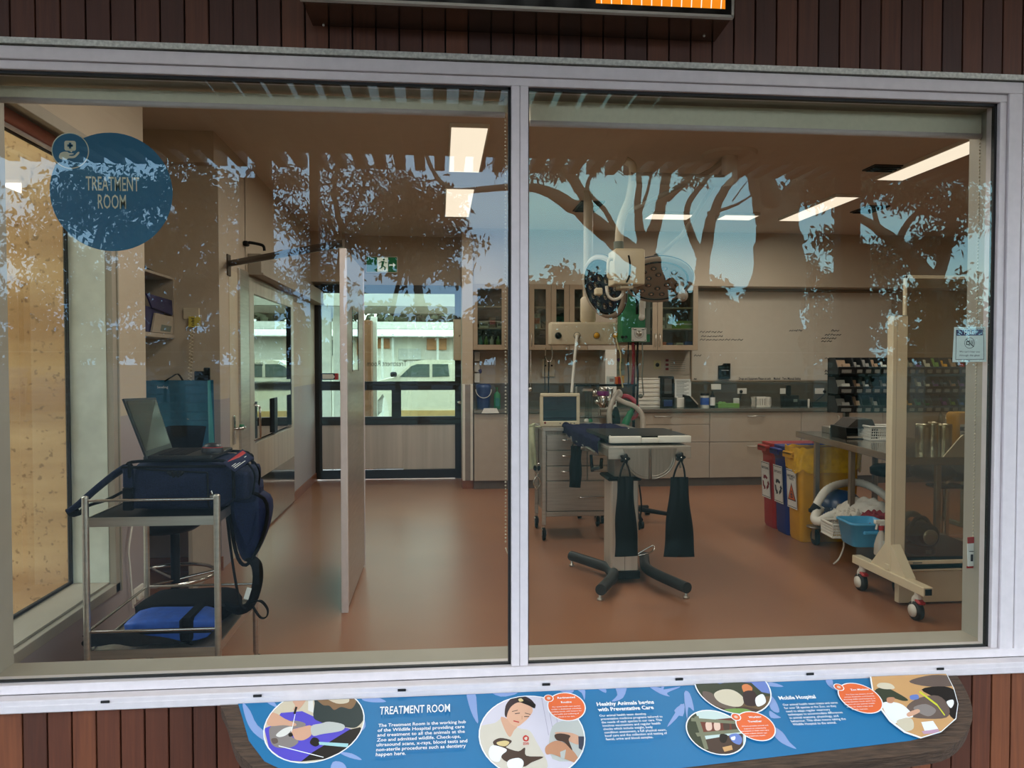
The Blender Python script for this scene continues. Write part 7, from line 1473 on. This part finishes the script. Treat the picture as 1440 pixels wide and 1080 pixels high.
# ================================================================== RIGHT SIDE
# ---------------- three slim waste bins
def bin_(y0, y1, mat, label, sign, ink, words, liner=None):
    x0, x1, H = 2.965, 3.50, .775; yc = (y0+y1)/2
    t = thing('waste_bin', label, 'bin', ((x0+x1)/2, yc, 0)); sec = lambda k, z, g=0.: [Vector(((x0+x1)/2 + a, yc + b, z)) for a, b in rrect((x1-x0)*k + g, (y1-y0)*k + g, .035, 4)]
    m = M(); m.rings([sec(.86, .002), sec(.90, .03), sec(.97, H - .12), sec(.97, H - .11), sec(1., H - .10), sec(1., H - .01), sec(1., H), sec(.93, H), sec(.92, H - .12), sec(.84, .05)], 0, True); m.obj('body', [mat], t)
    M().box(x0 - .05, x0 + .0, yc - .085, yc + .085, H - .05, H - .022, 0, .006).box(x0 - .05, x0 - .038, yc - .085, yc + .085, H - .075, H - .03, 0, .004).obj('handle', [mat], t)
    if liner:
        def lf(a, b):
            q = 2*PI*a; c, s = math.cos(q), math.sin(q); e = .3; k = 1.10 - .04*b + (.012 + .012*b)*math.sin(q*13 + b*8)
            return Vector(((x0+x1)/2 + math.copysign(abs(c)**e, c)*(x1-x0)/2*k, yc + math.copysign(abs(s)**e, s)*(y1-y0)/2*(k + .03), H + .018 + .008*math.sin(q*11) - .20*b + .016*b*math.sin(q*5)))
        m = M(); m.grid(lf, 60, 8); m.grid(lambda a, b: lf(1-a, 0) * (1 - .0) + (Vector(((x0+x1)/2, yc, H - .1)) - lf(1-a, 0)) * (.12*b) - Vector((0, 0, .1*b)), 60, 3); m.obj('liner', [liner], t)
    # sign on the narrow end facing the window
    xs_ = x0 + .006; z0, z1 = .27, .60; tilt = .028
    S = lambda a, b, h=.0: Vector((x0 + .034 - .030*(z0 + (z1-z0)*b)/.6 - .016 - h, yc + .09 - .18*a, z0 + (z1-z0)*b))
    m = M(); R = lambda a0, a1, b0, b1, mi, h: m.poly([S(a0, b0, h), S(a1, b0, h), S(a1, b1, h), S(a0, b1, h)], mi)
    R(0, 1, 0, 1, 0, .001); 
    for q in ((.03, .97, .03, .045), (.03, .97, .955, .97), (.03, .05, .03, .97), (.95, .97, .03, .97)): R(*q, 1, .002)
    ex = (S(1, 0) - S(0, 0)).normalized(); ez = (S(0, 1) - S(0, 0)).normalized()
    for i, wd in enumerate(words): m.text(wd, S(.5, .80 - .075*i, .002), ex, ez, 1, size=.028, width=min(.14, .016*len(wd)), align='C', bold=.03)
    if sign == 'recycle':
        for k in range(3):
            q = PI/2 + 2*PI*k/3; C_ = (.5, .42); pt = lambda r, an: S(C_[0] + r*math.cos(an)/.18, C_[1] + r*math.sin(an)/.33, .002)
            m.poly([pt(.068, q - .75), pt(.072, q), pt(.068, q + .42), pt(.045, q + .5), pt(.040, q), pt(.042, q - .75)], 2); m.poly([pt(.085, q + .40), pt(.060, q + .95), pt(.030, q + .46)], 2)
    else:
        m.poly([S(.08, .20, .002), S(.92, .20, .002), S(.5, .66, .002)], 1); m.poly([S(.16, .225, .003), S(.84, .225, .003), S(.5, .61, .003)], 2)
        for k in range(3): q = PI/2 + 2*PI*k/3; C_ = (.5 + .012*math.cos(q)/.18, .345 + .018*math.sin(q)/.33); m.rings([[S(C_[0] + r*math.cos(2*PI*i/16)/.18, C_[1] + r*math.sin(2*PI*i/16)/.33, .004) for i in range(16)] for r in (.010, .017)], 1, False, False, False)
    m.obj('sign', ['paper', 'ink', ink], t)
bin_(4.12, 4.37, 'red', 'red slim bin with a recycling sign, farthest of the three', 'recycle', 'darkred', ['RECYCLING'])
bin_(3.86, 4.11, 'blue', 'blue slim bin with a soft plastics sign between red and yellow', 'recycle', 'ink', ['SOFT PLASTICS'])
bin_(3.60, 3.85, 'yellow', 'yellow slim bin with a liner and biohazard sign', 'hazard', 'pk_orange', ['ANATOMICAL', 'WASTE'], 'yellowbag')
# ---------------- long steel bench on castors, turned a little from the window
TH = math.radians(-5.6); tL = Vector((2.90, 2.08, 0)); ey_ = Vector((math.sin(-TH), math.cos(TH), 0)); ex_ = Vector((ey_.y, -ey_.x, 0)); LEN, WID, HT = 1.84, .70, .905
def tb(a, b, z): return tL + ex_*a + ey_*b + Vector((0, 0, z))
RT = Matrix.Rotation(TH, 3, 'Z')
def tbox(m, a0, a1, b0, b1, z0, z1, mi=0, bev=0.):
    c = tb((a0+a1)/2, (b0+b1)/2, (z0+z1)/2); return m.box(c.x - (a1-a0)/2, c.x + (a1-a0)/2, c.y - (b1-b0)/2, c.y + (b1-b0)/2, z0, z1, mi, bev, RT)
t = thing('steel_bench', 'long stainless steel bench on castors along the right side', 'bench', tb(WID/2, LEN/2, 0))
pm('bench_steel', 'b0a899', .14, .9, var=.1, scale=3); pm('shelf_steel', '746f66', .35, 1., var=.1)
tbox(M(), 0, WID, 0, LEN, HT - .05, HT, 0, .004).obj('bench_top', ['bench_steel'], t)
m = M(); m.prism([(.26, HT), (WID, HT), (WID, HT + .14), (.38, HT + .14), (.36, HT + .12)], tb(0, 0, 0), ex_, (0, 0, 1), ey_*.012); m.obj('end_upstand', ['steel_panel'], t)
tbox(M(), .02, WID - .02, .04, LEN - .37, .225, .255, 0, .004).obj('lower_shelf', ['shelf_steel'], t)
for a in (.035, WID - .035):
    for b in (.07, .80, LEN - .385 if a < .1 else LEN - .06):
        p = tbox(M(), a - .019, a + .019, b - .019, b + .019, .16, HT - .05, 0, .003).obj('leg', ['steel_dark'], t)
        if b != .80:
            q = tb(a, b, 0); c = M(); c.lathe([(.001, .155), (.075, .15), (.075, .158), (.02, .17)], (q.x, q.y, 0), 'z', 18, 1); c.box(q.x - .022, q.x - .018, q.y - .02, q.y + .03, .05, .15, 1); c.box(q.x + .018, q.x + .022, q.y - .02, q.y + .03, .05, .15, 1); c.lathe([(.001, -.014), (.04, -.015), (.062, -.012), (.064, 0), (.062, .012), (.04, .015), (.001, .014)], (q.x, q.y + .01, .065), 'x', 22, 0); c.obj('caster', ['blackplastic', 'steel_dark'], p)
# things on the bench top
TZ = HT + .0006
def az_(u, v, z=HT): return az(u, v, z)
q = az_(1176, 610); solo('instrument_tin', tbox(M(), *(lambda p: (p - .06, p + .05))((q - tL).dot(ex_)), *(lambda p: (p, p + .16))((q - tL).dot(ey_)), TZ, TZ + .055, 0, .004), ['steel_dark'], 'flat steel tin at the far corner of the steel bench', 'tin')
q = az_(1206, 618); a_, b_ = (q - tL).dot(ex_), (q - tL).dot(ey_)
t = thing('paper_tray', 'black open-front paper tray under the bin rack', 'tray', q); m = M(); a0, a1 = a_ - .09, a_ + .16
tbox(m, a0, a1, b_, b_ + .3, TZ, TZ + .006); tbox(m, a0, a0 + .006, b_, b_ + .3, TZ, TZ + .085); tbox(m, a1 - .006, a1, b_, b_ + .3, TZ, TZ + .085); tbox(m, a0, a1, b_ + .294, b_ + .3, TZ, TZ + .085); tbox(m, a0, a1, b_, b_ + .3, TZ + .085, TZ + .092, 0, .002); m.obj('tray', ['blackplastic'], t)
tbox(M(), a0 + .01, a1 - .02, b_ + .02, b_ + .28, TZ + .007, TZ + .02).obj('paper', ['cab'], t)
m = M(); m.prism([(a0 + .02, TZ + .0925), (a1 - .01, TZ + .0925), (a1 - .04, TZ + .155), (a0 + .09, TZ + .155)], tL + ey_*(b_ + .02), ex_, (0, 0, 1), ey_*.26); solo('sloped_case', m, ['soffit'], 'dark sloped case resting on the black paper tray', 'case')
q = az_(1240, 620); a_, b_ = (q - tL).dot(ex_), (q - tL).dot(ey_); t = thing('slotted_basket', 'white slotted plastic basket on the steel bench beside the shield post', 'basket', q)
m = M(); w2_, d2_, h2_ = .10, .20, .105; A0, A1, B0, B1 = a_ - w2_*.85, a_ + w2_*1.3, b_, b_ + d2_
def lat(p0, p1, top):
    n = 13
    for r in range(5): z = TZ + .012 + r*.020; m.tube([p0 + Vector((0, 0, z)), p1 + Vector((0, 0, z))], .0035, 4)
    for k in range(n + 1): p = p0.lerp(p1, k/n); m.tube([p + Vector((0, 0, TZ + .004)), p + (p1-p0)/n*.5 + Vector((0, 0, TZ + h2_))], .0035, 4)
    m.tube([p0 + Vector((0, 0, TZ + h2_)), p1 + Vector((0, 0, TZ + h2_))], .009, 6); m.tube([p0 + Vector((0, 0, TZ + .004)), p1 + Vector((0, 0, TZ + .004))], .007, 6)
C4 = [tb(A0, B0, 0), tb(A1, B0, 0), tb(A1, B1, 0), tb(A0, B1, 0)]
for k in range(4): lat(C4[k], C4[(k+1) % 4], 0)
m.obj('basket', ['white'], t); tbox(M(), A0, A1, B0, B1, TZ, TZ + .004).obj('base', ['white'], t)
def canister(u, v, r, h, label):
    q = az_(u, v); t = thing('steel_canister', label, 'canister', q, 0, 'steel canisters on the bench')
    M().lathe([(r*.98, TZ), (r, TZ + .005), (r, TZ + h*.86)], (q.x, q.y, 0), 'z', 28).obj('body', ['steel_can' if pm('steel_can', 'b8b2a4', .2, 1., var=.1, scale=3) else ''], t); M().lathe([(r*1.04, TZ + h*.85), (r*1.05, TZ + h*.95), (r*.98, TZ + h*.985), (.001, TZ + h)], (q.x, q.y, 0), 'z', 28).obj('lid', ['steel_can'], t)
canister(1297.5, 634, .048, .185, 'steel canister with a lid, left one behind the shield glass'); canister(1328.5, 634, .042, .185, 'steel canister with a lid, right one behind the shield glass'); canister(1313, 627, .045, .175, 'steel canister standing behind and between the two front ones')
q = az_(1322, 622); solo('squeeze_bottle', M().lathe([(.03, TZ), (.032, TZ + .12), (.02, TZ + .16), (.012, TZ + .20), (.004, TZ + .235), (.001, TZ + .236)], (q.x, q.y, 0), 'z', 16), ['clear_plastic'], 'clear pointed bottle behind the steel canisters', 'bottle')
q = az_(1354, 631); t = thing('sharps_container', 'yellow sharps container with a black and white label on the bench', 'container', q); yb3 = q.y
m = M(); sc = lambda z, k: [Vector((q.x + .03 + a, q.y + .05 + b, z)) for a, b in rrect(.17*k, .13*k, .025, 4)]
m.rings([sc(TZ, .92), sc(TZ + .01, .98), sc(TZ + .19, 1), sc(TZ + .20, .98)], 0); m.obj('body', ['yellow'], t); M().rings([sc(TZ + .195, 1.04), sc(TZ + .235, 1.02), sc(TZ + .25, .9)], 0).obj('lid', ['yellow'], t)
m = M(); yl = q.y + .05 - .0665; xl0 = q.x + .03 - .065; m.poly([(xl0, yl, TZ + .02), (xl0 + .13, yl, TZ + .02), (xl0 + .13, yl, TZ + .17), (xl0, yl, TZ + .17)], 0); m.poly([(xl0, yl - .001, TZ + .125), (xl0 + .13, yl - .001, TZ + .125), (xl0 + .13, yl - .001, TZ + .152), (xl0, yl - .001, TZ + .152)], 1); m.text('BIO-CAN', (xl0 + .028, yl - .002, TZ + .131), (1, 0, 0), (0, 0, 1), 0, size=.021, width=.085, bold=.03)
for k in range(5): m.poly([(xl0 + .01, yl - .001, TZ + .105 - k*.016), (xl0 + .05 + .012*(k % 3), yl - .001, TZ + .105 - k*.016), (xl0 + .05 + .012*(k % 3), yl - .001, TZ + .109 - k*.016), (xl0 + .01, yl - .001, TZ + .109 - k*.016)], 1)
m.obj('label', ['paper', 'ink'], t)
# ---------------- things on the lower shelf
SZ = .2556
s0 = lambda u, v: az(u, v, SZ)
q = s0(1178, 735); a = at(1172, 700, 3.25)
t = thing('warming_blower', 'blue domed blower unit with a clear rim on the bench lower shelf', 'blower', (a.x + .02, 3.25, SZ)); pm('blower_blue', '1f3f66', .3, var=.1)
m = M(); m.lathe([(.14, 0), (.19, .02), (.195, .09), (.17, .17), (.11, .225), (.001, .245)], (a.x + .06, 3.28, SZ), 'z', 26, 0, True, 1, .9); m.obj('dome', ['blower_blue'], t); M().lathe([(.198, .095), (.204, .11), (.192, .125)], (a.x + .06, 3.28, SZ), 'z', 26, 0, False, 1, .9).obj('rim', ['clear_plastic'], t); M().box(a.x - .04, a.x + .14, 3.10, 3.14, SZ + .10, SZ + .16, 0, .01).obj('front_plate', ['grey_ink'], t)
def corr(pts, r, n=10):
    P = smooth_path(pts, n); m = M(); m.tube(P, [r*(1 + .07*(1 if i % 2 else -1)) for i in range(len(P))], 12); return m
yh = 3.05
solo('blower_hose', corr([at(1146, 716, yh + .02), at(1152, 703, yh + .05), at(1164, 688, yh + .12), at(1185, 680, yh + .3), at(1210, 679, yh + .35), at(1235, 690, yh + .25), at(1254, 706, yh + .1)], .03), ['white'], 'white corrugated hose arching over the blue blower', 'hose')
m = M(); q0 = at(1147, 715, yh); m.tube([at(1149, 711, yh), at(1143, 719, yh)], [.034, .03], 12); m.box(q0.x - .05, q0.x - .02, yh - .02, yh + .02, q0.z - .03, q0.z, 0, .006); m.box(q0.x - .045, q0.x - .04, yh - .03, yh - .02, q0.z - .02, q0.z + .01, 0); solo('hose_nozzle', m, ['blackplastic'], 'black nozzle at the end of the arching white hose', 'nozzle')
solo('drain_hose', corr([at(1180, 722, 2.96), at(1166, 726, 2.94), at(1152, 733, 2.94), at(1146, 730, 2.98), at(1148, 722, 3.02), at(1153, 716, 3.10)], .032), ['white'], 'thick white hose curled at the front of the lower shelf', 'hose')
q = s0(1183, 757); t = thing('peg_basket', 'small white slotted basket on the bench lower shelf', 'basket', q); m = M(); a_, b_ = (q - tL).dot(ex_), (q - tL).dot(ey_); TZ_, TZ = TZ, SZ; h2_ = .095; C4 = [tb(a_ - .06, b_, 0), tb(a_ + .10, b_, 0), tb(a_ + .10, b_ + .2, 0), tb(a_ - .06, b_ + .2, 0)]
for k in range(4): lat(C4[k], C4[(k+1) % 4], 0)
m.obj('basket', ['white'], t); TZ = TZ_
pm('basin_blue', '4fa3cf', .35, var=.04)
q = s0(1218, 771); a_, b_ = (q - tL).dot(ex_), (q - tL).dot(ey_); t = thing('tub', 'light blue plastic tub holding cloths on the bench lower shelf', 'tub', q); ctr = tb(a_ + .03, b_ + .13, 0)
def sec2(z, k, g=0.): return [ctr + RT @ Vector((a + 0, b, 0)) + Vector((0, 0, z)) for a, b in rrect(.25*k, .26*k, .04, 4)]
m = M(); m.rings([sec2(SZ, .80), sec2(SZ + .01, .84), sec2(SZ + .145, 1.), sec2(SZ + .15, 1.07), sec2(SZ + .165, 1.07), sec2(SZ + .166, .98), sec2(SZ + .02, .80)], 0); m.obj('tub', ['basin_blue'], t); c = tb(a_ + .03, b_ - .005, 0); M().box(c.x - .05, c.x + .05, c.y - .008, c.y + .01, SZ + .09, SZ + .115, 0, .006, RT).obj('grip', ['basin_blue'], t)
def cloth(u, v, y, w, d_, h, mat, label, seed, name='cloth'):
    rnd = random.Random(seed); c = at(u, v, y); ph = [rnd.uniform(0, 6) for _ in range(8)]
    def f(a, b):
        x = (a - .5)*2; yv = (b - .5)*2; r2 = max(0, 1 - abs(x)**2.4) * max(0, 1 - abs(yv)**2.4)
        return Vector((c.x + x*w/2*(1 + .08*math.sin(5*yv + ph[0])), c.y + yv*d_/2*(1 + .08*math.sin(5*x + ph[1])), c.z - h*.5 + h*r2**.5*(.75 + .25*math.sin(4*x + ph[2] + 3*yv)) + .014*math.sin(9*x + 6*yv + ph[3]) + .008*math.sin(16*yv + ph[4] - 5*x)))
    m = M(); m.grid(f, 26, 22); m.grid(lambda a, b: f(1-a, b)*1 - Vector((0, 0, .012)), 12, 10); return solo(name, m, [mat], label, 'cloth')
pm('towel_white', 'cfc9bd', .9, var=.06, scale=120, bump=.3)
cloth(1218, 712, 2.88, .40, .30, .13, 'towel_white', 'crumpled white towel piled above the light blue tub', 4, 'white_towel'); cloth(1196, 723, 2.80, .18, .16, .06, 'towel_white', 'small white cloth drooping left of the red cloth', 8, 'white_cloth'); cloth(1232, 727, 2.70, .22, .2, .10, 'darkred', 'dark red cloth lying in the light blue tub', 6, 'red_cloth')
q = s0(1239, 780); t = thing('spray_bottle', 'clear spray bottle with a white trigger and red collar', 'bottle', q); r = .042; qx, qy = q.x, q.y
M().lathe([(r, 0), (r*1.04, .01), (r*1.02, .06), (r*.75, .11), (r*.36, .15), (r*.34, .165)], (qx, qy, SZ), 'z', 20).obj('body', ['frost'], t); M().lathe([(r*.42, .16), (r*.42, .19)], (qx, qy, SZ), 'z', 14).obj('collar', ['red'], t); M().box(qx - .018, qx + .018, qy - .012, qy + .012, SZ + .19, SZ + .205, 0, .004).box(qx - .05, qx + .025, qy - .012, qy + .012, SZ + .20, SZ + .228, 0, .006).tube([(qx - .028, qy, SZ + .20), (qx - .036, qy, SZ + .165)], .007, 6).obj('trigger', ['white'], t); M().box(qx - .014, qx + .014, qy - r*1.03, qy - r*1.0, SZ + .05, SZ + .10).obj('label', ['paper'], t)
m = M(); q = tb(0, .86, .24); m.tube(smooth_path([q, q + Vector((.0, -.02, -.09)), q + Vector((-.02, -.02, -.16)), q + Vector((-.05, -.03, -.2)), q + Vector((-.08, -.02, -.232))], 5), .006, 8); solo('string', m, ['white'], 'white string dangling from the edge of the bench lower shelf', 'string')
# portable vacuum behind the shield glass
q = s0(1306, 783); t = thing('vacuum_cleaner', 'small dark round vacuum with a coiled hose behind the shield glass', 'vacuum', q); vx, vy_ = q.x + .005, q.y + .10
M().lathe([(.085, 0), (.095, .01), (.095, .045), (.08, .06)], (vx, vy_, SZ), 'z', 26).obj('base', ['blackplastic'], t); M().lathe([(.06, -.075), (.078, -.07), (.082, 0), (.075, .06), (.04, .075)], (vx + .01, vy_, SZ + .125), 'y', 26).obj('motor_drum', ['blackplastic'], t); M().lathe([(.03, -.078), (.05, -.078), (.05, -.074)], (vx + .022, vy_, SZ + .12), 'y', 20).obj('front_ring', ['steel'], t); M().box(vx - .02, vx + .02, vy_ - .098, vy_ - .09, SZ + .015, SZ + .04, 0, .004).obj('badge', ['chrome'], t)
M().tube(smooth_path([(vx - .06, vy_, SZ + .17), (vx - .03, vy_, SZ + .225), (vx + .03, vy_, SZ + .23), (vx + .07, vy_, SZ + .18)], 4), .013, 8).obj('handle', ['blackplastic'], t)
corr([(vx - .07, vy_ + .02, SZ + .03), (vx - .13, vy_ + .02, SZ + .05), (vx - .14, vy_ + .04, SZ + .13), (vx - .10, vy_ + .06, SZ + .19), (vx - .02, vy_ + .10, SZ + .235), (vx + .06, vy_ + .12, SZ + .22), (vx + .10, vy_ + .10, SZ + .15)], .021, 8).obj('hose', ['grey_ink'], t)
# ---------------- bin rack with small storage bins
RX0 = 3.43; RY = 4.02
t = thing('bin_rack', 'free-standing louvred rack for the black storage bins', 'rack', (4.1, RY + .05, 0))
M().box(RX0, 4.80, RY, RY + .02, 1.06, 1.54, 0, .003).obj('louvre_panel', ['blackplastic'], t)
for x in (3.62, 4.75): M().box(x - .02, x + .02, RY + .02, RY + .06, 0, 1.54, 0, .003).obj('upright', ['grey_ink'], t); M().box(x - .02, x + .02, RY + .06, RY + .35, .0, .04, 0, .004).obj('foot', ['grey_ink'], t)
pm('bin_black', '1d1f22', .4, var=.15); pm('tag', '8c8a84', .6)
def sbin(w):
    m = M(); d_, h = .17, .145; W = w/2
    for s_ in (-1, 1): m.prism([(0, 0), (0, h), (-d_*.62, h), (-d_*.90, h*.42), (-d_, h*.42), (-d_*.92, 0)], (s_*W - (.003 if s_ > 0 else 0), RY, 0), (0, 1, 0), (0, 0, 1), (.003, 0, 0))
    m.add([(-W, RY - d_*.92, 0), (W, RY - d_*.92, 0), (W, RY - d_, h*.42), (-W, RY - d_, h*.42)], [(0, 1, 2, 3)]); m.box(-W, W, RY - d_*.92, RY, 0, .003); m.box(-W, W, RY - .004, RY, 0, h); m.box(-W, W, RY - d_ - .004, RY - d_ + .002, h*.38, h*.45, 0, .002)
    b = bpy.data.objects.new('storage_bin', None); COL.objects.link(b); WM[b.name] = Matrix(); b.empty_display_size = .02
    m.obj('body', ['bin_black'], b); k = M(); k.add([(-w*.3, RY - d_*.955 - .004, h*.08), (w*.3, RY - d_*.955 - .004, h*.08), (w*.3, RY - d_*.98 - .004, h*.28), (-w*.3, RY - d_*.98 - .004, h*.28)], [(0, 1, 2, 3)]); k.obj('label_card', ['tag'], b); return b
wide, slim = sbin(.150), sbin(.0785)
used = {0: False, 1: False}; ordn = ORD + ['thirteenth', 'fourteenth', 'fifteenth', 'sixteenth']
pm('pk_grey', '8f8d86', .6); pm('pk_tan', 'a08468', .6); pcol = [('pk_white', 'white'), ('pk_grey', 'pale grey'), ('pk_tan', 'tan'), ('pk_green', 'green'), ('pk_blue', 'blue'), ('green', 'bright green'), ('pk_purple', 'purple'), ('yellow', 'yellow'), ('red', 'red'), ('bin_black', 'black')]
rnd = random.Random(12)
for r, rn in enumerate(('top', 'middle', 'bottom')):
    z = [1.40, 1.23, 1.065][r]; x = RX0 + .075
    for k in range(15):
        src = wide if k == 0 else slim; first = not used[0 if k == 0 else 1]; used[0 if k == 0 else 1] = True
        lab = ('wide black storage bin at the left end of the %s row of the rack' % rn) if k == 0 else '%s slim black storage bin from the left in the %s row of the rack' % (ordn[k-1], rn)
        if first: src.location = (x, 0, z); src['label'] = lab; src['group'] = 'black storage bins on the rack'; WM[src.name] = Matrix.Translation(src.location); o = src
        else: o = dup(src, (x, 0, z), None, lab, 'black storage bins on the rack')
        o['category'] = 'bin'
        # something stored in most bins
        c, cn = (pcol[rnd.choice((0, 0, 1, 2))] if k < 5 else pcol[rnd.randrange(10)]) if (r < 2 or k < 4) else pcol[rnd.choice((0, 3, 5, 4, 5, 6, 7))]
        if rnd.random() < .85:
            ww = .05 if k == 0 else .024; zz = .105 + rnd.uniform(0, .035); m = M()
            m.box(x - ww, x + ww*.6, RY - .10, RY - .085, z + .004, z + zz, 0, .002, Rx(-.35)); m.box(x - ww*.4, x + ww, RY - .145, RY - .13, z + .004, z + zz*.75, 0, .002, Rx(-.4)); m.box(x - ww*.7, x + ww*.8, RY - .1, RY - .09, z + zz*.5, z + zz*.5 + .004, 1)
            solo('packet', m, [c, 'paper'], '%s packets in the %s bin of the %s rack row' % (cn, 'wide' if k == 0 else ordn[k-1] + ' slim', rn), 'packet', 'packets stored in the rack bins')
        x += .075 + .0395 + .004 if k == 0 else .0805
# ---------------- black saddle stool behind the bench
sx2, sy2, ssz = 3.92, 3.12, .60
t = thing('saddle_stool', 'black two-part saddle stool seen through the shield glass', 'stool', (sx2, sy2, 0))
for s_, nm in ((-1, 0), (1, 1)): m = M(); m.ball((sx2 + s_*.11, sy2, ssz + .05), .15, 22, 0, 1.05, 1.2, .48); m.obj('seat_half', ['leatherette'], t)
M().cyl((sx2, sy2, .12), (sx2, sy2, ssz), .026, seg=14).obj('gas_lift', ['chrome'], t); M().box(sx2 - .12, sx2 + .12, sy2 - .08, sy2 + .08, ssz - .07, ssz - .045, 0, .01).tube([(sx2 + .05, sy2 - .05, ssz - .06), (sx2 + .22, sy2 - .1, ssz - .09)], .009, 8).obj('mechanism', ['blackplastic'], t)
for k in range(5):
    q = 2*PI*k/5 + .2; cc, ss = math.cos(q), math.sin(q); l = M().tube([(sx2 + .02*cc, sy2 + .02*ss, .12), (sx2 + .28*cc, sy2 + .28*ss, .08)], [.026, .016], 8).obj('leg', ['chrome'], t); M().lathe([(.001, -.018), (.028, -.018), (.028, .018), (.001, .018)], (sx2 + .28*cc, sy2 + .28*ss, .029), 'x', 14).obj('caster', ['blackplastic'], l)
q = at(1244, 664, 3.42); t2 = thing('stool_cushion', 'round black cushioned stool top beyond the steel bench', 'stool', (q.x + .12, 4.05 - .55, 0)); qx, qy = q.x + .12, 3.50
m = M(); m.lathe([(.13, -.045), (.175, -.03), (.18, .02), (.15, .045), (.001, .05)], (qx, qy, q.z), 'z', 26, 0, True, 1, .9); m.obj('seat', ['leatherette'], t2); M().cyl((qx, qy, .02), (qx, qy, q.z - .03), .022, seg=12).obj('pole', ['chrome'], t2); M().lathe([(.2, 0.001), (.2, .015), (.03, .04)], (qx, qy, 0), 'z', 26).obj('base', ['blackplastic'], t2)
# ---------------- mobile lead glass shield
hx, hy = 2.80, 1.97
t = thing('radiation_shield', 'cream mobile shield with a tall glass panel near the right pane', 'shield', (hx + .3, hy, 0))
pa, pb = at(1254, 600, hy - .03), at(1275, 600, hy - .03)
M().box(pa.x, pb.x, hy - .03, hy + .03, .20, at(1260, 445, hy).z, 0, .003).box(pa.x + .002, pb.x - .002, hy - .028, hy + .028, at(1260, 445, hy).z, at(1260, 443.5, hy).z, 1, .001).box(pa.x + .026, pa.x + .028, hy - .0305, hy - .029, .28, at(1260, 450, hy).z, 1).obj('post', ['cream', 'reveal'], t)
zt6 = at(1300, 387.5, hy).z; gx0, gx1 = at(1270, 500, hy).x, 3.74; zg0 = at(1300, 787, hy).z; zg1 = zt6 - .02
m = M(); m.box(gx0, gx0 + .014, hy - .012, hy + .012, zg0, zt6, 0, .002); m.box(gx1 - .03, gx1, hy - .012, hy + .012, .02, zt6, 0, .002); m.box(gx0, gx1, hy - .012, hy + .012, zg1, zt6, 0, .002); m.box(gx0 + .004, gx1, hy - .02, hy + .02, at(1300, 803, hy - .02).z, zg0, 0, .003); m.obj('frame', ['cream'], t)
m = M(); m.box(gx0 + .012, gx1 - .03, hy - .010, hy - .006, zg0, zg0 + .016); m.obj('bead', ['gasket'], t)
M().poly([(gx0 + .014, hy, zg0), (gx1 - .03, hy, zg0), (gx1 - .03, hy, zg1), (gx0 + .014, hy, zg1)]).obj('lead_glass', ['shield_glass'], t)
M().box(at(1263, 820, hy + .01).x, gx1 - .03, hy + .004, hy + .05, .012, at(1300, 803, hy).z - .002, 0, .004).obj('lower_panel', ['cream'], t)
a = at(1290, 791.5, hy - .02); M().box(a.x - .03, a.x + .03, hy - .022, hy - .0205, a.z - .004, a.z + .004).obj('maker_plate', ['grey_ink'], t)
fx = 2.765; zf = .168
def foot(fx):
    m = M(); m.box(fx - .03, fx + .03, 1.60, 2.36, zf, zf + .052, 0, .003); m.box(fx - .02, fx + .02, 1.597, 1.603, zf + .008, zf + .044, 1)
    m.prism([(1.78, zf + .05), (hy - .03, zf + .22), (hy + .03, zf + .22), (2.16, zf + .05)], (fx - .018, 0, 0), (0, 1, 0), (0, 0, 1), (.036 + .025, 0, 0)); fo = m.obj('foot', ['cream', 'black'], t)
    for y in (1.69, 2.28):
        c = M(); c.cyl((fx, y, .13), (fx, y, zf), .022, seg=12, mi=1); c.tube(smooth_path([(fx, y, .14), (fx, y + .03, .12), (fx, y + .03, .06)], 3), .02, 8, 1); c.lathe([(.001, -.03), (.035, -.03), (.037, -.018), (.037, .018), (.035, .03), (.001, .03)], (fx - .0, y + .02, .0555), 'x', 24, 1)
        c.lathe([(.037, -.02), (.054, -.018), (.055, 0), (.054, .018), (.037, .02)], (fx, y + .02, .0555), 'x', 26, 0); c.box(fx - .024, fx + .024, y - .045, y + .01, .105, .128, 2, .01, Rx(.3)); c.obj('caster', ['rubber_tube', 'white', 'red'], fo)
foot(fx); foot(3.70)
M().box(pa.x - .005, 3.72, hy - .02, hy + .02, .225, .262, 0, .003).obj('cross_bar', ['cream'], t)
